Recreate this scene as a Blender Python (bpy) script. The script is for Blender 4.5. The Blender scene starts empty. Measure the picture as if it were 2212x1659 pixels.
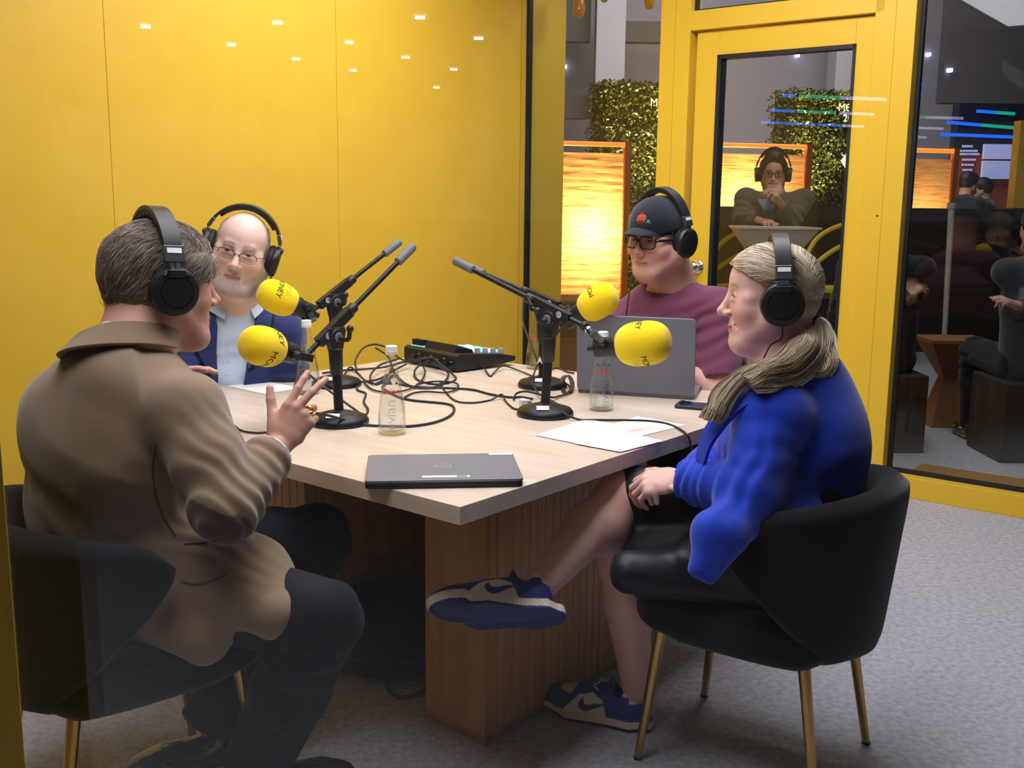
import bpy, bmesh, math, random
import numpy as np
from mathutils import Matrix, Vector
SC = bpy.context.scene
COL = SC.collection
rng = np.random.default_rng(7)
random.seed(7)

# ------------------------------------------------------------------ camera, world, light, exposure
FPX, CAMH, PITCH, ROLL = 2250.0, 1.3166, 0.1756, -0.011
def cam_axes():
    c, s = math.cos(PITCH), math.sin(PITCH)
    r = np.array([1, 0, 0.]); f = np.array([0, c, -s]); d = np.array([0, -s, -c])
    cr, sr = math.cos(ROLL), math.sin(ROLL)
    return cr * r + sr * d, -sr * r + cr * d, f
CR, CD, CF = cam_axes()
cam = bpy.data.cameras.new('camera'); camo = bpy.data.objects.new('camera', cam); COL.objects.link(camo)
M = Matrix.Identity(4)
for i in range(3):
    M[i][0] = CR[i]; M[i][1] = -CD[i]; M[i][2] = -CF[i]
M[2][3] = CAMH
camo.matrix_world = M
cam.sensor_width = 36.0; cam.lens = FPX / 2212 * 36.0; cam.clip_start = 0.02; cam.clip_end = 200
SC.camera = camo
SC.view_settings.view_transform = 'Standard'; SC.view_settings.look = 'None'
SC.view_settings.gamma = 1.0; SC.view_settings.exposure = 0.14; SC.view_settings.use_curve_mapping = False
SC.cycles.transparent_max_bounces = 32
SC.cycles.max_bounces = 8
SC.cycles.sample_clamp_indirect = 6.0
SC.cycles.blur_glossy = 0.5
SC.cycles.caustics_refractive = False; SC.cycles.caustics_reflective = False
w = bpy.data.worlds.new('hall_ambient'); SC.world = w; w.use_nodes = True
w.node_tree.nodes['Background'].inputs[0].default_value = (0.80, 0.88, 1.0, 1)
w.node_tree.nodes['Background'].inputs[1].default_value = 0.10

def area(name, loc, size, power, color=(1, 1, 1), target=None, size_y=None, spread=None):
    l = bpy.data.lights.new(name, 'AREA'); l.energy = power; l.color = color
    l.shape = 'RECTANGLE'; l.size = size; l.size_y = size_y or size
    if spread: l.spread = spread
    o = bpy.data.objects.new(name, l); COL.objects.link(o); o.location = loc
    if target is not None:
        o.rotation_euler = (Vector(target) - Vector(loc)).to_track_quat('-Z', 'Y').to_euler()
    return o
# the booth's ceiling panels (built below) are the key; the hall adds its own light from outside
LAMP = 8.0                                   # radiance of the booth's ceiling light panels
area('wall_fill_left', (-0.35, 3.9, 2.60), 1.6, 23, (1.0, 0.97, 0.94), target=(-1.3, 4.35, 1.15), size_y=0.25)  # added area light without a fixture, brightens the left wall
area('wall_fill_door', (0.75, 3.9, 2.60), 1.6, 19, (1.0, 0.98, 0.96), target=(1.3, 5.0, 1.2), size_y=0.25)  # added likewise to brighten the door wall, no lamp there
area('hall_light_far', (2.0, 6.9, 4.4), 2.0, 30, (1.0, 0.93, 0.9), target=(2.2, 8.3, 1.0))
area('hall_light_wall', (2.5, 11.2, 4.8), 3.5, 330, (1.0, 0.95, 0.95), target=(2.5, 14.5, 2.2))
area('corner_fill', (1.75, 6.1, 3.2), 0.8, 15, (1.0, 0.93, 0.82), target=(0.2, 5.95, 1.3))  # added fill that lightens the yellow wall end past the corner
area('door_fill', (1.75, 5.25, 3.0), 0.6, 15, (1.0, 0.94, 0.86), target=(1.70, 6.6, 1.25))  # added fill for the man at the white table
area('hall_light_near', (2.6, 4.9, 3.6), 1.0, 9, (0.95, 0.95, 1.0), target=(1.8, 6.5, 1.0))

# ------------------------------------------------------------------ helpers
V3 = lambda *a: np.array(a, float)
def at(px, py, zc):
    """point seen at pixel (px,py) of the 2212x1659 frame, zc metres in front of the lens"""
    return V3(0, 0, CAMH) + zc * ((px - 1106) / FPX * CR + (py - 829.5) / FPX * CD + CF)
def on(px, py, z):
    v = (px - 1106) / FPX * CR + (py - 829.5) / FPX * CD + CF
    return V3(0, 0, CAMH) + (z - CAMH) / v[2] * v
def aty(px, py, Y):
    v = (px - 1106) / FPX * CR + (py - 829.5) / FPX * CD + CF
    return V3(0, 0, CAMH) + Y / v[1] * v
def unit(v):
    v = np.asarray(v, float); return v / (np.linalg.norm(v) + 1e-12)

def lin(c):
    out = []
    for x in c[:3]:
        x = x / 255.0
        out.append(x / 12.92 if x <= 0.04045 else ((x + 0.055) / 1.055) ** 2.4)
    return (*out, 1.0)
def mat(name, color=(128, 128, 128), rough=0.5, metal=0.0, spec=0.5, coat=0.0, sheen=0.0, emit=None, emit_s=0.0,
        attr=None, noise=None, bump=None, trans=0.0, ior=1.45, sss=0.0):
    m = bpy.data.materials.new(name); m.use_nodes = True
    nt = m.node_tree; b = nt.nodes['Principled BSDF']
    b.inputs['Base Color'].default_value = lin(color)
    b.inputs['Roughness'].default_value = rough; b.inputs['Metallic'].default_value = metal
    b.inputs['Specular IOR Level'].default_value = spec; b.inputs['Coat Weight'].default_value = coat
    b.inputs['Sheen Weight'].default_value = sheen; b.inputs['IOR'].default_value = ior
    b.inputs['Transmission Weight'].default_value = trans
    if sss:
        b.inputs['Subsurface Weight'].default_value = sss
        b.inputs['Subsurface Radius'].default_value = (0.012, 0.004, 0.002); b.inputs['Subsurface Scale'].default_value = 1.0
    if emit is not None:
        b.inputs['Emission Color'].default_value = lin(emit); b.inputs['Emission Strength'].default_value = emit_s
    src = None
    if attr:
        a = nt.nodes.new('ShaderNodeAttribute'); a.attribute_name = attr; src = a.outputs['Color']
    if noise:                                   # (scale, second colour, contrast, (sx,sy,sz))
        tc = nt.nodes.new('ShaderNodeTexCoord'); mp = nt.nodes.new('ShaderNodeMapping')
        mp.inputs['Scale'].default_value = noise[3] if len(noise) > 3 else (1, 1, 1)
        nz = nt.nodes.new('ShaderNodeTexNoise'); nz.inputs['Scale'].default_value = noise[0]; nz.inputs['Detail'].default_value = 4
        rp = nt.nodes.new('ShaderNodeMapRange'); c = noise[2]
        rp.inputs['From Min'].default_value = 0.5 - c; rp.inputs['From Max'].default_value = 0.5 + c
        nt.links.new(tc.outputs['Object'], mp.inputs[0]); nt.links.new(mp.outputs[0], nz.inputs[0]); nt.links.new(nz.outputs[0], rp.inputs[0])
        mx = nt.nodes.new('ShaderNodeMix'); mx.data_type = 'RGBA'
        nt.links.new(rp.outputs[0], mx.inputs[0])
        if src: nt.links.new(src, mx.inputs[6])
        else: mx.inputs[6].default_value = lin(color)
        mx.inputs[7].default_value = lin(noise[1])
        if src and len(noise) > 4:
            mx.blend_type = 'MULTIPLY'
        src = mx.outputs[2]
    if src: nt.links.new(src, b.inputs['Base Color'])
    if bump:                                    # (scale, strength, distance, (sx,sy,sz))
        tc = nt.nodes.new('ShaderNodeTexCoord'); mp = nt.nodes.new('ShaderNodeMapping')
        mp.inputs['Scale'].default_value = bump[3] if len(bump) > 3 else (1, 1, 1)
        nz = nt.nodes.new('ShaderNodeTexNoise'); nz.inputs['Scale'].default_value = bump[0]; nz.inputs['Detail'].default_value = 3
        bp = nt.nodes.new('ShaderNodeBump'); bp.inputs['Strength'].default_value = bump[1]; bp.inputs['Distance'].default_value = bump[2]
        nt.links.new(tc.outputs['Object'], mp.inputs[0]); nt.links.new(mp.outputs[0], nz.inputs[0])
        nt.links.new(nz.outputs[0], bp.inputs['Height']); nt.links.new(bp.outputs[0], b.inputs['Normal'])
    return m
def wood(name, c1, c2, sc, rough=0.4):
    m = mat(name, c1, rough, noise=(3.0, c2, 0.22, sc), spec=0.4)
    nt = m.node_tree
    nz = [n for n in nt.nodes if n.type == 'TEX_NOISE'][0]; nz.inputs['Distortion'].default_value = 0.6; nz.inputs['Detail'].default_value = 6
    return m
def pane_mat(name, tint=(255, 255, 255), refl=1.0):
    """clear sheet glass: sees straight through, mirrors by Fresnel"""
    m = bpy.data.materials.new(name); m.use_nodes = True; nt = m.node_tree
    for n in list(nt.nodes):
        if n.type != 'OUTPUT_MATERIAL': nt.nodes.remove(n)
    out = [n for n in nt.nodes if n.type == 'OUTPUT_MATERIAL'][0]
    t = nt.nodes.new('ShaderNodeBsdfTransparent'); t.inputs[0].default_value = lin(tint)
    g = nt.nodes.new('ShaderNodeBsdfGlossy'); g.inputs['Roughness'].default_value = 0.0
    f = nt.nodes.new('ShaderNodeFresnel'); f.inputs[0].default_value = 1.5
    mm = nt.nodes.new('ShaderNodeMath'); mm.operation = 'MULTIPLY'; mm.inputs[1].default_value = refl
    geo = nt.nodes.new('ShaderNodeNewGeometry')
    # both faces of the sheet obey the same Fresnel law (the node inverts the index on back faces)
    mxv = nt.nodes.new('ShaderNodeMix'); mxv.data_type = 'FLOAT'
    inv = nt.nodes.new('ShaderNodeFresnel'); inv.inputs[0].default_value = 1 / 1.5
    nt.links.new(geo.outputs['Backfacing'], mxv.inputs[0]); nt.links.new(f.outputs[0], mxv.inputs[2]); nt.links.new(inv.outputs[0], mxv.inputs[3])
    nt.links.new(mxv.outputs[0], mm.inputs[0])
    x = nt.nodes.new('ShaderNodeMixShader')
    nt.links.new(mm.outputs[0], x.inputs[0]); nt.links.new(t.outputs[0], x.inputs[1]); nt.links.new(g.outputs[0], x.inputs[2])
    nt.links.new(x.outputs[0], out.inputs[0])
    return m

class MB:
    """collects shapes, builds ONE mesh object"""
    def __init__(s): s.v = []; s.f = []; s.m = []; s.n = 0
    def add(s, v, f, mi=0):
        v = np.asarray(v, float).reshape(-1, 3); s.v.append(v)
        for q in f: s.f.append(tuple(int(i) + s.n for i in q)); s.m.append(mi)
        s.n += len(v); return s
    def box(s, c, size, ax=None, mi=0):
        c = np.asarray(c, float); h = np.asarray(size, float) / 2
        A = np.eye(3) if ax is None else np.asarray(ax, float)
        v = [c + A[0] * x * h[0] + A[1] * y * h[1] + A[2] * z * h[2] for x in (-1, 1) for y in (-1, 1) for z in (-1, 1)]
        f = [(0, 1, 3, 2), (4, 6, 7, 5), (0, 4, 5, 1), (2, 3, 7, 6), (0, 2, 6, 4), (1, 5, 7, 3)]
        if np.linalg.det(A) < 0: f = [q[::-1] for q in f]
        return s.add(v, f, mi)
    def loft(s, rings, mi=0, caps=True, close=False):
        """rings: list of (n,3) arrays"""
        n = len(rings[0]); v = np.concatenate(rings); f = []
        R = len(rings)
        for i in range(R if close else R - 1):
            a = i * n; b = ((i + 1) % R) * n
            for j in range(n):
                k = (j + 1) % n; f.append((a + j, a + k, b + k, b + j))
        if caps and not close:
            f.append(tuple(range(n))[::-1]); f.append(tuple((R - 1) * n + j for j in range(n)))
        return s.add(v, f, mi)
    def lathe(s, prof, o, axis=(0, 0, 1), n=32, mi=0, caps=True, side=None):
        z = unit(axis); x = np.cross(z, (0, 0, 1) if abs(z[2]) < .9 else (1, 0, 0)); x = unit(x) if side is None else unit(side); y = np.cross(z, x)
        a = np.arange(n) * 2 * math.pi / n
        rings = [np.asarray(o) + z * h + np.outer(np.cos(a), x) * r + np.outer(np.sin(a), y) * r for r, h in prof]
        return s.loft(rings, mi, caps)
    def cyl(s, a, b, r, r2=None, n=20, mi=0):
        a = np.asarray(a, float); b = np.asarray(b, float); L = np.linalg.norm(b - a)
        return s.lathe([(r, 0), (r2 if r2 is not None else r, L)], a, b - a, n, mi)
    def tube(s, pts, r, n=8, mi=0, flat=None, up=None):
        """sweep a circle (or ellipse r x flat) along pts"""
        P = np.asarray(pts, float); T = np.gradient(P, axis=0); T /= np.linalg.norm(T, axis=1)[:, None] + 1e-12
        r = np.broadcast_to(np.asarray(r, float), (len(P),)); fl = r if flat is None else np.broadcast_to(np.asarray(flat, float), (len(P),))
        u = np.asarray(up if up is not None else ((0, 0, 1) if abs(T[0][2]) < .9 else (1, 0, 0)), float)
        a = np.arange(n) * 2 * math.pi / n; rings = []
        for p, t, rr, ff in zip(P, T, r, fl):
            x = np.cross(t, u); x = unit(x); y = np.cross(x, t)
            if up is None: u = y
            rings.append(p + np.outer(np.cos(a), x) * rr + np.outer(np.sin(a), y) * ff)
        return s.loft(rings, mi)
    def ribbon(s, pts, wv, t, mi=0):
        """flat band: pts centre line, wv width vectors (half), t thickness vectors (half)"""
        rings = [np.array([p - a - b, p + a - b, p + a + b, p - a + b]) for p, a, b in zip(pts, wv, t)]
        return s.loft(rings, mi)
    def prism(s, poly, o, x, y, d, mi=0):
        """poly 2-D outline in frame (o,x,y), extruded by vector d"""
        P = np.array([np.asarray(o) + np.asarray(x) * a + np.asarray(y) * b for a, b in poly]); n = len(P)
        d = np.asarray(d, float)
        f = [tuple(range(n))[::-1], tuple(range(n, 2 * n))] + [(i, (i + 1) % n, n + (i + 1) % n, n + i) for i in range(n)]
        if np.dot(np.cross(x, y), d) < 0: f = [q[::-1] for q in f]
        return s.add(np.concatenate([P, P + d]), f, mi)
    def sphere(s, c, r, n=16, mi=0, ax=None):
        r = np.broadcast_to(np.asarray(r, float), (3,)); A = np.eye(3) if ax is None else np.asarray(ax)
        a = np.arange(n) * 2 * math.pi / n; rings = []
        for t in np.linspace(0.02, math.pi - 0.02, n // 2 + 1):
            L = np.stack([np.cos(a) * math.sin(t) * r[0], np.sin(a) * math.sin(t) * r[1], np.full(n, -math.cos(t) * r[2])], 1)
            rings.append(np.asarray(c) + L @ A)
        return s.loft(rings, mi)
    def build(s, name, mats, parent=None, smooth=True, bevel=0.0, seg=2, angle=40, attr=None):
        me = bpy.data.meshes.new(name); v = np.concatenate(s.v)
        me.from_pydata(v.tolist(), [], s.f)
        ms = mats if isinstance(mats, (list, tuple)) else [mats]
        for m_ in ms: me.materials.append(m_)
        me.polygons.foreach_set('material_index', s.m)
        if smooth:
            me.polygons.foreach_set('use_smooth', [True] * len(me.polygons))
            me.set_sharp_from_angle(angle=math.radians(angle))
        me.update()
        o = bpy.data.objects.new(name, me); COL.objects.link(o)
        if bevel:
            md = o.modifiers.new('bevel', 'BEVEL'); md.width = bevel; md.segments = seg; md.limit_method = 'ANGLE'; md.angle_limit = math.radians(35)
            md.harden_normals = True
        if parent is not None: o.parent = parent
        return o
def tag(o, label=None, cat=None, group=None, kind=None):
    if label: o['label'] = label
    if cat: o['category'] = cat
    if group: o['group'] = group
    if kind: o['kind'] = kind
    return o
def thing(name, label, cat, group=None, loc=(0, 0, 0)):
    o = bpy.data.objects.new(name, None); COL.objects.link(o); o.empty_display_size = 0.05
    o.location = loc
    return tag(o, label, cat, group)
def keep(child, parent):
    """parent a world-placed mesh under an Empty that is off the origin"""
    child.parent = parent; child.matrix_parent_inverse = Matrix.Translation(parent.location).inverted(); return child
def text_pts(body, size):
    """flat text as (verts 2-D, faces), centred"""
    cu = bpy.data.curves.new('txt', 'FONT'); cu.body = body; cu.size = size; cu.align_x = 'CENTER'; cu.align_y = 'CENTER'; cu.resolution_u = 4
    o = bpy.data.objects.new('txt', cu); COL.objects.link(o)
    dg = bpy.context.evaluated_depsgraph_get(); me = o.evaluated_get(dg).to_mesh()
    bm = bmesh.new(); bm.from_mesh(me); bmesh.ops.triangulate(bm, faces=bm.faces[:])
    bmesh.ops.subdivide_edges(bm, edges=[e for e in bm.edges if e.calc_length() > size * .12], cuts=2, use_grid_fill=False)
    bmesh.ops.triangulate(bm, faces=bm.faces[:])
    v = np.array([q.co[:2] for q in bm.verts]); bm.verts.index_update(); f = [tuple(x.index for x in q.verts) for q in bm.faces]
    bm.free(); o.evaluated_get(dg).to_mesh_clear(); bpy.data.objects.remove(o); bpy.data.curves.remove(cu)
    return v, f
def text(mb, body, size, o, x, y, mi=0, bold=0):
    v, f = text_pts(body, size)
    mb.add(np.array([np.asarray(o) + np.asarray(x) * a + np.asarray(y) * b for a, b in v]), f, mi); return mb

def spline(pts, n=10):
    """Catmull-Rom through pts"""
    P = np.asarray(pts, float); Q = np.vstack([2 * P[0] - P[1], P, 2 * P[-1] - P[-2]]); out = []
    for i in range(1, len(Q) - 2):
        for t in np.arange(n) / n:
            a, b, c, d = Q[i - 1], Q[i], Q[i + 1], Q[i + 2]
            out.append(.5 * (2 * b + (c - a) * t + (2 * a - 5 * b + 4 * c - d) * t * t + (3 * b - a - 3 * c + d) * t ** 3))
    out.append(P[-1]); return np.array(out)

# ------------------------------------------------------------------ materials
YEL = mat('yellow_paint', (226, 186, 62), 0.42, spec=0.35, noise=(9, (221, 180, 56), 0.25), bump=(500, 0.05, 0.001))
YEL_D = mat('yellow_paint_frame', (232, 192, 58), 0.4, spec=0.35, bump=(400, 0.04, 0.001))
GASKET = mat('black_gasket', (26, 27, 32), 0.5)
CARPET = mat('grey_carpet', (208, 210, 220), 0.95, spec=0.1, noise=(55, (170, 171, 181), 0.2), bump=(420, 0.6, 0.006))
GLASS = pane_mat('window_glass', (236, 238, 240), 1.0)
GLASS_F = pane_mat('booth_front_glass', (246, 246, 247), 0.8)
OAK_T = wood('oak_table_top', (222, 207, 190), (203, 184, 164), (9, 1.1, 9), 0.32)
OAK = wood('oak_panel', (196, 150, 98), (172, 124, 76), (12, 12, 0.9), 0.45)
OAK_P = wood('oak_plinth', (176, 134, 66), (160, 116, 56), (8, 8, 1), 0.5)
BLACK = mat('black_metal', (30, 31, 34), 0.42, metal=0.3)
BLACKP = mat('black_plastic', (30, 31, 33), 0.45)
CHROME = mat('chrome', (215, 216, 220), 0.16, metal=1.0)
GREYP = mat('grey_rubber', (104, 106, 112), 0.6)
WHITE = mat('white_paper', (247, 246, 242), 0.7)
RUBBER = mat('black_cable', (38, 39, 43), 0.5)
FOAM = mat('yellow_foam', (252, 220, 30), 0.9, spec=0.1, sheen=0.25, bump=(900, 0.35, 0.002))
INK = mat('black_print', (34, 30, 16), 0.8)
INKP = mat('pale_print', (222, 176, 30), 0.8)
VELVET = mat('black_velvet', (22, 24, 28), 0.95, spec=0.06, sheen=0.22, bump=(200, 0.02, 0.001))
BRASS = mat('brushed_brass', (176, 142, 82), 0.26, metal=1.0)

# ------------------------------------------------------------------ setting
WANG = math.radians(-37.56); E = V3(math.cos(WANG), math.sin(WANG), 0); U = V3(-math.sin(WANG), math.cos(WANG), 0); Z = V3(0, 0, 1)
P0 = V3(1.6767, 4.6693, 0)                   # a floor point of the door wall; s runs along E, inside is -U
COR = P0 + E * -2.078                        # the corner of both walls
def ws(s, z, off=0.0): return P0 + E * s + Z * z - U * off      # off > 0: towards the room
def wbox(mb, s0, s1, z0, z1, o0, o1, mi=0):
    return mb.box(ws((s0 + s1) / 2, (z0 + z1) / 2, (o0 + o1) / 2), (s1 - s0, abs(o1 - o0), z1 - z0), (E, -U, Z), mi)
CEIL = 2.72
mb = MB(); mb.box((0, 0, -0.02), (140, 140, 0.04))
tag(mb.build('floor', CARPET, smooth=False), kind='structure', label='grey carpet floor of booth and hall')
mb = MB(); mb.box((-10, -8, 6.1), (110, 70, 0.08))
tag(mb.build('ceiling_hall', mat('hall_roof', (70, 70, 74), 0.9), smooth=False), kind='structure', label='dark roof of the exhibition hall')
# left wall: flush yellow panels with fine joints
mb = MB()
ts = [-5.6, -4.78, -3.64, -2.504, -1.368, -0.232, 0.0]
for a, b in zip(ts[:-1], ts[1:]):
    c = COR + U * ((a + b) / 2) - E * 0.02 + Z * CEIL / 2
    mb.box(c, (0.04, (b - a) - 0.0022, CEIL), (E, U, Z))
mb.box(COR + U * (-2.8 + 0.0) - E * 0.06 + Z * CEIL / 2, (0.04, 5.6, CEIL), (E, U, Z))
mb.box(COR + U * 0.2225 - E * 0.03 + Z * CEIL / 2, (0.06, 0.405, CEIL), (E, U, Z))
tag(mb.build('wall_left', YEL, smooth=False), kind='structure', label='yellow panelled wall behind the two men')
# door wall: posts, header and sills in one frame
mb = MB()
wbox(mb, -1.208, -1.042, 0, CEIL, 0, -0.11)
wbox(mb, -1.042, -0.10, 2.135, 2.226, 0, -0.11)
wbox(mb, -0.14, 0.036, 0, CEIL, 0, -0.11)
wbox(mb, -2.06, -1.208, 2.45, CEIL, 0, -0.11); wbox(mb, -1.042, 3.2, 2.62, CEIL, 0, -0.11)
wbox(mb, -2.06, -1.208, 0, 0.10, 0, -0.11); wbox(mb, 0.036, 3.2, 0, 0.095, 0, -0.11)
tag(mb.build('wall_right', YEL_D, smooth=False, bevel=0.002), kind='structure', label='yellow timber frame of the door wall')
mb = MB(); mb.box(COR + E * 2.6 - U * 2.2 + Z * (CEIL + 0.03), (5.4, 4.6, 0.06), (E, U, Z))
tag(mb.build('ceiling', mat('ceiling_white', (188, 186, 182), 0.9), smooth=False), kind='structure', label='pale booth ceiling')
def glazing(name, s0, s1, z0, z1, off, label, gw=0.014):
    g = MB(); wbox(g, s0, s1, z0, z1, off, off - 0.008)
    o = g.build(name, GLASS, smooth=False); tag(o, label, kind='structure')
    t = MB()
    for a, b, c, d in ((s0, s0 + gw, z0, z1), (s1 - gw, s1, z0, z1), (s0, s1, z0, z0 + gw), (s0, s1, z1 - gw, z1)):
        wbox(t, a, b, c, d, off + 0.012, off - 0.02)
    t.build('gasket', GASKET, o, smooth=False); return o
glazing('window_1', -2.078, -1.208, 0.10, 2.45, -0.06, 'tall glass pane between yellow wall and door frame', 0.02)
glazing('window_2', 0.036, 3.2, 0.095, 2.62, -0.075, 'large glass pane right of the yellow door', 0.016)
glazing('window_3', -1.042, -0.14, 2.226, 2.62, -0.05, 'glass transom pane above the yellow door', 0.012)
# door leaf with glass and knob
d = MB(); O0, O1 = -0.035, -0.08
wbox(d, -1.02, -0.90, 0.01, 2.128, O0, O1); wbox(d, -0.232, -0.143, 0.01, 2.128, O0, O1)
wbox(d, -0.90, -0.232, 2.01, 2.128, O0, O1); wbox(d, -0.90, -0.232, 0.01, 0.22, O0, O1)
door = tag(d.build('door_1', YEL_D, smooth=False, bevel=0.002), 'yellow door with tall glass pane and round knob', kind='structure')
g = MB(); wbox(g, -0.90, -0.232, 0.22, 2.01, -0.055, -0.063); g.build('door_glass', GLASS, door, smooth=False)
t = MB()
for a, b, c, q in ((-0.905, -0.884, 0.215, 2.015), (-0.24, -0.227, 0.215, 2.015), (-0.905, -0.227, 0.215, 0.23), (-0.905, -0.227, 1.996, 2.015)):
    wbox(t, a, b, c, q, -0.028, -0.09)
t.build('door_gasket', GASKET, door, smooth=False)
k = MB(); k.lathe([(0.001, .001), (0.034, 0.001), (0.034, 0.006), (0.026, 0.010), (0.014, 0.012), (0.013, 0.032), (0.022, 0.036), (0.029, 0.046), (0.029, 0.058), (0.022, 0.066), (0.012, 0.068), (0.011, 0.066), (0.001, 0.066)], ws(-0.968, 0.99, -0.035), -U, 28)
kn = k.build('door_knob', CHROME, door); kn['label'] = 'chrome round door knob'
h = MB(); h.lathe([(0.0045, 0), (0.0045, 0.0012)], ws(-0.069, 1.261, 0.0), -U, 10)
tag(h.build('screw_hole', GASKET), 'tiny black hole in the yellow post right of the door', 'hole')
sm = MB()
for s_, z0, z1 in ((-1.125, 0, CEIL), (-0.05, 0.0, CEIL)):
    wbox(sm, s_ - 0.0007, s_ + 0.0007, z0, z1, 0.0012, -0.001)
tag(sm.build('trim_1', mat('joint_line', (190, 150, 18), 0.6), smooth=False), kind='structure', label='hairline joints in the yellow frame')

# booth front glazing beside the lens: sheet, end post and floor rail
FR0 = COR + U * -4.3                        # its foot on the left wall line
def fs(s, z, off=0.0): return FR0 + E * s + Z * z + U * off
def fbox(mb, s0, s1, z0, z1, o0, o1, mi=0):
    return mb.box(fs((s0 + s1) / 2, (z0 + z1) / 2, (o0 + o1) / 2), (s1 - s0, abs(o1 - o0), z1 - z0), (E, U, Z), mi)
fr = MB(); fbox(fr, 2.70, 5.4, 0.06, 2.62, 0, -0.008); fbox(fr, -0.02, 2.60, 0.06, 2.62, 0, -0.008)
fo = tag(fr.build('window_4', GLASS_F, smooth=False), 'large clear front pane of the booth', kind='structure')
fr = MB(); fbox(fr, 2.60, 2.7175, 0, CEIL, 0.0, -0.08)
tag(fr.build('wall_front', YEL_D, smooth=False, bevel=0.002), 'yellow upright post of the front glazing at left edge', kind='structure')
fr = MB(); fbox(fr, 0, 5.4, 0, 0.08, 0.03, -0.07)
tag(fr.build('trim_2', YEL_D, smooth=False), 'yellow floor rail under the front pane', kind='structure')

# ceiling light panels over the table
LITE = mat('panel_diffuser', (250, 250, 250), 0.6, emit=(250, 249, 255), emit_s=LAMP)
FRAMEW = mat('panel_frame', (60, 62, 66), 0.5)
K0 = V3(-1.5, 1.65, CEIL)
for i, nm in enumerate(('nearest the front glass', 'above the far half of the table')):
    c = K0 + U * (0.72 + 1.48 * i) + E * 0.66
    r = thing('ceiling_light', 'flat square white ceiling light panel ' + nm, 'ceiling light', 'ceiling light panels of the booth', c)
    f = MB()
    for sx, sy, lx, ly in ((0, .72, 1.30, .03), (0, -.72, 1.30, .03), (.645, 0, .03, 1.44), (-.645, 0, .03, 1.44)):
        f.box(c + E * sx + U * sy - Z * 0.012, (lx, ly, 0.024), (E, U, Z))
    keep(f.build('frame', FRAMEW, smooth=False), r)
    f = MB(); f.box(c - Z * 0.008, (1.27, 1.41, 0.014), (E, U, Z)); keep(f.build('diffuser', LITE, smooth=False), r)

# lamps of the hall roof behind the lens: seen as small mirrored dashes in the front pane
HL = mat('hall_lamp', (255, 255, 255), 0.5, emit=(255, 250, 240), emit_s=34)
LEDM = {'b': mat('led_blue', (20, 60, 200), .5, emit=(30, 120, 255), emit_s=9), 'g': mat('led_green', (20, 160, 120), .5, emit=(20, 210, 160), emit_s=6), 'w': mat('led_pale', (230, 230, 255), .5, emit=(215, 210, 255), emit_s=7)}
lamps = [(-28.73, 5.21), (-31.88, 2.89), (-30.01, -.68), (-34.76, .55), (-33.03, -2.95), (-37.61, -1.61), (-27.88, -4.26), (-35.85, -5.14), (-40.14, -3.84), (-30.9, -6.54), (-38.56, -7.36), (-45.05, -7.94)]
for i, (x, y) in enumerate(lamps):
    rad = unit(V3(-x, -y, 0)); sd = np.cross(rad, Z)
    m_ = MB()
    for k in (-.09, 0, .09): m_.box(V3(x, y, 6.0) + sd * k, (0.08, 0.3, 0.035), (sd, rad, Z))
    tag(m_.build('hall_lamp', HL, smooth=False), 'small bright ceiling lamp of the hall mirrored in the front glass', 'ceiling lamp', 'mirrored hall lamps')
leds = [((-28.93, -15.53), (-28.93, -19.13)), ((-33.72, -17.78), (-33.92, -22.01)), ((-38.96, -20.18), (-39.4, -25.17))]
cuts = [[('b', 0, .12), ('g', .16, .55), ('w', .55, 1)], [('b', 0, .22), ('g', .24, .62), ('w', .66, 1)], [('b', 0, .52), ('b', .54, .8), ('w', .8, 1)]]
for (a, b), cu, nm in zip(leds, cuts, ('uppermost', 'middle', 'lowest')):
    a = V3(*a, 4.5); b = V3(*b, 4.5); m_ = MB(); dr = unit(b - a); nn = np.cross(dr, Z)
    for c_, t0, t1 in cu:
        m_.box(a + (b - a) * (t0 + t1) / 2, (np.linalg.norm(b - a) * (t1 - t0), 0.05, 0.10), (dr, nn, Z), 'bgw'.index(c_))
    tag(m_.build('led_strip', [LEDM[x] for x in 'bgw'], smooth=False), nm + ' of three blue and green light strips mirrored over the yellow door', 'light strip', 'mirrored light strips')

# ------------------------------------------------------------------ the hall beyond the door wall
# hedges and glowing screens stand in one line that recedes to the right
Z1 = 9.5
def row(px, zrel=0.0):
    """point on the floor of the receding line, below pixel column px"""
    k = (px - 1106) / FPX                   # X = k*zc ; X = k0*Z1 + q*.1848*Z1 ; zc = Z1*(1 + q*.055)
    k0 = (1352 - 1106) / FPX
    q = (k0 - k) / (k * 0.055 - 0.1848)
    zc = Z1 * (1 + 0.055 * q) + zrel
    p = at(px, 431, zc); return V3(p[0], p[1], 0)
RD = unit(row(2000) - row(1400)); RN = V3(-RD[1], RD[0], 0)     # along the line; RN points away from the lens
def hz(px, py, zrel=0.0):
    """height of pixel (px,py) over row(px)"""
    g = row(px, zrel); v = (px - 1106) / FPX * CR + (py - 829.5) / FPX * CD + CF
    t = math.hypot(g[0], g[1]) / math.hypot(v[0], v[1]); return CAMH + t * v[2]
ORW = mat('orange_timber', (196, 104, 40), 0.5, emit=None)
ORL = mat('orange_tube', (255, 150, 60), 0.4, emit=(255, 140, 50), emit_s=1.5)
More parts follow.
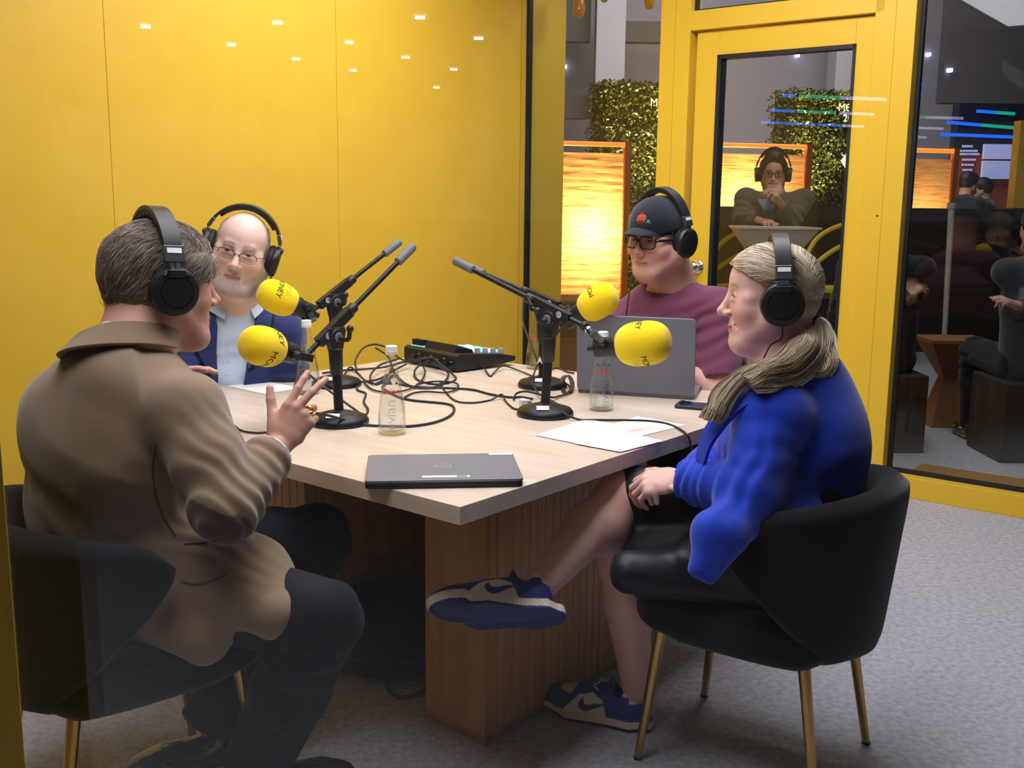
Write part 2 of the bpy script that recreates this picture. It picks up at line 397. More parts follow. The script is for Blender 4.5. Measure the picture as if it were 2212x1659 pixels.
def reed_mat():
    m = bpy.data.materials.new('reed_cloth'); m.use_nodes = True; nt = m.node_tree
    for n in list(nt.nodes):
        if n.type != 'OUTPUT_MATERIAL': nt.nodes.remove(n)
    out = nt.nodes[0]
    tc = nt.nodes.new('ShaderNodeTexCoord'); mp = nt.nodes.new('ShaderNodeMapping'); mp.inputs['Scale'].default_value = (1.8, 1.8, 52)
    nz = nt.nodes.new('ShaderNodeTexNoise'); nz.inputs['Scale'].default_value = 2.2; nz.inputs['Detail'].default_value = 5; nz.inputs['Roughness'].default_value = .65
    rp = nt.nodes.new('ShaderNodeValToRGB'); rp.color_ramp.elements[0].position = .34; rp.color_ramp.elements[1].position = .52
    rp.color_ramp.elements[0].color = lin((196, 104, 34)); rp.color_ramp.elements[1].color = lin((255, 196, 120))
    t = nt.nodes.new('ShaderNodeBsdfTranslucent'); d = nt.nodes.new('ShaderNodeBsdfDiffuse'); x = nt.nodes.new('ShaderNodeMixShader'); x.inputs[0].default_value = .25
    nt.links.new(tc.outputs['Object'], mp.inputs[0]); nt.links.new(mp.outputs[0], nz.inputs[0]); nt.links.new(nz.outputs[0], rp.inputs[0])
    nt.links.new(rp.outputs[0], t.inputs[0]); nt.links.new(rp.outputs[0], d.inputs[0])
    nt.links.new(t.outputs[0], x.inputs[1]); nt.links.new(d.outputs[0], x.inputs[2]); nt.links.new(x.outputs[0], out.inputs[0])
    return m
REED = reed_mat()
def screen(pl, pr, ytop, ybar, label, lampx, lampz, power):
    a, b = row(pl), row(pr); zt = hz(pr, ybar); zf = hz(pr, ytop)
    L = np.linalg.norm(b - a); r = thing('glowing_screen', label, 'screen', 'orange woven light screens', tuple(a))
    m_ = MB(); nseg = 60                    # woven cloth, slightly uneven
    xs = np.linspace(0, L - .035, 24); zs = np.linspace(.45, zf, nseg); v = []; f = []
    for side in (0, 1):
        for z_ in zs:
            for x_ in xs:
                v.append(a + RD * x_ + Z * z_ + RN * (0.012 * side + .006 * math.sin(z_ * 90 + x_ * 3)))
    n1 = len(xs) * nseg
    for i in range(nseg - 1):
        for j in range(len(xs) - 1):
            q = i * len(xs) + j; f.append((q, q + 1, q + len(xs) + 1, q + len(xs)))
    m_.add(np.array(v)[:n1], f); c = keep(m_.build('woven_cloth', REED), r)
    p = MB(); p.box(b + Z * (zt + .03) / 2, (.06, .06, zt + .03), (RD, RN, Z)); p.box(a + Z * zt / 2 + RD * .02, (.05, .05, zt), (RD, RN, Z))
    p.box((a + b) / 2 + Z * .40, (L, .05, .08), (RD, RN, Z))
    keep(p.build('post', ORW, smooth=False), r)
    t = MB(); t.cyl(a + Z * zt, b + Z * zt, .022); keep(t.build('top_rail', ORL), r)
    l = bpy.data.lights.new('screen_lamp', 'POINT'); l.energy = power; l.color = (1, .74, .42); l.shadow_soft_size = .12
    o = bpy.data.objects.new('screen_lamp', l); COL.objects.link(o)
    lp = row(lampx); o.location = lp + RN * .30 + Z * lampz
screen(1100, 1352, 332, 313, 'glowing orange woven screen left of the yellow door, brightest and tallest in view', 1280, 1.02, 110)
screen(1500, 1740, 336, 318, 'glowing orange woven screen behind the bearded man outside', 1610, 1.25, 75)
screen(1880, 2055, 345, 327, 'darker orange woven screen seen through the right-hand pane', 1990, 1.15, 22)
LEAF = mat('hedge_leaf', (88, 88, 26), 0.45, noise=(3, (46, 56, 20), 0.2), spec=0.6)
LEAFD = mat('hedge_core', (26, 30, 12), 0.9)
TXW = mat('white_letters', (226, 226, 226), 0.6)
def hedge(pl, pr, ytop, label, bright, txt_px, txt_y):
    a, b = row(pl, .55), row(pr, .55); zt = hz(pl, ytop, .55); L = np.linalg.norm(b - a); dp = .45
    r = thing('hedge_pillar', label, 'hedge', 'artificial hedge pillars', tuple(a))
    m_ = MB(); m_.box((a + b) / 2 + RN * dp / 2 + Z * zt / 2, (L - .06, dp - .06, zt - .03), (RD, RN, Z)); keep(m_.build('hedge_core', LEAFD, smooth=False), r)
    m_ = MB(); N = 15000
    fx = rng.random(N) * L; fz = rng.random(N) * zt; dd = rng.random(N) * .05
    P = a + fx[:, None] * RD + fz[:, None] * Z - (dd - .02)[:, None] * RN
    k = int(N * .16); P[:k] = a + (rng.random(k) * dp)[:, None] * RN + (rng.random(k) * zt)[:, None] * Z - ((rng.random(k) * .05) - .02)[:, None] * RD
    k2 = int(N * .22); P[k:k2] = a + (rng.random(k2 - k) * L)[:, None] * RD + (rng.random(k2 - k) * dp)[:, None] * RN + ((rng.random(k2 - k) * .04) + zt - .02)[:, None] * Z
    D = rng.normal(size=(N, 3)); D /= np.linalg.norm(D, axis=1)[:, None]; S = np.cross(D, rng.normal(size=(N, 3))); S /= np.linalg.norm(S, axis=1)[:, None]
    l_ = .014 + .012 * rng.random(N)
    v = np.stack([P - D * l_[:, None], P + S * l_[:, None] * .55, P + D * l_[:, None], P - S * l_[:, None] * .55], 1).reshape(-1, 3)
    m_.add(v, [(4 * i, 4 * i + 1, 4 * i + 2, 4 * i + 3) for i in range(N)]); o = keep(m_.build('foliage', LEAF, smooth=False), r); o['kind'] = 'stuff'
    t = MB(); c = row(txt_px, .50); zz = hz(txt_px, txt_y, .5)
    text(t, 'MONEY', .105, c + Z * (zz + .045) - RN * .12, RD, Z); text(t, '20/20', .105, c + Z * (zz - .055) - RN * .12, RD, Z)
    keep(t.build('lettering', TXW, smooth=False), r)
    for q, pw in bright:
        l = bpy.data.lights.new('hedge_uplight', 'SPOT'); l.energy = pw; l.color = (1, .86, .35); l.spot_size = .42; l.spot_blend = .5; l.shadow_soft_size = .03
        o = bpy.data.objects.new('hedge_uplight', l); COL.objects.link(o); o.location = row(q) - RN * .35 + Z * .12
        o.rotation_euler = (Vector(row(q, .6) + Z * 2.3) - Vector(o.location)).to_track_quat('-Z', 'Y').to_euler()
hedge(1302, 1553, 175, 'tall artificial hedge pillar with MONEY lettering behind the yellow door frame', [(1378, 2600), (1550, 1500)], 1424, 236)
hedge(1703, 1960, 193, 'tall artificial hedge pillar with white lettering right of the bearded man outside', [(1768, 2600)], 1817, 246)
HX = mat('white_board', (205, 205, 215), 0.5)
for px, py, nm in ((1468, 352, 'white hexagon board on the hedge left of the door glass'), (1856, 348, 'white hexagon board on the hedge right of the man outside')):
    c = row(px, .45); c = c + Z * hz(px, py, .45)
    hx = [(math.cos(t) * .27, math.sin(t) * .27 * .62 / .62) for t in np.arange(6) * math.pi / 3]
    r = thing('hexagon_board', nm, 'board', None, tuple(c))
    m_ = MB(); m_.prism([(x, y * .72) for x, y in hx], c - RN * .06, RD, Z, RN * .03); keep(m_.build('board_panel', HX, smooth=False), r)
    t = MB(); text(t, 'greenlite', .09, c - RN * .064 + RD * .05, RD, Z); t.lathe([(.022, 0), (.022, .002)], c - RN * .062 - RD * .16, -RN, 14)
    keep(t.build('lettering', mat('grey_print', (90, 96, 110), .7), smooth=False), r)
# low dark partition in front of that line, hall end wall and its columns
DKB = mat('dark_partition', (66, 54, 42), 0.8, noise=(2, (52, 44, 38), .3))
a, b = row(1515, -1.2), row(2420, -1.2); z_ = hz(1700, 447, -1.2)
m_ = MB(); m_.box((a + b) / 2 + Z * z_ / 2, (np.linalg.norm(b - a), .12, z_), (RD, RN, Z)); tag(m_.build('partition', DKB, smooth=False), 'low dark partition behind the bearded man outside', 'partition')
WG = mat('hall_wall_grey', (150, 146, 150), 0.9); WD = mat('hall_wall_dark', (80, 76, 78), 0.9); WC = mat('hall_column_pale', (172, 168, 170), 0.85)
BK = 15.0
def bk(px0, px1, y0, y1, dz, name, m_, label=None, cat=None, depth=.2):
    A, B, C_ = aty(px0, y1, BK + dz), aty(px1, y1, BK + dz), aty(px0, y0, BK + dz)
    q = MB(); w_ = B[0] - A[0]; h_ = abs(C_[2] - A[2]); q.box(((A[0] + B[0]) / 2, A[1] + depth / 2, (A[2] + C_[2]) / 2), (w_, depth, h_))
    return tag(q.build(name, m_, smooth=False), label, cat)
o = MB(); o.box((3, 16.2, 4), (30, .2, 8)); tag(o.build('wall_back', WG, smooth=False), 'grey far wall of the exhibition hall', kind='structure')
bk(1335, 1500, 45, 90, 0, 'wall_band', WD, 'dark band high on the hall wall right of the column', 'wall band')
bk(1180, 1275, -20, 88, 0, 'wall_band', WD, 'dark band high on the hall wall left of the column', 'wall band')
bk(1180, 1275, 205, 255, 0, 'wall_band', WD, 'dark band lower on the hall wall left of the column', 'wall band')
bk(1275, 1335, -60, 640, -.4, 'hall_column', WC, 'pale square column behind the leftmost orange screen', 'column', .4)
bk(1786, 1822, -60, 460, -.4, 'hall_column', WC, 'pale square column seen through the door glass', 'column', .4)
bk(2034, 2400, -120, 222, -1.2, 'hall_fascia', WD, 'dark fascia above the display wall through the right-hand pane', 'fascia')
# display wall through the right-hand pane
dz = -2.5
bk(2034, 2420, 222, 700, dz, 'display_wall', mat('display_dark', (26, 27, 46), .5), 'dark display wall seen through the right-hand pane', 'display wall', .2)
bk(2062, 2183, 330, 470, dz - .12, 'rust_panel', mat('rust_panel', (150, 66, 36), .7), 'rust coloured panel low on the display wall', 'panel', .05)
SCR = mat('lit_screen', (190, 200, 235), .4, emit=(150, 165, 235), emit_s=.42)
for x0, x1, y0, y1, nm in ((2125, 2188, 311, 343, 'upper pale lit screen on the dark display wall'), (2121, 2184, 347, 386, 'lower pale lit screen on the dark display wall')):
    bk(x0, x1, y0, y1, dz - .2, 'wall_screen', SCR, nm, 'screen', .05)
LT = MB(); LT.box(aty(2091, 346, BK + dz - .08), (.36, .01, .52), None, 1)
for k, (x0, x1, y) in enumerate(((2078, 2102, 316), (2066, 2112, 326), (2072, 2116, 333), (2078, 2108, 345), (2076, 2104, 356), (2079, 2101, 367), (2082, 2098, 377))):
    A = aty(x0, y, BK + dz - .14); B = aty(x1, y, BK + dz - .14); n_ = int((x1 - x0) / 6)
    for q in range(n_): LT.box(A + (B - A) * (q + .5) / n_ + V3(0, 0, 0), (np.linalg.norm(B - A) / n_ * rng.uniform(.5, .85), .02, .024))
tag(LT.build('lit_lettering', [SCR, GASKET], smooth=False), 'rows of small lit lettering on the display wall', 'lettering')
LBB = mat('bar_blue', (20, 60, 200), .5, emit=(30, 110, 235), emit_s=1.3); LBG = mat('bar_green', (20, 160, 120), .5, emit=(20, 190, 150), emit_s=.7)  # glowing bars imitate light strips mirrored in the right pane
for i, (a_, b_, c_, d_) in enumerate(((2110, 240, 2192, 246), (2046, 264, 2190, 276), (2032, 290, 2188, 296))):
    A = aty(a_, b_, BK + dz - .012); B = aty(c_, d_, BK + dz - .012); q = MB(); dr = unit(B - A)
    q.box(A + (B - A) * .25, (np.linalg.norm(B - A) * .5, .03, .035), (dr, np.cross(Z, dr), np.cross(dr, np.cross(Z, dr))), 0); q.box(A + (B - A) * .75, (np.linalg.norm(B - A) * .5, .03, .035), (dr, np.cross(Z, dr), np.cross(dr, np.cross(Z, dr))), 1)
    tag(q.build('mirrored_bar', [LBB, LBB if i == 2 else LBG], smooth=False), ('top', 'middle', 'bottom')[i] + ' glowing blue bar in place of a mirrored light strip', 'mirrored bar', 'bars in place of mirrored light strips')
q = MB(); A = at(2182, 440, 8.6); q.box((A[0] + .2, A[1], 1.64), (.40, .12, .70)); q.cyl((A[0] + .2, A[1], 1.9), (A[0] + .2, A[1], 6.06), .012); tag(q.build('reflection_board', YEL, smooth=False), 'yellow board in place of a yellow reflection at the far right edge outside', 'sign')  # a yellow reflection, built here as a solid board
for i, (px, py, zc) in enumerate(((1216, 144, 16.07), (1722, 120, 16.07), (2005, 118, 16.07), (2051, 152, 13.77), (1985, 184, 16.07))):
    q = MB(); c = aty(px, py, zc); q.box(c, (.11 if i == 0 else .055, .08, .045)); tag(q.build('spot_lamp', LEDM['w'] if i < 4 else LEDM['b'], smooth=False), ['tiny row of lamps on the hall wall left of the column', 'tiny spot lamp high in the door glass', 'upper tiny spot lamp high in the right-hand pane', 'lower tiny spot lamp in the right-hand pane', 'tiny blue spot lamp in the right-hand pane'][i], 'spot lamp')
# ochre strip outside the right pane, put in for a reflection of yellow
q = MB(); wbox(q, .04, 3.4, 0, .02, -.12, -.62); tag(q.build('reflection_strip', mat('ochre_reflection', (166, 124, 26), .6), smooth=False), 'ochre floor strip in place of a reflection outside the right-hand pane', 'strip')

# honey drips hanging at the top of the left pane
HON = mat('honey_resin', (214, 140, 18), 0.18, coat=.6, sss=0)
for px, yt, nm in ((1250, 40, 'largest honey coloured drip at the top of the left pane'), (1305, 6, 'middle honey coloured drip, shortest of the three'), (1402, 21, 'right-hand honey coloured drip beside the door frame')):
    c = at(px, yt, 5.72 - (px - 1250) * .0022); hh = 2.45 - c[2]; wd = .034 if px < 1260 else .027
    m_ = MB(); m_.lathe([(.001, 0), (wd * .55, .006), (wd * .9, .022), (wd, .05), (wd * .86, .085), (wd * .7, hh * .6 + .05), (wd * 1.1, hh - .01), (wd * 1.6, hh)], c, Z, 20)
    tag(m_.build('honey_drip', HON), nm, 'drip', 'honey drips above the left pane')

# high white table, yellow stools and cardboard table outside
TW = mat('white_laminate', (196, 190, 186), .45)
c = at(1668, 489, 6.5); r = thing('bar_table', 'white high table with inverted pyramid base in front of the man outside', 'table', None, (c[0], c[1], 0))
m_ = MB(); hw = .255; dp = .2
m_.loft([np.array([c + V3(-hw, -dp, -.012), c + V3(hw, -dp, -.012), c + V3(hw * .82, dp, -.012), c + V3(-hw * .9, dp, -.012)]), np.array([c + V3(-hw, -dp, 0), c + V3(hw, -dp, 0), c + V3(hw * .82, dp, 0), c + V3(-hw * .9, dp, 0)])])
keep(m_.build('tabletop', TW, smooth=False), r)
m_ = MB(); q = c - Z * .012
m_.loft([np.array([q + V3(-.03, -.06, -.30), q + V3(.03, -.06, -.30), q + V3(.03, .06, -.30), q + V3(-.03, .06, -.30)]), np.array([q + V3(-hw + .01, -dp + .01, 0), q + V3(hw - .01, -dp + .01, 0), q + V3(hw * .8, dp - .01, 0), q + V3(-hw * .88, dp - .01, 0)])])
m_.loft([np.array([V3(c[0] + x * .26, c[1] + y * .2, .0) for x, y in ((-1, -1), (1, -1), (1, 1), (-1, 1))]), np.array([V3(c[0] + x * .04, c[1] + y * .06, c[2] - .32) for x, y in ((-1, -1), (1, -1), (1, 1), (-1, 1))])])
keep(m_.build('pyramid_base', TW, smooth=False), r)
YPL = mat('yellow_plastic', (226, 196, 30), .4)
def stool(px, py, zc, ry, label):
    c = at(px, py, zc); c = V3(c[0], c[1], 0); r = thing('bar_stool', label, 'stool', 'yellow bar stools outside', tuple(c))
    cs, sn = math.cos(ry), math.sin(ry); T = lambda x, y, z: c + V3(x * cs - y * sn, x * sn + y * cs, z)
    m_ = MB()                               # seat
    m_.loft([np.array([T(.21 * math.cos(t), .20 * math.sin(t), z_) * 1.0 for t in np.arange(20) * math.pi / 10]) for z_ in (.72, .745)])
    keep(m_.build('seat', YPL, r and None), r)
    m_ = MB()                               # two looping back rails
    for hh, w_ in ((1.16, .24), (1.02, .20)):
        m_.tube(spline([T(-w_, .16, .86 if hh > 1.1 else .80), T(-w_ * .98, -.02, hh - .10), T(-w_ * .6, -.2, hh), T(0, -.25, hh + .01), T(w_ * .6, -.2, hh), T(w_ * .98, -.02, hh - .10), T(w_, .16, .86 if hh > 1.1 else .80)], 8), .017, 8)
    for x_ in (-.1, .1): m_.tube([T(x_, -.22, 1.15), T(x_ * .8, -.2, .74)], .014, 8)
    for x_ in (-.24, .24): m_.tube([T(x_, .16, .86), T(x_ * .8, .12, .73)], .016, 8)
    keep(m_.build('back_rail', YPL), r)
    for x_, y_ in ((-1, -1), (1, -1), (1, 1), (-1, 1)):
        m_ = MB(); m_.tube([T(x_ * .14, y_ * .13, .72), T(x_ * .21, y_ * .2, 0)], .014, 8); keep(m_.build('leg', YPL), r)
stool(1826, 560, 7.1, 2.4, 'yellow plastic bar stool behind the woman, seen through the door glass')
stool(1612, 560, 7.2, .6, 'yellow bar stool under the man outside')
CARD = mat('cardboard', (156, 112, 72), .8, noise=(6, (140, 98, 62), .3))
def card_table(c, h, w_, label, name='cardboard_table', x0=1.0):
    r = thing(name, label, 'table', None, tuple(c)); q = lambda s_, z_, w2: np.array([c + V3(a * s_ * w2, b * s_ * w2, z_) for a, b in ((-1, -.8), (1, -.8), (1, .8), (-1, .8))])
    m_ = MB(); m_.loft([q(1, h - .02, w_), q(1, h, w_)]); keep(m_.build('tabletop', CARD, smooth=False), r)
    m_ = MB(); m_.loft([q(1, 0, w_ * .72), q(1, h * .55, w_ * .3), q(1, h - .02, w_ * .96)]); keep(m_.build('hourglass_base', CARD, smooth=False), r)
c = at(2046, 880, 6.3); card_table(V3(c[0], c[1], 0),   .53, .18, 'brown cardboard hourglass table outside the right-hand pane')
c = at(1225, 760, 7.6); card_table(V3(c[0], c[1], 0), .62, .3, 'brown cardboard table seen left of the open laptop')
PW = mat('pale_pole', (176, 170, 166), .5)
a = at(2046, 712, 6.62); b = at(2056, 440, 6.62); m_ = MB(); m_.cyl(V3(a[0], a[1], .0), V3(b[0], b[1], b[2]), .014, .02); m_.cyl(V3(b[0], b[1], b[2] - .03), b + Z * .005, .028)
o = m_.build('pole', PW); tag(o, 'pale upright pole rising behind the cardboard table outside', 'pole')
# ------------------------------------------------------------------ the table
TN = V3(-0.0935, 1.9279, 0); TA = 0.8852
TU = V3(math.cos(TA), math.sin(TA), 0); TV = V3(-math.sin(TA), math.cos(TA), 0); TS = 1.43; TH = 0.735
def tp(a, b, z=TH): return TN + TU * a + TV * b + Z * z
tbl = thing('table', 'square light oak table with slatted plinth legs between the four people', 'table', None, tuple(tp(.7, .7, 0)))
m_ = MB(); m_.box((0, 0, TH - .019), (TS + .015, TS, .038))
top = m_.build('tabletop', OAK_T, smooth=False, bevel=.0015); top.parent = tbl; top.rotation_euler = (0, 0, TA); top.location = (tp(.7, .7, 0) * 0 + (TU * .0175 + TV * .015)).tolist()
def fin(v0, v1, u0=.346, u1=1.036, gap=.031):
    m_ = MB(); z0, z1 = .031, TH - .038
    m_.box(tp((u0 + u1) / 2, (v0 + v1) / 2, (z0 + z1) / 2), (u1 - u0 - .012, v1 - v0 - .012, z1 - z0), (TU, TV, Z))
    def slats(a0, a1, fix, along, nrm, plain=0.0):
        L = a1 - a0; p0 = a0
        if plain: pass
        n = max(1, round((L - plain) / gap)); st = (L - plain) / n
        segs = ([(a0, a0 + plain)] if plain else []) + [(a0 + plain + i * st, a0 + plain + (i + 1) * st) for i in range(n)]
        for q0, q1 in segs:
            c = (tp((q0 + q1) / 2, fix) if along == 'u' else tp(fix, (q0 + q1) / 2)); c[2] = (z0 + z1) / 2
            ax = (TU, TV, Z) if along == 'u' else (TV, TU, Z)
            m_.box(c + nrm * .0, ((q1 - q0) - .0026, .012, z1 - z0), ax)
    return m_, slats
for v0, v1, plain in ((.231, .430, True), (.889, 1.087, False)):
    m_, sl = fin(v0, v1)
    sl(.346, 1.036, v0 + .003, 'u', TV); sl(.346, 1.036, v1 - .003, 'u', TV)
    if plain: m_.box(tp(.348, (v0 + v1) / 2, (.031 + TH - .038) / 2), (.014, v1 - v0, TH - .069), (TU, TV, Z))
    else: sl(v0, v1, .349, 'v', TU)
    sl(v0, v1, 1.033, 'v', TU)
    keep(m_.build('slatted_leg', OAK, smooth=False), tbl)
    p = MB(); p.box(tp(.691, (v0 + v1) / 2, .016), (.672, v1 - v0 - .018, .032), (TU, TV, Z)); keep(p.build('plinth', OAK_P, smooth=False), tbl)
p = MB(); p.box(tp(.97, .66, .36), (.04, .47, .64), (TU, TV, Z)); keep(p.build('cross_panel', OAK, smooth=False), tbl)

# ------------------------------------------------------------------ laptops, phone, papers
LAPG = mat('laptop_grey', (118, 121, 133), 0.4, metal=0.2, noise=(2, (124, 127, 139), .3)); LAPK = mat('laptop_black', (22, 22, 25), 0.5)
LAPB = mat('laptop_slate', (116, 121, 132), 0.42, metal=0.15); STW = mat('sticker_white', (240, 238, 232), .5); STT = mat('sticker_teal', (44, 130, 140), .5); LOGO = mat('emblem_grey', (188, 192, 202), .35, metal=.3)
a, b = V3(-.2952, 2.0351, 0), V3(.0261, 2.0687, 0); lx = unit(b - a); ly = V3(-lx[1], lx[0], 0); lo = a + Z * TH
r = thing('laptop', 'closed dark grey laptop lying on the near corner of the table', 'laptop', None, tuple(a + lx * .16 + Z * TH))
def rrect(w_, h_, rad, n=5):
    out = []
    for cx_, cy_, t0 in ((w_ - rad, h_ - rad, 0), (rad, h_ - rad, .5), (rad, rad, 1), (w_ - rad, rad, 1.5)):
        for k in range(n + 1):
            t = (t0 + .5 * k / n) * math.pi; out.append((cx_ + rad * math.cos(t), cy_ + rad * math.sin(t)))
    return out
m_ = MB(); m_.prism(rrect(.322, .217, .010), lo + Z * .001, lx, ly, Z * .0105); keep(m_.build('base', LAPK, bevel=.002), r)
m_ = MB(); m_.prism(rrect(.323, .218, .010), lo + Z * .0122, lx, ly, Z * .0066); keep(m_.build('lid', LAPG, bevel=.002), r)
L2 = lambda x, y, z=.0191: lo + lx * x + ly * y + Z * z
m_ = MB(); m_.loft([np.array([L2(.161 + .0185 * k * math.cos(t), .109 + .0185 * k * math.sin(t), z_) for t in np.arange(28) * math.pi / 14]) for k, z_ in ((1, .0188), (1, .0193), (.88, .0193), (.88, .0188))], close=True)
text(m_, 'DELL', .0125, L2(.161, .109, .0193), lx, ly); keep(m_.build('round_emblem', LOGO, smooth=False), r)
m_ = MB(); m_.prism(rrect(.098, .014, .002), L2(.116, .0155), lx, ly, Z * .0003, 0); m_.prism(rrect(.022, .0095, .002), L2(.187, .018), lx, ly, Z * .0005, 1)
s_ = m_.build('long_sticker', [STW, STT], smooth=False); keep(s_, r)
m_ = MB(); m_.prism(rrect(.052, .013, .001), L2(.268, .199), lx, ly, Z * .0003, 0); keep(m_.build('corner_sticker', STW, smooth=False), r)
# open laptop seen from behind its lid
a, b = V3(.2004, 3.1396, 0), V3(.5424, 3.0398, 0); lx = unit(b - a); ly = V3(-lx[1], lx[0], 0)      # ly points to its user
lo = a + Z * TH; W_ = np.linalg.norm(b - a)
r = thing('laptop', 'open slate grey laptop in front of the man in the black cap', 'laptop', None, tuple(a + lx * W_ / 2 + Z * TH))
m_ = MB(); m_.prism(rrect(W_, .245, .012), lo + Z * .001, lx, ly, Z * .014)
for i in range(5):
    for j in range(13): m_.box(lo + lx * (.03 + j * .0225) + ly * (.06 + i * .02) + Z * .0155, (.019, .0165, .002), (lx, ly, Z), 1)
keep(m_.build('base', [LAPB, LAPK], smooth=False), r)
lean = math.radians(7); lz = unit(Z * math.cos(lean) - ly * math.sin(lean)); ln = np.cross(lx, lz)
m_ = MB(); m_.prism(rrect(W_, .235, .012), lo + Z * .012 - ln * .0, lx, lz, ln * .007); keep(m_.build('lid', LAPB, bevel=.002), r)
m_ = MB(); m_.prism(rrect(W_ - .012, .215, .004), lo + Z * .024 + lx * .006 + ln * (-.0008), lx, lz, ln * .0007); 
keep(m_.build('screen', LAPK, smooth=False), r)
# phone
PH = mat('phone_navy', (34, 46, 84), .22, coat=.5); PE = mat('phone_edge', (58, 62, 74), .3, metal=.6)
c = V3(.4609, 2.9101, TH); lx = unit(V3(.93, -.36, 0)); ly = V3(-lx[1], lx[0], 0)
r = thing('phone', 'dark blue phone lying by the open laptop', 'phone', None, tuple(c))
m_ = MB(); m_.prism(rrect(.145, .072, .012), c + Z * .0008, lx, ly, Z * .0085); keep(m_.build('body', PE, bevel=.002), r)
m_ = MB(); m_.prism(rrect(.141, .068, .011), c + Z * .0093 + lx * .002 + ly * .002, lx, ly, Z * .0006, 0); m_.prism(rrect(.036, .036, .009), c + Z * .0098 + lx * .006 + ly * .028, lx, ly, Z * .002, 0)
for x, y in ((.015, .036), (.015, .053), (.031, .045)): m_.lathe([(.0065, 0), (.0065, .003)], c + Z * .0118 + lx * x + ly * y, Z, 14, 1)
keep(m_.build('back_cover', [PH, BLACKP]), r)
PLBL = {'l': 'sheet of white paper on the table in front of the man in the navy suit', 'a': 'white sheet lying nearest the microphone base, left of three beside the woman',
        'b': 'white sheet nearest the table edge, front of three beside the woman', 'c': 'white sheet farthest back, partly under the other two beside the woman'}
def paper(key, q, z, curl=0.0):
    P = [on(x, y, TH + z) for x, y in q]; m_ = MB()
    n = 6; v = []; 
    for i in range(n + 1):
        for j in range(n + 1):
            s_, t_ = i / n, j / n; p = (P[0] * (1 - s_) + P[1] * s_) * (1 - t_) + (P[3] * (1 - s_) + P[2] * s_) * t_
            v.append(p + Z * curl * (s_ - .5) ** 2)
    N1 = len(v); f = [(i * (n + 1) + j, (i + 1) * (n + 1) + j, (i + 1) * (n + 1) + j + 1, i * (n + 1) + j + 1) for i in range(n) for j in range(n)]
    v2 = [p - Z * .0007 for p in v]
    m_.add(v, f); m_.add(v2, [q_[::-1] for q_ in f])
    o = m_.build('paper', WHITE); tag(o, PLBL[key], 'paper', 'loose papers on the table'); return o
paper('l', [(491, 834), (571, 851), (652, 838), (567, 822)], .0012)
paper('c', [(1296, 925), (1375, 944), (1482, 918), (1378, 899)], .0012)
paper('a', [(1157, 940), (1246, 958), (1388, 926), (1266, 905)], .0022)
paper('b', [(1243, 958), (1340, 976), (1433, 952), (1327, 928)], .0034)

# ------------------------------------------------------------------ bottles
def bottle_glass():
    m = mat('bottle_glass', (245, 250, 250), 0.03, trans=1.0, ior=1.45); return m
BGL = pane_mat('bottle_glass', (250, 252, 252), 1.6); WAT = mat('water', (250, 252, 252), 0.0, trans=1.0, ior=1.33); CAPW = mat('white_cap', (232, 232, 230), .4); REDP = mat('red_print', (206, 60, 70), .6); GRP = mat('grey_print_dark', (92, 98, 104), .6)
# refraction of the filled body as one solid: water and wall together
BODY = mat('filled_glass', (250, 251, 250), 0.02, trans=1.0, ior=1.33, spec=.6)
def shadow_clear(m):
    """clear things let the lamp's light through without a black shadow"""
    nt = m.node_tree; out = [n for n in nt.nodes if n.type == 'OUTPUT_MATERIAL'][0]; b = nt.nodes['Principled BSDF']
    return m
def bottle(c, h, label, level=.62, facing=(0, -1, 0), txt=True):
    c = np.asarray(c, float); r_ = h * .155
    r = thing('water_bottle', label, 'bottle', 'glass water bottles on the table', tuple(c))
    P = [(.93, 0), (1.0, .02), (1.0, .16), (.97, .26), (.88, .38), (.72, .52), (.56, .65), (.43, .76), (.37, .85), (.36, .90), (.42, .905), (.42, .93)]
    pr = spline([(a * r_, b * h) for a, b in P], 3)
    m_ = MB(); m_.lathe([(.0005, .004)] + [(x, z + .0006) for x, z in pr], c, Z, 36, caps=False); keep(m_.build('glass_body', BGL), r)
    ins = [(max(x - .0028, .002), z) for x, z in pr if .02 * h < z < level * h]
    m_ = MB(); m_.lathe([(.0005, .0085)] + [(ins[0][0] * .8, .009)] + ins + [(ins[-1][0], level * h), (.0005, level * h)], c, Z, 36, caps=False); keep(m_.build('water', WATC, ), r)
    m_ = MB(); cr = .43 * r_; m_.lathe([(cr, .905 * h), (cr, .925 * h), (cr * 1.04, .93 * h), (cr * 1.04, .94 * h), (cr, .945 * h), (cr, .993 * h), (cr * .9, h), (.0005, h)], c, Z, 32); keep(m_.build('cap', CAPW), r)
    f = unit(facing); sd = np.cross(Z, f)
    ph0 = math.atan2(f[1], f[0])
    if txt:
        rad = lambda z: float(np.interp(z, pr[:, 1], pr[:, 0])) + .0012
        t = MB()
        def wrap(v, zc):
            out = []
            for x, y in v:
                z_ = zc + y; q = rad(z_); ph = ph0 + x / q; out.append(c + V3(math.cos(ph) * q, math.sin(ph) * q, z_))
            return out
        v, ff = text_pts('evian', h * .105); t.add(wrap(v, h * .50), ff, 0)
        for x0, w_, hh in ((-.018, .012, .6), (-.003, .014, 1.0), (.014, .011, .6)):
            k = h / .21; t.add(wrap([((x0 - w_ / 2) * k, .016 * k), ((x0 + w_ / 2) * k, .016 * k), (x0 * k, (.016 + .014 * hh) * k)], h * .50), [(0, 1, 2)], 1)
        keep(t.build('printed_label', [REDP, GRP], smooth=False), r)
        e = MB(); v, ff = text_pts('evian', h * .17); v = np.array([(y * -1, x) for x, y in v]); e.add(wrap(v * (1, 1), h * .24), ff); keep(e.build('raised_lettering', EMB, smooth=False), r)
    return r
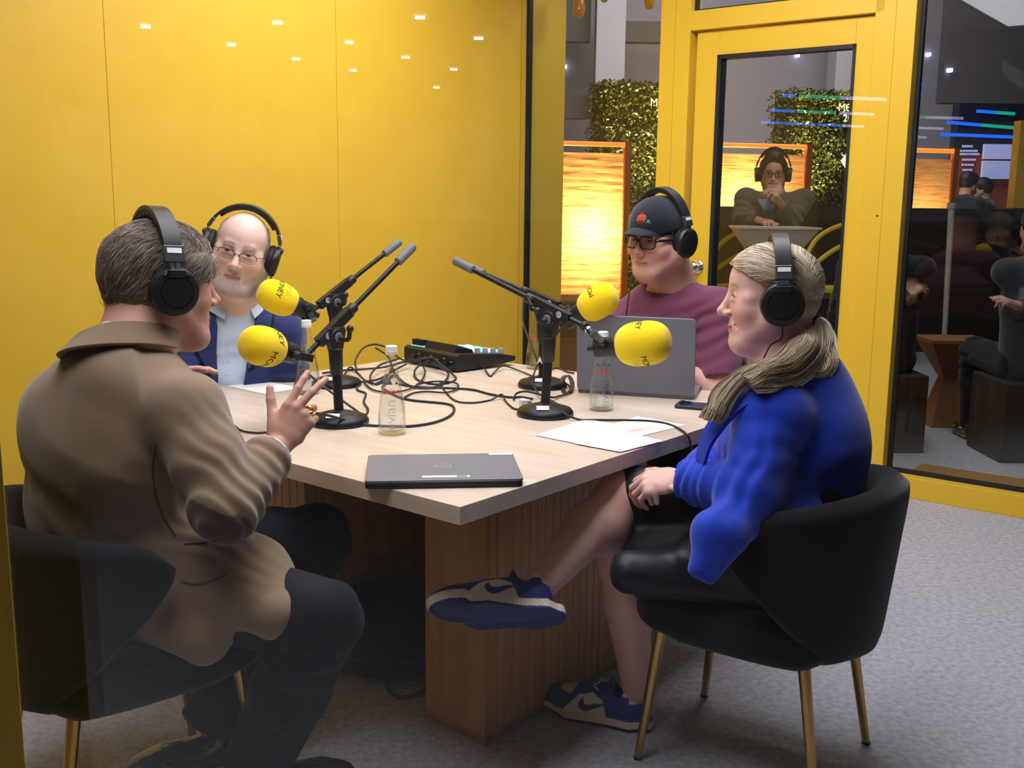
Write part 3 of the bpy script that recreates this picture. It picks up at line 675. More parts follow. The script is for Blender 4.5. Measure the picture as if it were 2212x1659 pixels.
WATC = pane_mat('water_clear', (252, 253, 253), 1.2); EMB = pane_mat('raised_glass', (226, 230, 230), 2.6)
bottle((-.2993, 2.5498, TH), .222, 'glass water bottle beside the left front microphone base, printed red', .68, unit(V3(.10, -2.5, 0)))
bottle((.2523, 2.8791, TH), .222, 'half empty glass water bottle in front of the open laptop', .30, unit(V3(.4, -2.5, 0)))
bottle((-.6122, 3.0738, TH), .222, 'glass water bottle behind the raised hand, near the white sheet', .66, unit(V3(1, .6, 0)))
bottle((.0831, 3.5924, TH), .222, 'glass water bottle half hidden behind the right-hand microphone stands', .5, unit(V3(-.6, -1, 0)))

# ------------------------------------------------------------------ microphones on table stands
def mic_stand(base, apex, foam_c, foam_d, tail, label, mlabel, handle_side, printed, foam_len=.126, tapex=None, sticker=True):
    """base on the table, apex = boom clamp, foam centre and axis (pointing away from its holder), tail = far end of the boom"""
    base = np.asarray(base, float)
    r = thing('microphone_stand', label, 'microphone stand', 'black table microphone stands', tuple(base))
    m_ = MB(); m_.lathe([(.076, 0), (.078, .004), (.077, .012), (.070, .020), (.045, .028), (.022, .033), (.016, .036), (.001, .036)], base + Z * .0005, Z, 40); keep(m_.build('base', BLACK), r)
    if sticker:
        t = MB(); q = base + V3(-.008, -.047, .0295); t.box(q, (.034, .022, .001), (V3(1, 0, 0), unit(V3(0, 1, .33)), unit(V3(0, -.33, 1)))); keep(t.build('sticker', STW, smooth=False), r)
    ap = np.asarray(apex, float); up = ap - base; L = np.linalg.norm(up); ud = unit(up)
    m_ = MB(); m_.cyl(base + Z * .03, base + ud * (L - .06), .0125, n=20); keep(m_.build('pole', BLACK), r)
    m_ = MB(); h0 = L * .52; m_.lathe([(.0135, h0 - .004), (.017, h0), (.018, h0 + .04), (.0185, h0 + .062), (.0165, h0 + .064), (.0165, h0 + .078), (.0135, h0 + .08)], base, ud, 24); keep(m_.build('height_clutch', BLACKP), r)
    bd = unit(np.asarray(tail, float) - ap); sd = unit(np.cross(bd, Z)); bu = np.cross(sd, bd)
    m_ = MB(); m_.loft([np.array([base + ud * (L * k) + sd * x * w1 + unit(np.cross(Z, sd)) * y * w2 for x, y in ((-1, -1), (1, -1), (1, 1), (-1, 1))]) for k, w1, w2 in ((.73, .012, .015), (.86, .012, .024), (.95, .012, .030), (1.0, .012, .026))])
    m_.lathe([(.021, -.017), (.023, -.012), (.023, .012), (.021, .017)], ap - Z * .026, sd, 24); m_.lathe([(.013, -.021), (.013, .021)], ap - Z * .026, sd, 20, 1)
    keep(m_.build('swivel_head', [BLACKP, GREYP], bevel=.003), r)
    m_ = MB(); hs = sd * handle_side; k0 = ap - Z * .03 + hs * .015; m_.tube(spline([k0, k0 + hs * .03, k0 + hs * .042 + Z * .005, k0 + hs * .046 + Z * .024], 5), .006, 8); m_.sphere(k0 + hs * .047 + Z * .03, .010, 14); keep(m_.build('clamp_handle', BLACKP), r)
    fc = np.asarray(foam_c, float); fd = unit(foam_d); fb = fc - fd * (foam_len * .52)       # foam_d runs holder -> foam tip
    tl = np.asarray(tail, float); Lb = np.linalg.norm(tl - ap)
    fe = ap - bd * .115                                                                        # front end of the boom
    m_ = MB(); m_.cyl(fe, tl - bd * .02, .0072, n=16); keep(m_.build('boom', BLACK), r)
    m_ = MB(); m_.box(ap + bd * .0, (.022, .026, .13), (sd, bu, bd)); m_.lathe([(.0135, .058), (.0145, .062), (.0145, .082), (.012, .086), (.0075, .09)], ap, bd, 20)
    for s_ in (-1, 1): m_.lathe([(.009, .0105), (.009, .0125), (.0075, .0125), (.0075, .0115), (.001, .0115)], ap - bd * .035, sd * s_, 18, 1)
    keep(m_.build('boom_clamp', [BLACKP, LOGO], bevel=.003), r)
    m_ = MB(); g = tl - bd * .075; m_.lathe([(.0075, 0), (.0125, .004), (.0125, .07), (.0105, .075), (.004, .0752), (.001, .074)], g, bd, 18); keep(m_.build('end_grip', GREYP), r)
    # the microphone itself
    k = thing('microphone', mlabel, 'microphone', 'yellow foam microphones', tuple(fc))
    R_ = foam_len * .395
    prof = []
    for t in np.linspace(0, math.pi, 33):
        x = math.sin(t); y = -math.cos(t); n_ = 2.6
        q = (abs(x) ** n_ + abs(y) ** n_) ** (-1 / n_); prof.append((max(R_ * x * q, .0006), foam_len * .5 * y * q))
    prof[0] = (R_ * .45, prof[0][1] + .001)
    side = unit(np.cross(fd, V3(0, 0, 1)))
    m_ = MB(); m_.lathe(prof, fc, fd, 48, side=side); keep(m_.build('foam_windscreen', FOAM), k)
    s2 = np.cross(fd, side)
    def prad(h): return float(np.interp(h, [p[1] for p in prof], [p[0] for p in prof])) + .0007
    vc = unit(V3(0, 0, CAMH) - fc); phc = math.atan2(vc @ s2, vc @ side); phd = math.atan2(-s2[2], -side[2]); sg = 1 if math.sin(phd - phc) > 0 else -1
    for body, size, dph, h0, mi, flip in printed:                                             # dph: turned from the lens side down the girth
        ph0 = phc + sg * dph                                              # lettering round the girth
        v, ff = text_pts(body, size); q = []
        for x, y in v:
            h = h0 + y * flip; ph = ph0 + x * flip / R_; rr = prad(h); q.append(fc + fd * h + (side * math.cos(ph) + s2 * math.sin(ph)) * rr)
        t = MB(); t.add(np.array(q), ff); keep(t.build('printed_lettering', (INK, INKP)[mi], smooth=False), k)
    m_ = MB(); m_.lathe([(.024, -.052), (.026, -.048), (.026, -.01), (.03, -.004), (.03, .012)], fb, fd, 28); m_.lathe([(.008, -.072), (.009, -.05)], fb, fd, 16); keep(m_.build('body', BLACKP), k)
    yk = unit(np.cross(fd, bd)); yk = yk if np.linalg.norm(np.cross(fd, bd)) > .2 else sd
    m_ = MB(); c1 = fb - fd * .022
    jx = fe                                                                                     # yoke joins body and boom end
    for s_ in (-1, 1):
        p = c1 + yk * s_ * .031; q = c1 + unit(jx - c1) * .04 + yk * s_ * .024
        m_.box((p + q) / 2, (.006, .02, np.linalg.norm(q - p) + .016), (yk, unit(np.cross(unit(q - p), yk)), unit(q - p)))
        m_.lathe([(.012, 0), (.012, .012), (.009, .016), (.001, .016)], c1 + yk * s_ * .03, yk * s_, 16)
    q = c1 + unit(jx - c1) * .042; m_.box(q, (.058, .02, .012), (yk, unit(np.cross(unit(jx - c1), yk)), unit(jx - c1)))
    keep(m_.build('yoke', BLACKP, bevel=.002), k)
    m_ = MB(); m_.cyl(q, jx, .009, .0085, 14); m_.sphere(jx, .0135, 14); keep(m_.build('ball_joint', BLACKP), k)
    m_ = MB(); m_.lathe([(.0098, 0), (.0098, .006)], q + (jx - q) * .62, jx - q, 14); keep(m_.build('thread_ring', CHROME), k)
    return fb, fd, ap, fe, bd
z_ = lambda p: float(CF @ (np.asarray(p) - V3(0, 0, CAMH)))
MICS = []
HP = math.pi
# front left stand (boom rises to the right, foam hangs left), front right, then the two behind them
MICS.append(mic_stand((-.4503, 2.6608, TH), at(722, 706, 2.70), at(568, 748, 2.56), at(512, 735, 2.42) - at(650, 768, 2.62), at(893, 532, 2.88), 'table stand at the front left, its foam microphone aimed at the man in brown',
    'yellow foam microphone nearest the raised hand', 1, [('MONEY', .026, 1.0, .006, 0, -1), ('20/20', .021, .95, -.022, 1, -1), ('MONEY', .026, -1.15, -.012, 0, -1)]))
MICS.append(mic_stand((-.5501, 3.2172, TH), at(722, 634, 3.22), at(600, 643, 3.13), at(560, 628, 3.10) - at(650, 668, 3.16), at(864, 522, 3.36), 'table stand behind the front left one, aimed at the man in navy',
    'yellow foam microphone in front of the man in navy', 1, [('MONEY', .024, -.85, .012, 0, -1), ('20/20', .02, -.85, -.014, 1, -1)]))
MICS.append(mic_stand((.0916, 2.7949, TH), at(1190, 668, 2.80), at(1389, 742, 2.66), at(1450, 738, 2.64) - at(1320, 750, 2.70), at(982, 563, 2.98), 'table stand at the front right, its long boom aimed at the woman',
    'yellow foam microphone in front of the open laptop, nearest the woman', -1, [('MONEY', .022, 1.25, .010, 0, 1), ('20/20', .018, 1.25, -.016, 1, 1), ('MONEY', .022, -1.35, .0, 0, 1)], foam_len=.146))
MICS.append(mic_stand((.0959, 3.2327, TH), at(1172, 646, 3.22), at(1292, 652, 3.10), at(1322, 630, 3.08) - at(1255, 672, 3.12), at(1010, 575, 3.4), 'table stand at the back right, half hidden by the front one',
    'yellow foam microphone against the maroon shirt', -1, [('MONEY', .022, -1.2, .005, 0, -1)], foam_len=.128))
# clutch chevron
m_ = MB(); c = at(1166, 778, 3.19); m_.prism([(-.009, -.012), (0, .013), (.009, -.012), (0, -.004)], c, V3(1, 0, 0), Z, V3(0, -.001, 0))
o = m_.build('chevron_mark', STW, smooth=False); st = [q for q in bpy.data.objects if q.name.startswith('microphone_stand')][-1]; keep(o, st)

# ------------------------------------------------------------------ podcast mixer
mx0 = on(858, 800, TH); 
c = (on(986, 806, TH)); fx = unit(on(1105, 776, TH) - on(986, 806, TH)); bx = unit(on(850, 778, TH) - on(986, 806, TH))
r = thing('audio_mixer', 'black podcast mixer with lit pads at the back of the table', 'mixer', None, tuple(c))
# frame: px along its rear panel (to the left), fy along its right flank (away, to the right)
wx, wy = .30, .27; px_ = unit(bx); fy = unit(V3(-px_[1], px_[0], 0)); fy = fy if fy @ fx > 0 else -fy
MQ = lambda x, y, z: c + px_ * x + fy * y + Z * (z + .004)
m_ = MB(); prof = [(0.0, 0.0), (0.0, .052), (.012, .060), (.20, .044), (wy, .030), (wy, .014), (wy - .05, .008)]
m_.loft([np.array([MQ(x, y, z) for y, z in prof]) for x in (0, .012, wx - .012, wx)]); keep(m_.build('chassis', BLACKP, bevel=.003), r)
m_ = MB(); m_.loft([np.array([MQ(x, y, z) for x, y, z in ((x0, .02, .058), (x0, .03, .085), (x0, .10, .064), (x0, .105, .052))]) for x0 in (.035, .205)]); keep(m_.build('display_hood', BLACKP, bevel=.002), r)
LEDC = mat('lit_cyan', (120, 235, 240), .5, emit=(120, 240, 245), emit_s=1.2); LEDWW = mat('lit_white', (250, 250, 250), .5, emit=(240, 255, 250), emit_s=1.3); KNB = mat('knob_grey', (150, 154, 162), .35)
for i in range(3):
    m_ = MB(); m_.box(MQ(.225 + .022 * i, .03, .072), (.016, .02, .022), (px_, fy, Z)); keep(m_.build('button', BLACKP, smooth=False), r)
m_ = MB(); m_.box(MQ(.245, .03, .0605), (.075, .022, .003), (px_, fy, Z)); keep(m_.build('light_strip', LEDC, smooth=False), r)
for i in range(4):
    m_ = MB(); m_.cyl(MQ(.028, .115 + .036 * i, .050 - .0028 * i), MQ(.028, .115 + .036 * i, .068 - .003 * i), .011, .009, 16); keep(m_.build('knob', KNB), r)
for i in range(4):
    for j in range(4):
        m_ = MB(); m_.box(MQ(.06 + .05 * i, .125 + .033 * j, .0525 - .0022 * j * 1.0), (.03, .022, .006), (px_, fy, Z)); keep(m_.build('pad', LEDWW if (i + j) % 2 == 0 else LEDC, smooth=False), r)
m_ = MB()
for i in range(7): m_.box(MQ(.03 + .036 * i, -.0008, .030 + .008 * (i % 2)), (.010, .0012, .003), (px_, fy, Z), 1)
for i in range(5): m_.box(MQ(.055 + .045 * i, -.006, .022), (.026, .014, .016), (px_, fy, Z), 0)
keep(m_.build('rear_sockets', [BLACKP, LOGO], smooth=False), r)
m_ = MB(); q = MQ(.02, -.012, .002); m_.box(q - Z * .003, (.02, .02, .006)); keep(m_.build('foot', BLACKP), r)

# ------------------------------------------------------------------ cables
def cable(pts, r_, label, name='cable', n=10, group='cables on the table', m=RUBBER):
    o = MB().tube(spline(pts, n), r_, 8).build(name, m); return tag(o, label, 'cable', group)
def tc(*q):
    """points on or over the table: (px, py, height above table)"""
    return [on(x, y, TH + h) for x, y, h in q]
G = .0035
cable(tc((636, 838, .16), (652, 800, .10), (700, 836, .06), (760, 880, .01), (786, 897, G), (795, 885, G), (786, 868, G), (790, 850, G), (772, 842, G), (775, 826, G), (792, 824, G), (820, 818, .004), (852, 800, .012), (878, 786, .02)), .0034, 'black cable dropping from the nearest foam microphone to the mixer')
cable(tc((684, 893, .038), (712, 898, .040), (760, 912, .012), (800, 919, G), (880, 921, G), (940, 912, G), (975, 896, G), (980, 880, G), (962, 872, G), (900, 866, G), (868, 860, G), (846, 850, G), (826, 836, .006), (842, 824, G)), .0038, 'thick black cable looping round the front bottle and mic base')
cable(tc((770, 800, .05), (768, 778, .055), (785, 752, .06), (810, 744, .062), (838, 752, .05), (858, 770, .03), (875, 780, .022)), .0034, 'black cable loop standing up left of the mixer')
cable(tc((697, 806, G), (740, 800, G), (790, 797, .005), (830, 793, .012), (870, 782, .022)), .0034, 'black cable running along the back edge into the mixer')
cable(tc((742, 812, G), (756, 793, .014), (772, 805, G), (790, 822, G), (812, 828, G), (838, 812, .012), (850, 790, .03), (884, 779, .026)), .003, 'thin black cable arching behind the front left stand')
cable(tc((880, 782, .024), (905, 776, .04), (935, 774, .045), (955, 790, .03), (975, 806, .012), (985, 818, G), (972, 826, G), (940, 830, G), (905, 822, G), (895, 806, .01), (905, 790, .03), (930, 780, .03)), .0036, 'black cable looping in front of the mixer')
cable(tc((862, 830, G), (900, 836, G), (960, 838, G), (1020, 842, G), (1060, 852, G), (1100, 858, G), (1126, 858, .004), (1150, 862, .008)), .004, 'thick black cable running from mixer to the right-hand stands')
cable(tc((950, 824, G), (962, 846, G), (985, 866, G), (1020, 870, G), (1060, 864, G), (1083, 852, .014), (1092, 866, G), (1106, 880, G), (1120, 884, G), (1150, 880, .006)), .0028, 'thin black cable wriggling along the middle of the table')
cable(tc((1000, 800, .006), (1022, 791, .012), (1042, 792, .012), (1058, 812, G), (1066, 806, .006), (1084, 791, .014), (1106, 795, .008), (1150, 812, G)), .0026, 'thin black cable waving right of the mixer')
cable(tc((1150, 660, .30), (1134, 640, .32), (1130, 690, .24), (1138, 720, .17), (1150, 752, .10), (1165, 790, .03), (1180, 800, .008), (1205, 795, .006), (1225, 803, G), (1240, 806, G)), .003, 'black cable hanging behind the right-hand stands')
cable(tc((1214, 706, .19), (1200, 726, .155), (1190, 745, .12), (1168, 775, .085), (1154, 806, .05), (1152, 830, .02), (1166, 852, .012), (1196, 868, G), (1206, 876, .012), (1190, 884, .02), (1164, 880, .02), (1172, 868, .02), (1212, 890, .02), (1250, 906, G), (1300, 907, G), (1400, 909, G), (1450, 918, .003), (1483, 938, .002), (1492, 960, -.03), (1494, 990, -.09)), .003, 'black cable from the front right microphone over the papers to the table edge')
cable(tc((1110, 862, .006), (1116, 850, .010), (1140, 846, .02), (1190, 858, .010), (1208, 856, .006), (1232, 846, .006), (1228, 832, .008), (1212, 826, .012)), .0032, 'black cable curled round the back right base')
cable(tc((474, 910, G), (500, 916, G), (522, 930, G), (556, 935, G), (590, 932, G)), .0026, 'thin black cable on the bare table left of the raised hand')
cable(tc((854, 806, .012), (836, 820, .006), (810, 830, .005), (800, 812, .018), (822, 788, .03), (862, 775, .03)), .0034, 'black cable twisting between the bottle and the mixer')
cable(tc((812, 752, .045), (838, 770, .03), (850, 800, .012), (872, 826, .006), (905, 838, .005), (940, 836, .006), (962, 822, .008), (968, 806, .012), (950, 792, .02), (930, 782, .026)), .0034, 'black cable crossing behind the front bottle towards the mixer sockets')
cable(tc((786, 826, .006), (806, 842, .005), (842, 848, .006), (880, 842, .007), (905, 828, .008), (918, 806, .014), (912, 786, .028)), .003, 'black cable curving under the tangle left of the mixer')
cable(tc((868, 862, G), (890, 850, .005), (920, 846, .006), (960, 848, .006), (984, 842, .006), (990, 832, .007), (978, 826, .008), (940, 824, .008), (900, 830, .008)), .003, 'thin black cable looping right of the front bottle')
m_ = MB(); P = spline(tc((1216, 838, .004), (1216, 818, .03), (1228, 812, .036), (1236, 828, .022), (1232, 846, .006), (1220, 848, .002), (1216, 838, .004)), 6); m_.tube(P, .0022, 8, flat=.0075, up=(1, .2, 0)); tag(m_.build('cable_tie', BLACKP), 'black hook and loop strap standing by the open laptop', 'cable tie')
m_ = MB(); q = on(1130, 882, TH); m_.box(q + Z * .013, (.017, .03, .026), (unit(V3(1, .3, 0)), unit(V3(-.3, 1, 0)), Z), 0); m_.box(q + Z * .014 + V3(.014, -.002, 0), (.012, .028, .022), (unit(V3(1, .3, 0)), unit(V3(-.3, 1, 0)), Z), 1)
tag(m_.build('cable_tag', [STW, LOGO], smooth=False, bevel=.001), 'small white cable tag beside the front right base', 'tag')

# ------------------------------------------------------------------ under the table: cable bag and coil
BAG = mat('black_nylon', (22, 23, 27), .8)
q0 = on(880, 1400, 0.0)
r = thing('cable_bag', 'low black round bag of cables on the floor under the table', 'bag', None, tuple(V3(q0[0] - .02, q0[1] + .16, 0)))
cb = V3(-.33, 2.86, 0)
r.location = cb.tolist()
m_ = MB(); m_.lathe([(.15, .0), (.19, .03), (.20, .10), (.18, .17), (.12, .20), (.001, .205)], cb + Z * .001, Z, 28); keep(m_.build('bag_body', BAG), r)
m_ = MB()
for k in range(4): m_.lathe([(.203 - .006 * k, .03 + .03 * k), (.207 - .006 * k, .036 + .03 * k), (.203 - .006 * k, .042 + .03 * k)], cb, Z, 28, caps=False)
keep(m_.build('coiled_cable', RUBBER), r)
P = spline([V3(-.42, 2.72, .20), V3(-.40, 2.70, .30), V3(-.32, 2.70, .37), V3(-.22, 2.72, .36), V3(-.17, 2.76, .26)], 8)
tag(MB().tube(P, .005, 8).build('cable', RUBBER), 'black cable arching up from the bag under the table', 'cable')
P = spline([on(850, 1440, .006), on(835, 1480, .006), on(860, 1505, .006), on(910, 1495, .006), on(935, 1470, .006), on(960, 1440, .006)], 8)
tag(MB().tube(P, .005, 8).build('cable', RUBBER), 'black cable loop on the floor left of the near table leg', 'cable')
# ------------------------------------------------------------------ sculpting: distance fields meshed by surface nets
_lat = np.random.default_rng(3).random((32, 32, 32)).astype(np.float32)
def vnoise(P):
    """smooth value noise in [-1,1] at points P (n,3)"""
    i = np.floor(P).astype(int); f = P - i; f = f * f * (3 - 2 * f); i &= 31; j = (i + 1) & 31
    g = lambda a, b, c: _lat[a, b, c]
    x0, y0, z0 = i.T; x1, y1, z1 = j.T; fx, fy, fz = f.T
    a = g(x0, y0, z0) * (1 - fx) + g(x1, y0, z0) * fx; b = g(x0, y1, z0) * (1 - fx) + g(x1, y1, z0) * fx
    c = g(x0, y0, z1) * (1 - fx) + g(x1, y0, z1) * fx; d = g(x0, y1, z1) * (1 - fx) + g(x1, y1, z1) * fx
    return ((a * (1 - fy) + b * fy) * (1 - fz) + (c * (1 - fy) + d * fy) * fz) * 2 - 1
class Field:
    def __init__(s, lo, hi, vox, fine=()):
        s.ax = []
        for k in range(3):
            x = lo[k]; out = []
            while x < hi[k]:
                out.append(x); st = vox
                for flo, fhi, fv in fine:
                    if flo[k] - .5 * fv <= x <= fhi[k]: st = min(st, fv)
                x += st
            s.ax.append(np.array(out, np.float32))
        s.D = np.full([len(a) for a in s.ax], 1.0, np.float32)
    def sub(s, lo, hi):
        sl = tuple(slice(int(np.searchsorted(a, l)), int(np.searchsorted(a, h))) for a, l, h in zip(s.ax, lo, hi))
        return sl, [s.ax[k][sl[k]].reshape([-1 if q == k else 1 for q in range(3)]) for k in range(3)]
    def put(s, sl, d, k, mode):
        o = s.D[sl]
        if o.size == 0: return
        d = np.broadcast_to(d, o.shape)
        if mode == 'sub': d = -d; sgn = -1
        elif mode == 'int': sgn = -1
        else: sgn = 1
        a, b = sgn * o, sgn * d
        if k > 0:
            h = np.clip(.5 + .5 * (b - a) / k, 0, 1); r = b * (1 - h) + a * h - k * h * (1 - h)
        else: r = np.minimum(a, b)
        s.D[sl] = (sgn * r).astype(np.float32)
    def cap(s, a, b, ra, rb=None, k=.02, mode='add'):
        rb = ra if rb is None else rb; a = np.asarray(a, float); b = np.asarray(b, float); m = max(ra, rb) + k + .02
        sl, (X, Y, Z_) = s.sub(np.minimum(a, b) - m, np.maximum(a, b) + m)
        u = b - a; L2 = u @ u + 1e-12
        t = np.clip(((X - a[0]) * u[0] + (Y - a[1]) * u[1] + (Z_ - a[2]) * u[2]) / L2, 0, 1)
        d = np.sqrt((X - a[0] - t * u[0]) ** 2 + (Y - a[1] - t * u[1]) ** 2 + (Z_ - a[2] - t * u[2]) ** 2) - (ra + (rb - ra) * t)
        s.put(sl, d, k, mode)
    def chain(s, pts, rs, k=.02, mode='add'):
        for a, b, ra, rb in zip(pts[:-1], pts[1:], rs[:-1], rs[1:]): s.cap(a, b, ra, rb, k, mode)
    def ell(s, c, r, A=None, k=.02, mode='add'):
        c = np.asarray(c, float); r = np.broadcast_to(np.asarray(r, float), (3,)); A = np.eye(3) if A is None else np.asarray(A)
        ext = np.sqrt(((A.T * r) ** 2).sum(1)) + k + .02
        sl, (X, Y, Z_) = s.sub(c - ext, c + ext); X, Y, Z_ = X - c[0], Y - c[1], Z_ - c[2]
        q0 = 0; q1 = 0
        for i in range(3):
            l = X * A[i][0] + Y * A[i][1] + Z_ * A[i][2]; q0 = q0 + (l / r[i]) ** 2; q1 = q1 + (l / r[i] ** 2) ** 2
        q0 = np.sqrt(q0) + 1e-6; s.put(sl, q0 * (q0 - 1) / (np.sqrt(q1) + 1e-6), k, mode)
    def loft(s, pts, ws_, ds_, right, k=.02, n=2.0, mode='add'):
        """elliptic sleeve along pts; half widths ws_ along right, ds_ across"""
        for a, b, wa, wb, da, db in zip(pts[:-1], pts[1:], ws_[:-1], ws_[1:], ds_[:-1], ds_[1:]):
            a = np.asarray(a, float); b = np.asarray(b, float); u = b - a; L = np.linalg.norm(u); u = u / L
            x = unit(np.asarray(right) - u * (np.asarray(right) @ u)); y = np.cross(u, x); m = max(wa, wb, da, db) + k + .02
            sl, (X, Y, Z_) = s.sub(np.minimum(a, b) - m, np.maximum(a, b) + m); X, Y, Z_ = X - a[0], Y - a[1], Z_ - a[2]
            h = X * u[0] + Y * u[1] + Z_ * u[2]; t = np.clip(h / L, 0, 1); e = h - t * L
            w_ = wa + (wb - wa) * t; d_ = da + (db - da) * t; mn = np.minimum(w_, d_)
            px = np.abs(X * x[0] + Y * x[1] + Z_ * x[2]) / w_; py = np.abs(X * y[0] + Y * y[1] + Z_ * y[2]) / d_; pe = np.abs(e) / mn
            q = ((px ** n + py ** n) + pe ** n) ** (1 / n)
            s.put(sl, (q - 1) * mn, k, mode)
    def func(s, lo, hi, fn, k=.0, mode='add'):
        sl, (X, Y, Z_) = s.sub(lo, hi); s.put(sl, fn(X, Y, Z_).astype(np.float32), k, mode)
    def plane(s, o, n_, k=0.0):
        """cut away everything on the side n_ points to"""
        o = np.asarray(o, float); n_ = unit(n_); s.func([a[0] for a in s.ax], [a[-1] + 1 for a in s.ax], lambda X, Y, Z_: (X - o[0]) * n_[0] + (Y - o[1]) * n_[1] + (Z_ - o[2]) * n_[2], k, 'int')
    def rough(s, amp, scale, fold=None, lim=.03, ridge=False):
        """noise relief; fold=(3x3 matrix) to stretch the pattern"""
        idx = np.nonzero(np.abs(s.D) < lim)
        P = np.stack([s.ax[k][idx[k]] for k in range(3)], 1).astype(float); Q = P if fold is None else P @ np.asarray(fold).T
        n_ = vnoise(Q * scale) * .65 + vnoise(Q * scale * 2.1 + 7) * .35
        if ridge: n_ = 1 - 2 * np.abs(n_) ** .7
        a = amp if not callable(amp) else amp(P)
        s.D[idx] += (n_ * a).astype(np.float32)
    def wrinkle(s, fn, lim=.03):
        idx = np.nonzero(np.abs(s.D) < lim); P = np.stack([s.ax[k][idx[k]] for k in range(3)], 1).astype(float)
        s.D[idx] += fn(P).astype(np.float32)
    def mesh(s):
        D = s.D; I = D < 0
        I[0] = I[-1] = False; I[:, 0] = I[:, -1] = False; I[:, :, 0] = I[:, :, -1] = False
        D = np.where(I, np.minimum(D, -1e-6), np.maximum(D, 1e-6))
        C = [I[a:I.shape[0] - 1 + a, b:I.shape[1] - 1 + b, c:I.shape[2] - 1 + c] for a in (0, 1) for b in (0, 1) for c in (0, 1)]
        any_ = C[0].copy(); all_ = C[0].copy()
        for c in C[1:]: any_ |= c; all_ &= c
        act = any_ & ~all_; ijk = np.argwhere(act); N = len(ijk)
        idx = np.full(act.shape, -1, np.int32); idx[act] = np.arange(N)
        i, j, k = ijk.T; val = {}
        for a in (0, 1):
            for b in (0, 1):
                for c in (0, 1): val[a, b, c] = D[i + a, j + b, k + c]
        acc = np.zeros((N, 3)); cnt = np.zeros(N)
        for ax in range(3):
            o = [q for q in range(3) if q != ax]
            for p in (0, 1):
                for q in (0, 1):
                    c0 = [0, 0, 0]; c0[o[0]] = p; c0[o[1]] = q; c1 = list(c0); c1[ax] = 1
                    v0, v1 = val[tuple(c0)], val[tuple(c1)]; m = (v0 < 0) != (v1 < 0)
                    t = np.where(m, v0 / (v0 - v1 + 1e-20), 0); pos = np.empty((N, 3))
                    pos[:, ax] = t; pos[:, o[0]] = p; pos[:, o[1]] = q; acc[m] += pos[m]; cnt[m] += 1
        acc /= cnt[:, None]; V = np.empty((N, 3))
        for ax, g in enumerate((i, j, k)):
            a = s.ax[ax].astype(float); V[:, ax] = a[g] + (a[g + 1] - a[g]) * acc[:, ax]
        F = []
        for ax in range(3):
            sl0 = [slice(1, -1)] * 3; sl1 = [slice(1, -1)] * 3; sl0[ax] = slice(0, -1); sl1[ax] = slice(1, None)
            A, B = I[tuple(sl0)], I[tuple(sl1)]; ch = np.argwhere(A != B); off = np.ones(3, int); off[ax] = 0; g = ch + off
            fl = A[tuple(ch.T)]; o1, o2 = (ax + 1) % 3, (ax + 2) % 3
            def cell(d1, d2):
                q = g.copy(); q[:, o1] -= d1; q[:, o2] -= d2; return idx[tuple(q.T)]
            q = np.stack([cell(1, 1), cell(0, 1), cell(0, 0), cell(1, 0)], 1); q[~fl] = q[~fl][:, ::-1]; F.append(q)
        F = np.concatenate(F); F = F[(F >= 0).all(1)]
        return V, F
def relax(V, F, n=1, lam=.5):
    e = np.concatenate([F[:, [0, 1]], F[:, [1, 2]], F[:, [2, 3]], F[:, [3, 0]]])
    for _ in range(n):
        s_ = np.zeros_like(V); c = np.zeros(len(V)); np.add.at(s_, e[:, 0], V[e[:, 1]]); np.add.at(s_, e[:, 1], V[e[:, 0]]); np.add.at(c, e[:, 0], 1); np.add.at(c, e[:, 1], 1)
        V = V * (1 - lam) + lam * s_ / np.maximum(c, 1)[:, None]
    return V
def biggest(V, F):
    """drop stray crumbs: keep the largest connected shell"""
    lab = np.arange(len(V))
    while True:
        m = lab[F].min(1); new = lab.copy()
        for c in range(4): np.minimum.at(new, F[:, c], m)
        new = new[new]
        if (new == lab).all(): break
        lab = new
    u, n_ = np.unique(lab, return_counts=True); big = u[n_.argmax()]; keepv = lab == big
    mp = np.cumsum(keepv) - 1; F = F[keepv[F[:, 0]]]; return V[keepv], mp[F]
def to_obj(name, V, F, m, parent=None, col=None, smooth=0, crumbs=False):
    if not crumbs: V, F = biggest(V, F)
    if smooth: V = relax(V, F, smooth)
    me = bpy.data.meshes.new(name); n = len(V); q = len(F); fl = F.shape[1]
    me.vertices.add(n); me.vertices.foreach_set('co', V.astype(np.float32).ravel())
    me.loops.add(q * fl); me.loops.foreach_set('vertex_index', F.astype(np.int32).ravel())
    me.polygons.add(q); me.polygons.foreach_set('loop_start', np.arange(q, dtype=np.int32) * fl); me.polygons.foreach_set('use_smooth', np.ones(q, bool))
    me.update(calc_edges=True); me.validate()
    for x in (m if isinstance(m, (list, tuple)) else [m]): me.materials.append(x)
    if col is not None:
        c = np.ones((n, 4), np.float32); c[:, :3] = col(V); a = me.color_attributes.new('Col', 'FLOAT_COLOR', 'POINT'); a.data.foreach_set('color', c.ravel())
    o = bpy.data.objects.new(name, me); COL.objects.link(o)
    if parent is not None: keep(o, parent)
    return o
L3 = lambda c: np.array(lin(c)[:3])
def frame(fwd, up=(0, 0, 1), roll=0.0, pitch=0.0):
    """rows: left, forward, up of a head or hand; pitch > 0 looks down, roll > 0 leans to its left"""
    f = unit(fwd); u = unit(np.asarray(up, float) - f * (np.asarray(up, float) @ f)); l = np.cross(u, f)
    c, s_ = math.cos(pitch), math.sin(pitch); f, u = f * c - u * s_, u * c + f * s_
    c, s_ = math.cos(roll), math.sin(roll); u, l = u * c + l * s_, l * c - u * s_
    return np.array([l, f, u])
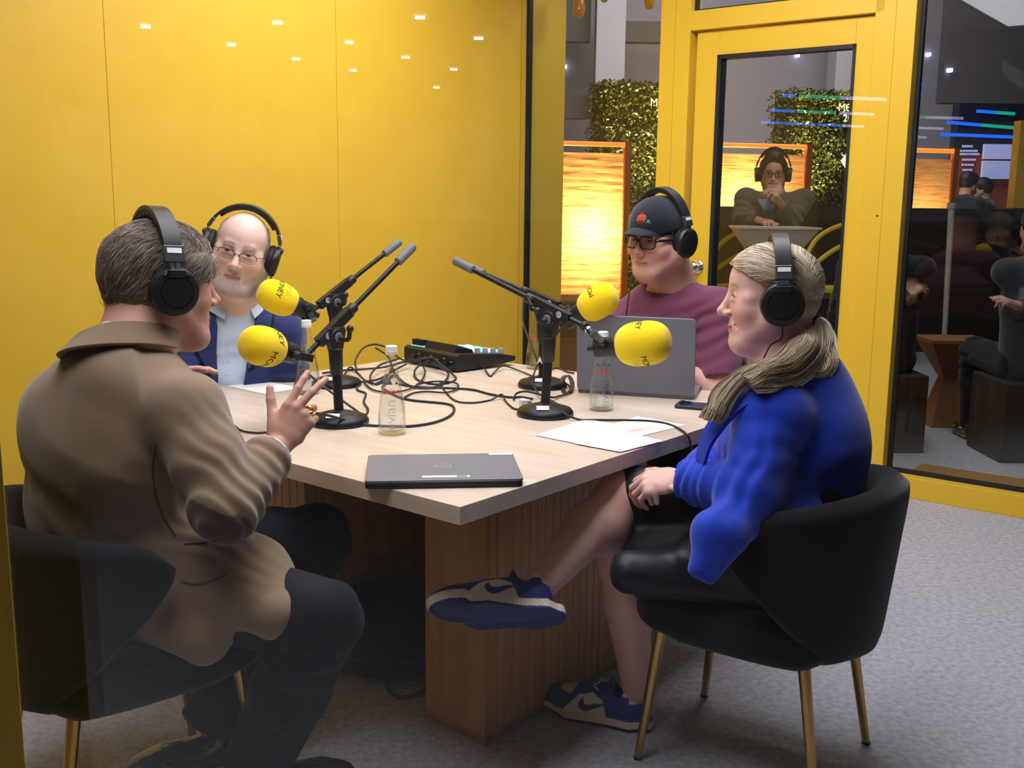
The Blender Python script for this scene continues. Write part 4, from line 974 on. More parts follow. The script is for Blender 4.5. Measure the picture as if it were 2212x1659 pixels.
class Head:
    def __init__(s, O, fwd, sc=1.0, roll=0.0, pitch=0.0): s.O = np.asarray(O, float); s.A = frame(fwd, (0, 0, 1), roll, pitch); s.s = sc
    def P(s, x, y, z): return s.O + s.s * (s.A[0] * x + s.A[1] * y + s.A[2] * z)
    def loc(s, W): return (np.asarray(W) - s.O) @ s.A.T / s.s
    def sculpt(s, F, neck, fat=0.0, jaw=1.0, nose=1.0, smile=0.0, eye=1.0, fem=0.0, neck_r=.056):
        S = s.s; P = s.P; A = s.A
        el = lambda c, r, k=.02, mode='add': F.ell(P(*c), np.array(r) * S, A, k * S, mode)
        cp = lambda a, b, ra, rb=None, k=.012, mode='add': F.cap(P(*a), P(*b), ra * S, (ra if rb is None else rb) * S, k * S, mode)
        el((0, -.012, .036), (.076, .098, .086)); el((0, -.042, -.005), (.062, .055, .062))
        el((0, .026, .05), (.064, .064, .056)); el((0, .03, -.018), (.063 + fat * .008, .062, .078), .025)
        for q in (-1, 1):
            cp((q * (.056 + .012 * fat), .002, -.038), (q * .026 * jaw, .062, -.094), .026 + .01 * fat, .021, .022)
            el((q * (.038 + .005 * fat), .052, -.022), (.030 + .006 * fat, .030, .031), .018)
            el((q * .048, .05, .008), (.022, .02, .016), .016)
        el((0, .071, -.097), (.026 * jaw, .022, .021), .018); cp((-.02, .058, -.098), (.02, .058, -.098), .022, None, .015)
        if fat: el((0, .034, -.104), (.05, .045, .02 + .016 * fat), .022)
        if fem < .5: cp((-.034, .079, .0295), (.034, .079, .0295), .0105, None, .014)
        for q in (-1, 1):
            el((q * .0315, .0945, .0125), (.018, .0125, .0115), .011, 'sub')
            el((q * .0315, .0725, .0105), (.0145, .0150, .0138), .004)
            el((q * .0315, .0880, .0098), (.0112, .0075, .0046 * eye), .0015, 'sub')
            cp((q * .021, .089, .004), (q * .044, .080, .001), .003, .002, .006)
        cp((0, .083, .024), (0, .1075 * nose ** .3, -.022), .0072, .0100, .011); el((0, .1085 * nose ** .3, -.0255), (.0115, .0120, .0105), .008)
        for q in (-1, 1):
            el((q * .0125, .0980, -.0300), (.0078, .0100, .0075), .006); cp((q * .006, .101, -.0385), (q * .0075, .104, -.033), .0028, .0022, .003, 'sub')
        el((0, .071, -.062), (.034, .020, .028), .016)
        sm = .006 * smile
        up = [(-.0245, .0775, -.0632 + sm), (-.010, .0885, -.0588), (0, .0900, -.0602), (.010, .0885, -.0588), (.0245, .0775, -.0632 + sm)]
        lw = [(-.022, .0780, -.0650 + sm), (-.008, .0868, -.0695), (.008, .0868, -.0695), (.022, .0780, -.0650 + sm)]
        for a, b in zip(up[:-1], up[1:]): cp(a, b, .0048, None, .005)
        for a, b in zip(lw[:-1], lw[1:]): cp(a, b, .0056, None, .005)
        ml = [(-.026, .0800, -.0638 + sm * 1.2), (-.010, .0940, -.0642), (.010, .0940, -.0642), (.026, .0800, -.0638 + sm * 1.2)]
        for a, b in zip(ml[:-1], ml[1:]): cp(a, b, .0017, None, .003, 'sub')
        if smile:
            for q in (-1, 1): cp((q * .020, .088, -.034), (q * .034, .076, -.062), .0020, .0016, .007, 'sub')
        for q in (-1, 1):
            el((q * .077, -.012, .0), (.0085, .0185, .031), .008); el((q * .0845, -.006, .002), (.006, .0095, .018), .005, 'sub')
        F.cap(P(0, -.020, -.045), neck, neck_r * S, (neck_r + .006) * S, .03)
        F.cap(P(0, -.045, -.03), np.asarray(neck) - A[1] * .01, neck_r * .9 * S, (neck_r + .004) * S, .03)
    def skin(s, base, lips=(176, 104, 100), brow=None, beard=None, cheek=(214, 150, 136), bald=None, seed=0, cy=1.0):
        B, Lp, Ck = L3(base), L3(lips), L3(cheek)
        def col(V):
            q = s.loc(V); x, y, z = q.T; ax = np.abs(x); c = np.tile(B, (len(V), 1)); inh = (z > -.125) & (y > -.0)
            n_ = vnoise(V * 60 + seed)
            def mix(w_, C): 
                w_ = np.clip(w_, 0, 1)[:, None]; return c * (1 - w_) + np.asarray(C) * w_
            g = lambda cx_, cy_, cz_, r: np.exp(-((ax - cx_) ** 2 + (y - cy_) ** 2 + (z - cz_) ** 2) / r ** 2) * inh
            c = mix((g(.038, .075, -.022, .024) * .55 + g(0, .112, -.027, .014) * .5) * cy, Ck)
            c = mix(g(.0315, .085, .010, .015) * .35, L3((188, 128, 118)))
            if beard is not None:
                low = 1 / (1 + np.exp((z + .030 - .010 * np.sin(ax * 60)) / .005)); must = np.clip(1 - np.abs(z + .048) / .008, 0, 1) * (ax < .034) * 1.4
                chk = 1 / (1 + np.exp((z + .028 + (y - .03) * .55) / .006))
                w_ = np.maximum(chk * (y > -.025), must * (y > .05)) * inh0(q) * (.80 + .35 * n_)
                c = mix(np.clip(w_, 0, .9), L3(beard))
            lip = np.exp(-((z + .0645 - np.where(ax > .012, (ax - .012) * .05, 0)) / .0075) ** 4) * np.clip((.0265 - ax) / .004, 0, 1) * (y > .072)
            c = mix(lip * .85, Lp)
            if brow is not None:
                zz = .0335 + .004 * np.sin(np.clip((ax - .012) / .034, 0, 1) * 3.1) - .0
                w_ = np.exp(-((z - zz) / .0042) ** 2) * np.clip((ax - .010) / .005, 0, 1) * np.clip((.050 - ax) / .006, 0, 1) * (y > .05)
                c = mix(w_ * (.75 + .3 * n_), L3(brow))
            ear = (ax > .072) & (np.abs(z) < .04); c = mix(ear * .3, Ck)
            return c * (1 + .03 * n_[:, None])
        return col
    def eyes(s, parent, iris=(92, 116, 130), gaze=(0, 0)):
        for q in (-1, 1):
            c = s.P(q * .0315, .0722, .0103); g = unit(s.A[1] + s.A[0] * gaze[0] + s.A[2] * gaze[1]); m_ = MB(); rr = .0139 * s.s; prof = []
            for t in np.linspace(0, math.pi, 25): prof.append((max(rr * math.sin(t), .0002), -rr * math.cos(t)))
            m_.lathe(prof, c, g, 24)
            for i in range(len(m_.f)):
                row_ = i // 24; m_.m[i] = 0 if row_ < 19 else (1 if row_ < 22 else 2)
            keep(m_.build('eye', [EYEW, mat('iris', iris, .2), EYEK]), parent)
def inh0(q): return (q[:, 2] > -.135) & (q[:, 1] > -.03)
EYEW = mat('eye_white', (214, 208, 204), .2); EYEK = mat('pupil', (12, 12, 14), .1)
def hand(F, W, A, s=1.0, curl=(.25, .25, .35, .45), spread=(.10, .02, -.05, -.14), thumb=(.75, .35, .2), k=.006, mid=1.0):
    """A rows: thumb side, finger direction, back of the hand. curl per finger (index..little)"""
    A = np.asarray(A); T, Y, N = A; P = lambda x, y, z: W + s * (T * x + Y * y + N * z); tips = {}
    kn = [(.028, .083, .004), (.009, .088, .006), (-.011, .083, .004), (-.028, .073, .0)]
    F.loft([P(0, -.012, 0), P(0, .03, 0), P(0, .075, 0)], [.025 * s, .036 * s, .040 * s], [.018 * s, .016 * s, .013 * s], T, .008)
    for x, y, z in kn: F.cap(P(x * .5, .012, 0), P(x, y, z - .004), .0125 * s, .0105 * s, .010)
    F.ell(P(.026, .03, -.010), np.array((.018, .03, .014)) * s, A, .012)
    L = [(.042, .025, .020), (.046, .028, .021), (.042, .026, .020), (.033, .020, .018)]
    for i in range(4):
        p = P(*kn[i]); a = spread[i]; d = unit(Y * math.cos(a) + T * math.sin(a)); r = (.0098, .0100, .0094, .0084)[i] * s; c = curl[i]; ang = 0
        chain_ = [p]
        for j, l in enumerate(L[i]):
            ang += c * (1.0, 1.25 * mid, .9 * mid)[j]; q = p + s * l * (d * math.cos(ang) - N * math.sin(ang)); rr = r * (1 - .11 * j)
            F.cap(p, q, rr, rr * .92, k if j == 0 else .003); p = q; chain_.append(q)
        tips[i] = chain_
    a, b, c = thumb; d = unit(T * math.sin(a) + Y * math.cos(a) - N * c); p0 = P(.020, .018, -.006); p1 = p0 + d * .040 * s
    d2 = unit(d + (Y * .8 - T * .3) * b); p2 = p1 + d2 * .034 * s; d3 = unit(d2 + (Y * .5 - T * .3) * b); p3 = p2 + d3 * .026 * s
    F.cap(p0, p1, .0155 * s, .0125 * s, .012); F.cap(p1, p2, .0118 * s, .0105 * s, .004); F.cap(p2, p3, .0108 * s, .0085 * s, .003); tips['t'] = [p0, p1, p2, p3]
    return tips
def nails(tips, A, parent, m):
    pass
def headphones(h, label, parent=None, w=1.0, lift=0.0, cable_to=None, tilt=0.0):
    """over-ear headphones on head h (local frame: left, forward, up)"""
    S = h.s; P = h.P; l, f, u = h.A; r = thing('headphones', label, 'headphones', 'black headphones worn by the four speakers', tuple(h.O))
    y0 = -.014; half = .080 * w; topz = .140 + lift; n = 40
    arc = []
    for t in np.linspace(-1, 1, n):
        a = t * 1.22; arc.append((math.sin(a) / math.sin(1.22) * (half + .022), y0 + .002 - .004, .064 + (topz - .064) * (math.cos(a) - math.cos(1.22)) / (1 - math.cos(1.22))))
    pts = [P(*q) for q in arc]; T = np.gradient(np.array(pts), axis=0); nrm = [unit(np.cross(t, f)) for t in T]
    wv = [f * S * (.017 + .002 * math.cos(3 * (i / n - .5))) for i in range(n)]
    up = [(-q if (q @ (p - h.O)) < 0 else q) for q, p in zip(nrm, pts)]
    m_ = MB(); m_.ribbon([p + q * .004 * S for p, q in zip(pts, up)], wv, [q * .0042 * S for q in up]); keep(m_.build('headband', HPB, bevel=.0015), r)
    m_ = MB(); m_.ribbon([p - q * .004 * S for p, q in zip(pts[5:-5], up[5:-5])], [x * .9 for x in wv[5:-5]], [q * .006 * S for q in up[5:-5]]); keep(m_.build('band_pad', HPP, bevel=.003), r)
    for q in (-1, 1):
        e = P(*arc[0 if q < 0 else -1]); dr = unit(e - P(*arc[1 if q < 0 else -2])); out = l * q
        dn = unit(-u * .95 + out * .18)
        m_ = MB(); m_.box(e - dr * .004 + out * .004, (.040 * S, .011 * S, .034 * S), (f, unit(np.cross(dr, f)), dr)); keep(m_.build('end_cap', HPG, bevel=.003), r)
        m_ = MB(); m_.box(e - dr * .012 + out * .0105, (.028 * S, .0012, .010 * S), (f, unit(np.cross(dr, f)), dr)); keep(m_.build('badge', STW, smooth=False), r)
        m_ = MB()
        for k in (-.0055, .0055): m_.box(e + dr * .020 * S + f * k * S + out * .004, (.0085 * S, .003 * S, .026 * S), (f, unit(np.cross(dr, f)), dr))
        keep(m_.build('slider', CHROME, smooth=False), r)
        ec = P(q * (half + .014), y0, -.002); ay = unit(out * 1.0 - u * .05)
        t0 = e + dr * .030 * S
        m_ = MB(); m_.loft([np.array([c + f * a * w_ * S + o_ * S for a, o_ in ((-1, out * .004), (1, out * .004), (1, out * .015), (-1, out * .015))]) for c, w_ in ((t0 - dr * .004, .017), (t0 + (ec - t0) * .35, .016), (ec + u * .040 * S + out * .008, .020), (ec + u * .028 * S + out * .012, .028))])
        keep(m_.build('yoke', HPB, bevel=.003), r)
        m_ = MB(); m_.lathe([(.030, -.013), (.043, -.014), (.0475, -.007), (.0475, .0), (.043, .004), (.02, .004)], ec, ay * S, 36)
        for k in range(len(m_.v)): m_.v[k] = ec + (m_.v[k] - ec) * 1.0
        keep(m_.build('ear_pad', HPP), r)
        m_ = MB(); m_.lathe([(.0455, .002), (.0485, .006), (.0485, .016), (.046, .021), (.040, .0235), (.0335, .0245), (.033, .0232), (.0315, .0232), (.031, .0250), (.012, .0262), (.001, .0264)], ec, ay * S, 44); keep(m_.build('ear_cup', HPB), r)
        if q > 0 and cable_to is not None:
            m_ = MB(); st = ec - u * .044 * S + out * .012; m_.tube(spline([st, st - u * .03 * S] + list(cable_to), 8), .0022, 6); keep(m_.build('cable', RUBBER), r)
    return r
HPB = mat('headphone_black', (36, 36, 38), .38); HPP = mat('headphone_pad', (20, 20, 22), .6, bump=(300, .2, .001)); HPG = mat('headphone_grey', (92, 98, 108), .22, metal=.6)
def glasses(h, parent, style, fm, w_=.027, hh=.0175, gap=.0325, z0=.0085, yy=.100, rim=.0016):
    m_ = MB(); g = MB(); P = h.P; S = h.s
    for q in (-1, 1):
        ring = []
        for t in np.arange(28) * 2 * math.pi / 28:
            n_ = 3.2; c, s_ = math.cos(t), math.sin(t); x = abs(c) ** (2 / n_) * math.copysign(w_, c); zz = abs(s_) ** (2 / n_) * math.copysign(hh, s_)
            if style == 'square': zz += (.002 if zz > 0 else 0); x *= (1.04 if zz > 0 else .93)
            ring.append((q * gap + x, yy - .006 * ((q * gap + x) / .06) ** 2 * 1.6, z0 + zz - (.002 if style != 'square' else 0)))
        R_ = [P(*a) for a in ring]
        if style == 'square':
            m_.tube(R_ + [R_[0], R_[1]], rim * S, 8, flat=rim * 1.2 * S)
        else:
            up_ = [a for a in ring]; k0 = [i for i in range(28) if ring[i][2] > z0 - .003]
            seq = sorted(k0, key=lambda i: ring[i][0]); m_.tube([R_[i] for i in seq], rim * S, 6, 0)
            seq = sorted([i for i in range(28) if ring[i][2] <= z0 - .002], key=lambda i: ring[i][0]); m_.tube([R_[i] for i in seq], rim * .7 * S, 6, 1)
        c = P(q * gap, yy - .003, z0); g.add([c] + R_, [(0, i + 1, (i + 1) % 28 + 1) for i in range(28)])
        m_.tube(spline([P(q * (gap + w_), yy - .012, z0 + .008), P(q * .072, .078, z0 + .009), P(q * .083, .02, z0 + .006)], 5), rim * (1.5 if style == 'square' else .9) * S, 6, flat=rim * 2.2 * S if style == 'square' else None)
    m_.tube(spline([P(-.0075, yy + .001, z0 + .004), P(0, yy + .004, z0 + .007), P(.0075, yy + .001, z0 + .004)], 4), rim * S, 6)
    o = keep(m_.build('glasses_frame', fm), parent); keep(g.build('lens', LENS, smooth=False), o); return o
LENS = pane_mat('spectacle_lens', (236, 236, 232), 1.6)
def strands(name, curves, r, m, parent, taper=.35, sides=3, group=None):
    """many fine hair strands as ONE mesh"""
    n = len(curves[0]); C = np.array(curves); T = np.gradient(C, axis=1); T /= np.linalg.norm(T, axis=2)[..., None] + 1e-12
    ref = np.where(np.abs(T[..., 2:3]) < .9, np.array([0, 0, 1.]), np.array([1., 0, 0])); x = np.cross(T, ref); x /= np.linalg.norm(x, axis=2)[..., None]; y = np.cross(x, T)
    rr = np.asarray(r).reshape(-1, 1) * np.linspace(1, taper, n)[None, :]
    a = np.arange(sides) * 2 * math.pi / sides
    V = C[:, :, None, :] + rr[:, :, None, None] * (np.cos(a)[None, None, :, None] * x[:, :, None, :] + np.sin(a)[None, None, :, None] * y[:, :, None, :])
    S_, K = len(C), n; V = V.reshape(-1, 3); base = np.arange(S_)[:, None, None] * (K * sides) + np.arange(K - 1)[None, :, None] * sides; j = np.arange(sides)[None, None, :]; j2 = (j + 1) % sides
    F = np.stack([base + j, base + j2, base + sides + j2, base + sides + j], -1).reshape(-1, 4)
    return V, F, S_, K * sides
def body_field(J, hd, vox=.008, fv=.0024, extra=(), pad=.13):
    """field sized to joints J (dict of points) with fine cells round the head"""
    P = np.array([p for p in J.values()]); lo = P.min(0) - pad; hi = P.max(0) + pad
    hl, hh = hd.O - .15 * hd.s, hd.O + .15 * hd.s; lo = np.minimum(lo, hl); hi = np.maximum(hi, hh)
    return Field(lo, hi, vox, [(hl, hh, fv)] + list(extra))
def limbs(F, J, side, arm=(.046, .038, .036, .026), leg=(.075, .055, .056, .040), k=.02):
    s_ = side
    F.cap(J['sh' + s_], J['el' + s_], arm[0], arm[1], k); F.cap(J['el' + s_], J['wr' + s_], arm[2], arm[3], k)
    F.cap(J['hip' + s_], J['kn' + s_], leg[0], leg[1], k); m_ = J['kn' + s_] * .68 + J['an' + s_] * .32; F.cap(J['kn' + s_], m_, leg[1], leg[2], k); F.cap(m_, J['an' + s_], leg[2], leg[3], k)
# ------------------------------------------------------------------ tub chairs
def make_chair(c, fwd, label):
    f = unit(fwd); l = np.cross(Z, f); c = np.asarray(c, float)
    r = thing('tub_chair', label, 'chair', 'black velvet tub chairs', tuple(c)); Q = lambda x, y, z: c + l * x + f * y + Z * z
    m_ = MB(); nphi, nt = 56, 20; PH_ = math.radians(96); rings = []
    def shell(ph, t, off):
        a = abs(ph) / PH_; zt = .730 - .075 * a ** 1.6; e_ = max(0, (a - .80) / .20) ** 2.2; zt -= .045 * e_; zb = .315 + .03 * a + .25 * max(0, (a - .38) / .62) ** 1.2 + .02 * e_
        z = zb + (zt - zb) * t; lean = .205 + .045 * ((z - .3) / .45); fx = lean * 1.12; fy = lean * 1.08
        x = math.sin(ph) * fx; y = -math.cos(ph) * fy - .01; n_ = unit(V3(math.sin(ph) / fx, -math.cos(ph) / fy, 0)); x += n_[0] * off; y += n_[1] * off
        return Q(x, y, z)
    for i in range(nphi + 1):
        u_ = -1 + 2 * i / nphi; ph = u_ * PH_; e1 = (1 - abs(u_) ** 10) ** .5
        ring = []
        for side in (1, -1):
            for k in range(nt + 1):
                t = k / nt if side == 1 else 1 - k / nt
                e2 = max(0.0, 1 - abs(2 * t - 1) ** 12) ** .5; th = .034 * e2 * e1 + .001
                ring.append(shell(ph, t, side * th))
        rings.append(np.array(ring))
    m_.loft(rings); keep(m_.build('backrest', VELVET, angle=80), r)
    F = Field(c + V3(-.42, -.42, .28), c + V3(.42, .42, .52), .007)
    A = np.array([l, f, Z])
    def seat(X, Y, Z_):
        x = (X - c[0]) * l[0] + (Y - c[1]) * l[1]; y = (X - c[0]) * f[0] + (Y - c[1]) * f[1] - .02; z = Z_ - .385
        q = (np.abs(x / .235) ** 3.2 + np.abs(y / .255) ** 3.2) ** (1 / 3.2); dxy = (q - 1) * .22; dz = np.abs(z) - .022
        return np.sqrt(np.maximum(dxy + .03, 0) ** 2 + np.maximum(dz, 0) ** 2) + np.minimum(np.maximum(dxy + .03, dz), 0) - .03
    F.func(c + V3(-.42, -.42, .28), c + V3(.42, .42, .52), seat, .0)
    F.loft([Q(0, -.15, .345), Q(0, .1, .358)], [.20, .20], [.04, .035], l, .03)
    to_obj('seat', *F.mesh(), VELVET, r)
    for x, y in ((1, 1), (-1, 1), (1, -1), (-1, -1)):
        m_ = MB(); m_.cyl(Q(x * .165, y * .165 + .01, .37), Q(x * .195, y * .215, .002), .0145, .0095, 18); m_.lathe([(.0105, 0), (.0105, .006)], Q(x * .195, y * .215, .001), Z, 14, 1)
        keep(m_.build('leg', [BRASS, BLACKP]), r)
    return r
make_chair((.598, 2.342, 0), (-.83, .557, 0), 'black velvet tub chair with brass legs under the woman in blue')
make_chair((-.82, 2.095, 0), (.77, .64, 0), 'black velvet tub chair with brass legs under the man in brown')
make_chair((-1.02, 3.48, 0), (.774, -.633, 0), 'black velvet tub chair by the yellow wall, hidden by the man in navy')
make_chair((.68, 3.55, 0), (-.633, -.774, 0), 'black velvet tub chair hidden behind the man in the cap')

SKIN = mat('skin', (210, 160, 140), 0.5, attr='Col', spec=.4, sss=.08, bump=(700, .12, .0006))
def cloth(name, c, c2=None, rough=.85, sheen=.25, weave=900, attr=None, bs=.10):
    return mat(name, c, rough, spec=.2, sheen=sheen, attr=attr, bump=(weave, bs, .0012), noise=(14, c2, .35) if c2 and not attr else None)
def person(name, label, loc): return thing('person', label, 'person', None, tuple(loc))
def torso(F, J, w=(.165, .150, .175, .13, .06), d=(.12, .105, .115, .09, .06), k=.03, n=2.2):
    F.loft([J['pel'], J['wst'], J['chs'], J['ups'], J['nck']], w, d, J['R'], k, n)
    for s_ in 'LR': F.cap(J['ups'], J['sh' + s_], d[3] * .7, .058, .03)
def lerp(a, b, t): return np.asarray(a) * (1 - t) + np.asarray(b) * t
def folds(o, ax, n=5, amp=.006, span=.16, seed=0):
    """creases that ring a sleeve or trouser leg near joint o, axis ax"""
    ax = unit(ax); o = np.asarray(o)
    def fn(P):
        q = P - o; h = q @ ax; r_ = np.linalg.norm(q, axis=1); ph = h * n * 2 * math.pi / span + 2.2 * vnoise(P * 16 + seed) + 1.2 * vnoise(P * 7 + seed * 3)
        return amp * np.sin(ph) * np.exp(-(r_ / span) ** 2 * 1.2)
    return fn

# ================================================================== the man in brown (back to the lens)
J = {}
hA = Head(at(350, 622, 2.165), (.78, .62, 0), 1.05, roll=0.03, pitch=.05)
J['nck'] = at(297, 748, 2.12); J['ups'] = at(268, 838, 2.12); J['chs'] = at(232, 935, 2.14); J['wst'] = at(232, 1110, 2.18); J['pel'] = V3(-.825, 2.125, .545)
J['R'] = unit(V3(.75, -.66, 0))
J['shR'] = at(402, 888, 2.03); J['shL'] = at(143, 882, 2.22)
J['elR'] = at(487, 1098, 1.97); J['wrR'] = at(598, 967, 2.11)
J['elL'] = at(180, 1090, 2.36); J['wrL'] = at(322, 868, 2.50)
J['hipR'] = V3(-.735, 2.06, .53); J['hipL'] = V3(-.88, 2.20, .53); J['knR'] = on(692, 1340, .50); J['knL'] = V3(-.46, 2.36, .52)
J['anR'] = on(560, 1640, .10); J['anL'] = on(462, 1556, .11)
A_ = person('person', 'man in a brown jacket, seen from behind, raising his right hand', V3(-.8, 2.1, 0))
handR = (J['wrR'] + unit(J['wrR'] - J['elR']) * .012)
hdir = unit(at(664, 862, 2.12) - at(598, 967, 2.11)); hback = unit(V3(0, 0, CAMH) - at(610, 890, 2.1) + V3(-.35, 0, .1)); hback = unit(hback - hdir * (hback @ hdir)); hth = np.cross(hdir, hback)
if hth @ V3(-1, 0, 0) < 0: hth = -hth
HA = np.array([hth, hdir, hback])
hc = at(615, 885, 2.11)
F = body_field({k: v for k, v in J.items() if k != 'R'}, hA, .008, .0026, [(hc - .12, hc + .12, .0030)], .14)
torso(F, J, (.15, .14, .17, .13, .06), (.11, .10, .11, .085, .06))
for s_ in 'LR': limbs(F, J, s_)
hA.sculpt(F, J['nck'], fat=.1, jaw=1.1, neck_r=.06)
tipsA = hand(F, handR, HA, .93, (.18, .22, 1.05, 1.15), (.10, -.16, -.22, -.30), (.80, .10, .12))
hl_d = unit(at(372, 832, 2.5) - J['wrL']); HL = frame(hl_d, (0, .3, 1)); HL = np.array([-HL[0], HL[1], HL[2]])
hand(F, J['wrL'] + hl_d * .01, HL, 1.0, (.25, .3, .5, .6), (.22, .05, -.1, -.2))
V, Fc = F.mesh(); skinA = hA.skin((206, 158, 138), brow=(120, 96, 80), seed=1)
to_obj('body', V, Fc, SKIN, A_, skinA)
# hair: grown scalp plus combed strands
HAIRB = mat('brown_grey_hair', (124, 108, 92), .5, noise=(26, (168, 156, 142), .25, (1, 1, 1)), bump=(160, .4, .002)); HAIRS = mat('brown_grey_strands', (120, 102, 84), .42, attr='Col', spec=.5)
def scalp(h, grow, cut, vox=.0035, front=(.118, -.018, .088, .096, .112), nape=-.062):
    """hair cap over the skull of head h"""
    F = Field(h.O - .17 * h.s, h.O + .17 * h.s, vox); P = h.P; S = h.s; A = h.A
    F.ell(P(0, -.012, .036), np.array((.076, .098, .086)) * S + grow, A, .0); F.ell(P(0, -.042, -.005), np.array((.062, .055, .062)) * S + grow * .8, A, .03); F.ell(P(0, .026, .05), np.array((.064, .064, .056)) * S + grow, A, .02)
    F.ell(P(0, front[0], front[1]), np.array((front[2], front[3], front[4])) * S, A, .012, 'sub')
    return F
F = scalp(hA, .010, None, front=(.135, -.045, .094, .086, .112))
hx = hA.P; F.ell(hx(0, .05, -.085), np.array((.2, .10, .06)) * 1.06, hA.A, .01, 'sub'); F.ell(hx(0, -.06, -.125), np.array((.12, .09, .058)), hA.A, .012, 'sub')
F.rough(.0035, 60, np.diag((1, 1, .5))); V, Fc = F.mesh(); hairA = to_obj('hair', V, Fc, HAIRB, A_)
Vn = V[np.random.default_rng(5).permutation(len(V))[:5200]]; q = hA.loc(Vn); rgen = np.random.default_rng(6); cs = []
for p, (x, y, z) in zip(Vn, q):
    n_ = unit((x / .076 ** 2, (y + .012) / .098 ** 2, (z - .036) / .086 ** 2)); d = V3(.0 + .25 * x / .076, -.9 if z > .05 else -.55, -.75 if z < .09 else -.15) + rgen.normal(0, .14, 3)
    if y > .03 and z > .07: d = V3(.5, -.35, .25) + rgen.normal(0, .2, 3)
    d = unit(d - n_ * (d @ n_)); L = rgen.uniform(.018, .034); pts = [np.array((x, y, z)) + d * L * t + n_ * (.002 + .004 * math.sin(t * 2.6) - .0045 * t) for t in (0, .35, .7, 1)]
    cs.append([hA.P(*a) for a in pts])
V, Fc, ns, per = strands('hair', cs, np.full(len(cs), .00085), None, None)
tone = np.repeat(rgen.random(ns), per)[:, None]; to_obj('hair_strands', V, Fc, HAIRS, A_, lambda V: L3((96, 80, 66)) * (1 - tone) + L3((176, 162, 146)) * tone, crumbs=True)
# jacket
BROWN = cloth('brown_moleskin', (136, 114, 90), (126, 104, 80), .95, .35, 700, attr='Col')
PATCH = L3((74, 50, 42)); BASEJ = L3((138, 117, 94))
allp = {k: v for k, v in J.items() if k in ('nck', 'ups', 'chs', 'wst', 'pel', 'shR', 'shL', 'elR', 'wrR', 'elL', 'wrL')}
P_ = np.array(list(allp.values())); F = Field(P_.min(0) - .22, P_.max(0) + .16, .0052)
F.loft([J['pel'] + V3(.02, .02, -.02), J['wst'], J['chs'], J['ups'], J['nck'] - Z * .085], [.200, .175, .205, .155, .070], [.150, .132, .142, .112, .075], J['R'], .035, 2.4)
for s_ in 'LR':
    F.cap(J['ups'], J['sh' + s_], .088, .074, .04); F.cap(J['sh' + s_], lerp(J['sh' + s_], J['el' + s_], .5), .078, .070, .02); F.cap(lerp(J['sh' + s_], J['el' + s_], .5), J['el' + s_], .070, .063, .02)
    F.cap(J['el' + s_], lerp(J['el' + s_], J['wr' + s_], .9), .063, .047, .016)
# front quarter swings over the right thigh
sk = [J['pel'] + V3(.09, -.055, .03), on(530, 1262, .55), on(592, 1325, .525)]
F.chain([np.asarray(a) for a in sk], [.12, .092, .050], .04)
sk = [J['pel'] + J['R'] * .12 + V3(-.02, -.02, -.02), on(440, 1380, .46)]
F.chain([np.asarray(a) for a in sk], [.10, .05], .04)
ax = unit(J['wrR'] - J['elR']); F.plane(J['wrR'] - ax * .012, ax, .0) if False else None
F.wrinkle(folds(J['elR'] + V3(0, .03, .02), J['wrR'] - J['elR'], 4, .005, .13, 1)); F.wrinkle(folds(lerp(J['elR'], J['wrR'], .6), J['wrR'] - J['elR'], 3, .0035, .11, 2)); F.wrinkle(folds(J['wst'], Z + J['R'] * .6, 2, .005, .15, 4))
F.rough(.004, 9); F.rough(.006, 5.5, np.array(((1, 0, 0), (0, 1, 0), (0, 0, .5))))
F.cap(J['nck'] - Z * .01, hA.P(0, -.02, -.06), .067, .075, .004, 'sub')
def cut_cuff(F, J, s_, back=.018):
    ax = unit(J['wr' + s_] - J['el' + s_]); o = J['wr' + s_] - ax * back
    F.func(o - .075, o + .125, lambda X, Y, Z_: np.where(np.sqrt((X - o[0]) ** 2 + (Y - o[1]) ** 2 + (Z_ - o[2]) ** 2) < .12, -((X - o[0]) * ax[0] + (Y - o[1]) * ax[1] + (Z_ - o[2]) * ax[2]), -.5), .0, 'sub') if False else F.func(o - .13, o + .13, lambda X, Y, Z_: np.maximum(-((X - o[0]) * ax[0] + (Y - o[1]) * ax[1] + (Z_ - o[2]) * ax[2]), np.sqrt((X - o[0] - ax[0] * .055) ** 2 + (Y - o[1] - ax[1] * .055) ** 2 + (Z_ - o[2] - ax[2] * .055) ** 2) - .085), .0, 'sub')
cut_cuff(F, J, 'R'); cut_cuff(F, J, 'L')
V, Fc = F.mesh()
def colJ(V):
    c = np.tile(BASEJ, (len(V), 1)) * (1 + .07 * vnoise(V * 5)[:, None] + .05 * vnoise(V * 30)[:, None])
    q = V - (J['elR'] + V3(-.01, -.035, -.02)); a1 = unit(J['wrR'] - J['shR']); up_ = unit(np.cross(a1, V3(0, 1, 0)))
    e = (q @ a1 / .074) ** 2 + (q @ up_ / .052) ** 2 + (q[:, 1] / .055) ** 2
    w_ = np.clip((1.0 - e) / .05, 0, 1)[:, None]; return c * (1 - w_) + PATCH * w_
jackA = to_obj('jacket', V, Fc, BROWN, A_, colJ)
BROWNP = cloth('brown_moleskin_plain', (138, 117, 94), (126, 104, 82), .95, .35, 700); SHIRTW = mat('white_shirt', (232, 226, 226), .8); STRP = mat('maroon_stripe', (120, 70, 78), .8); BTN = mat('dark_button', (38, 40, 46), .4)
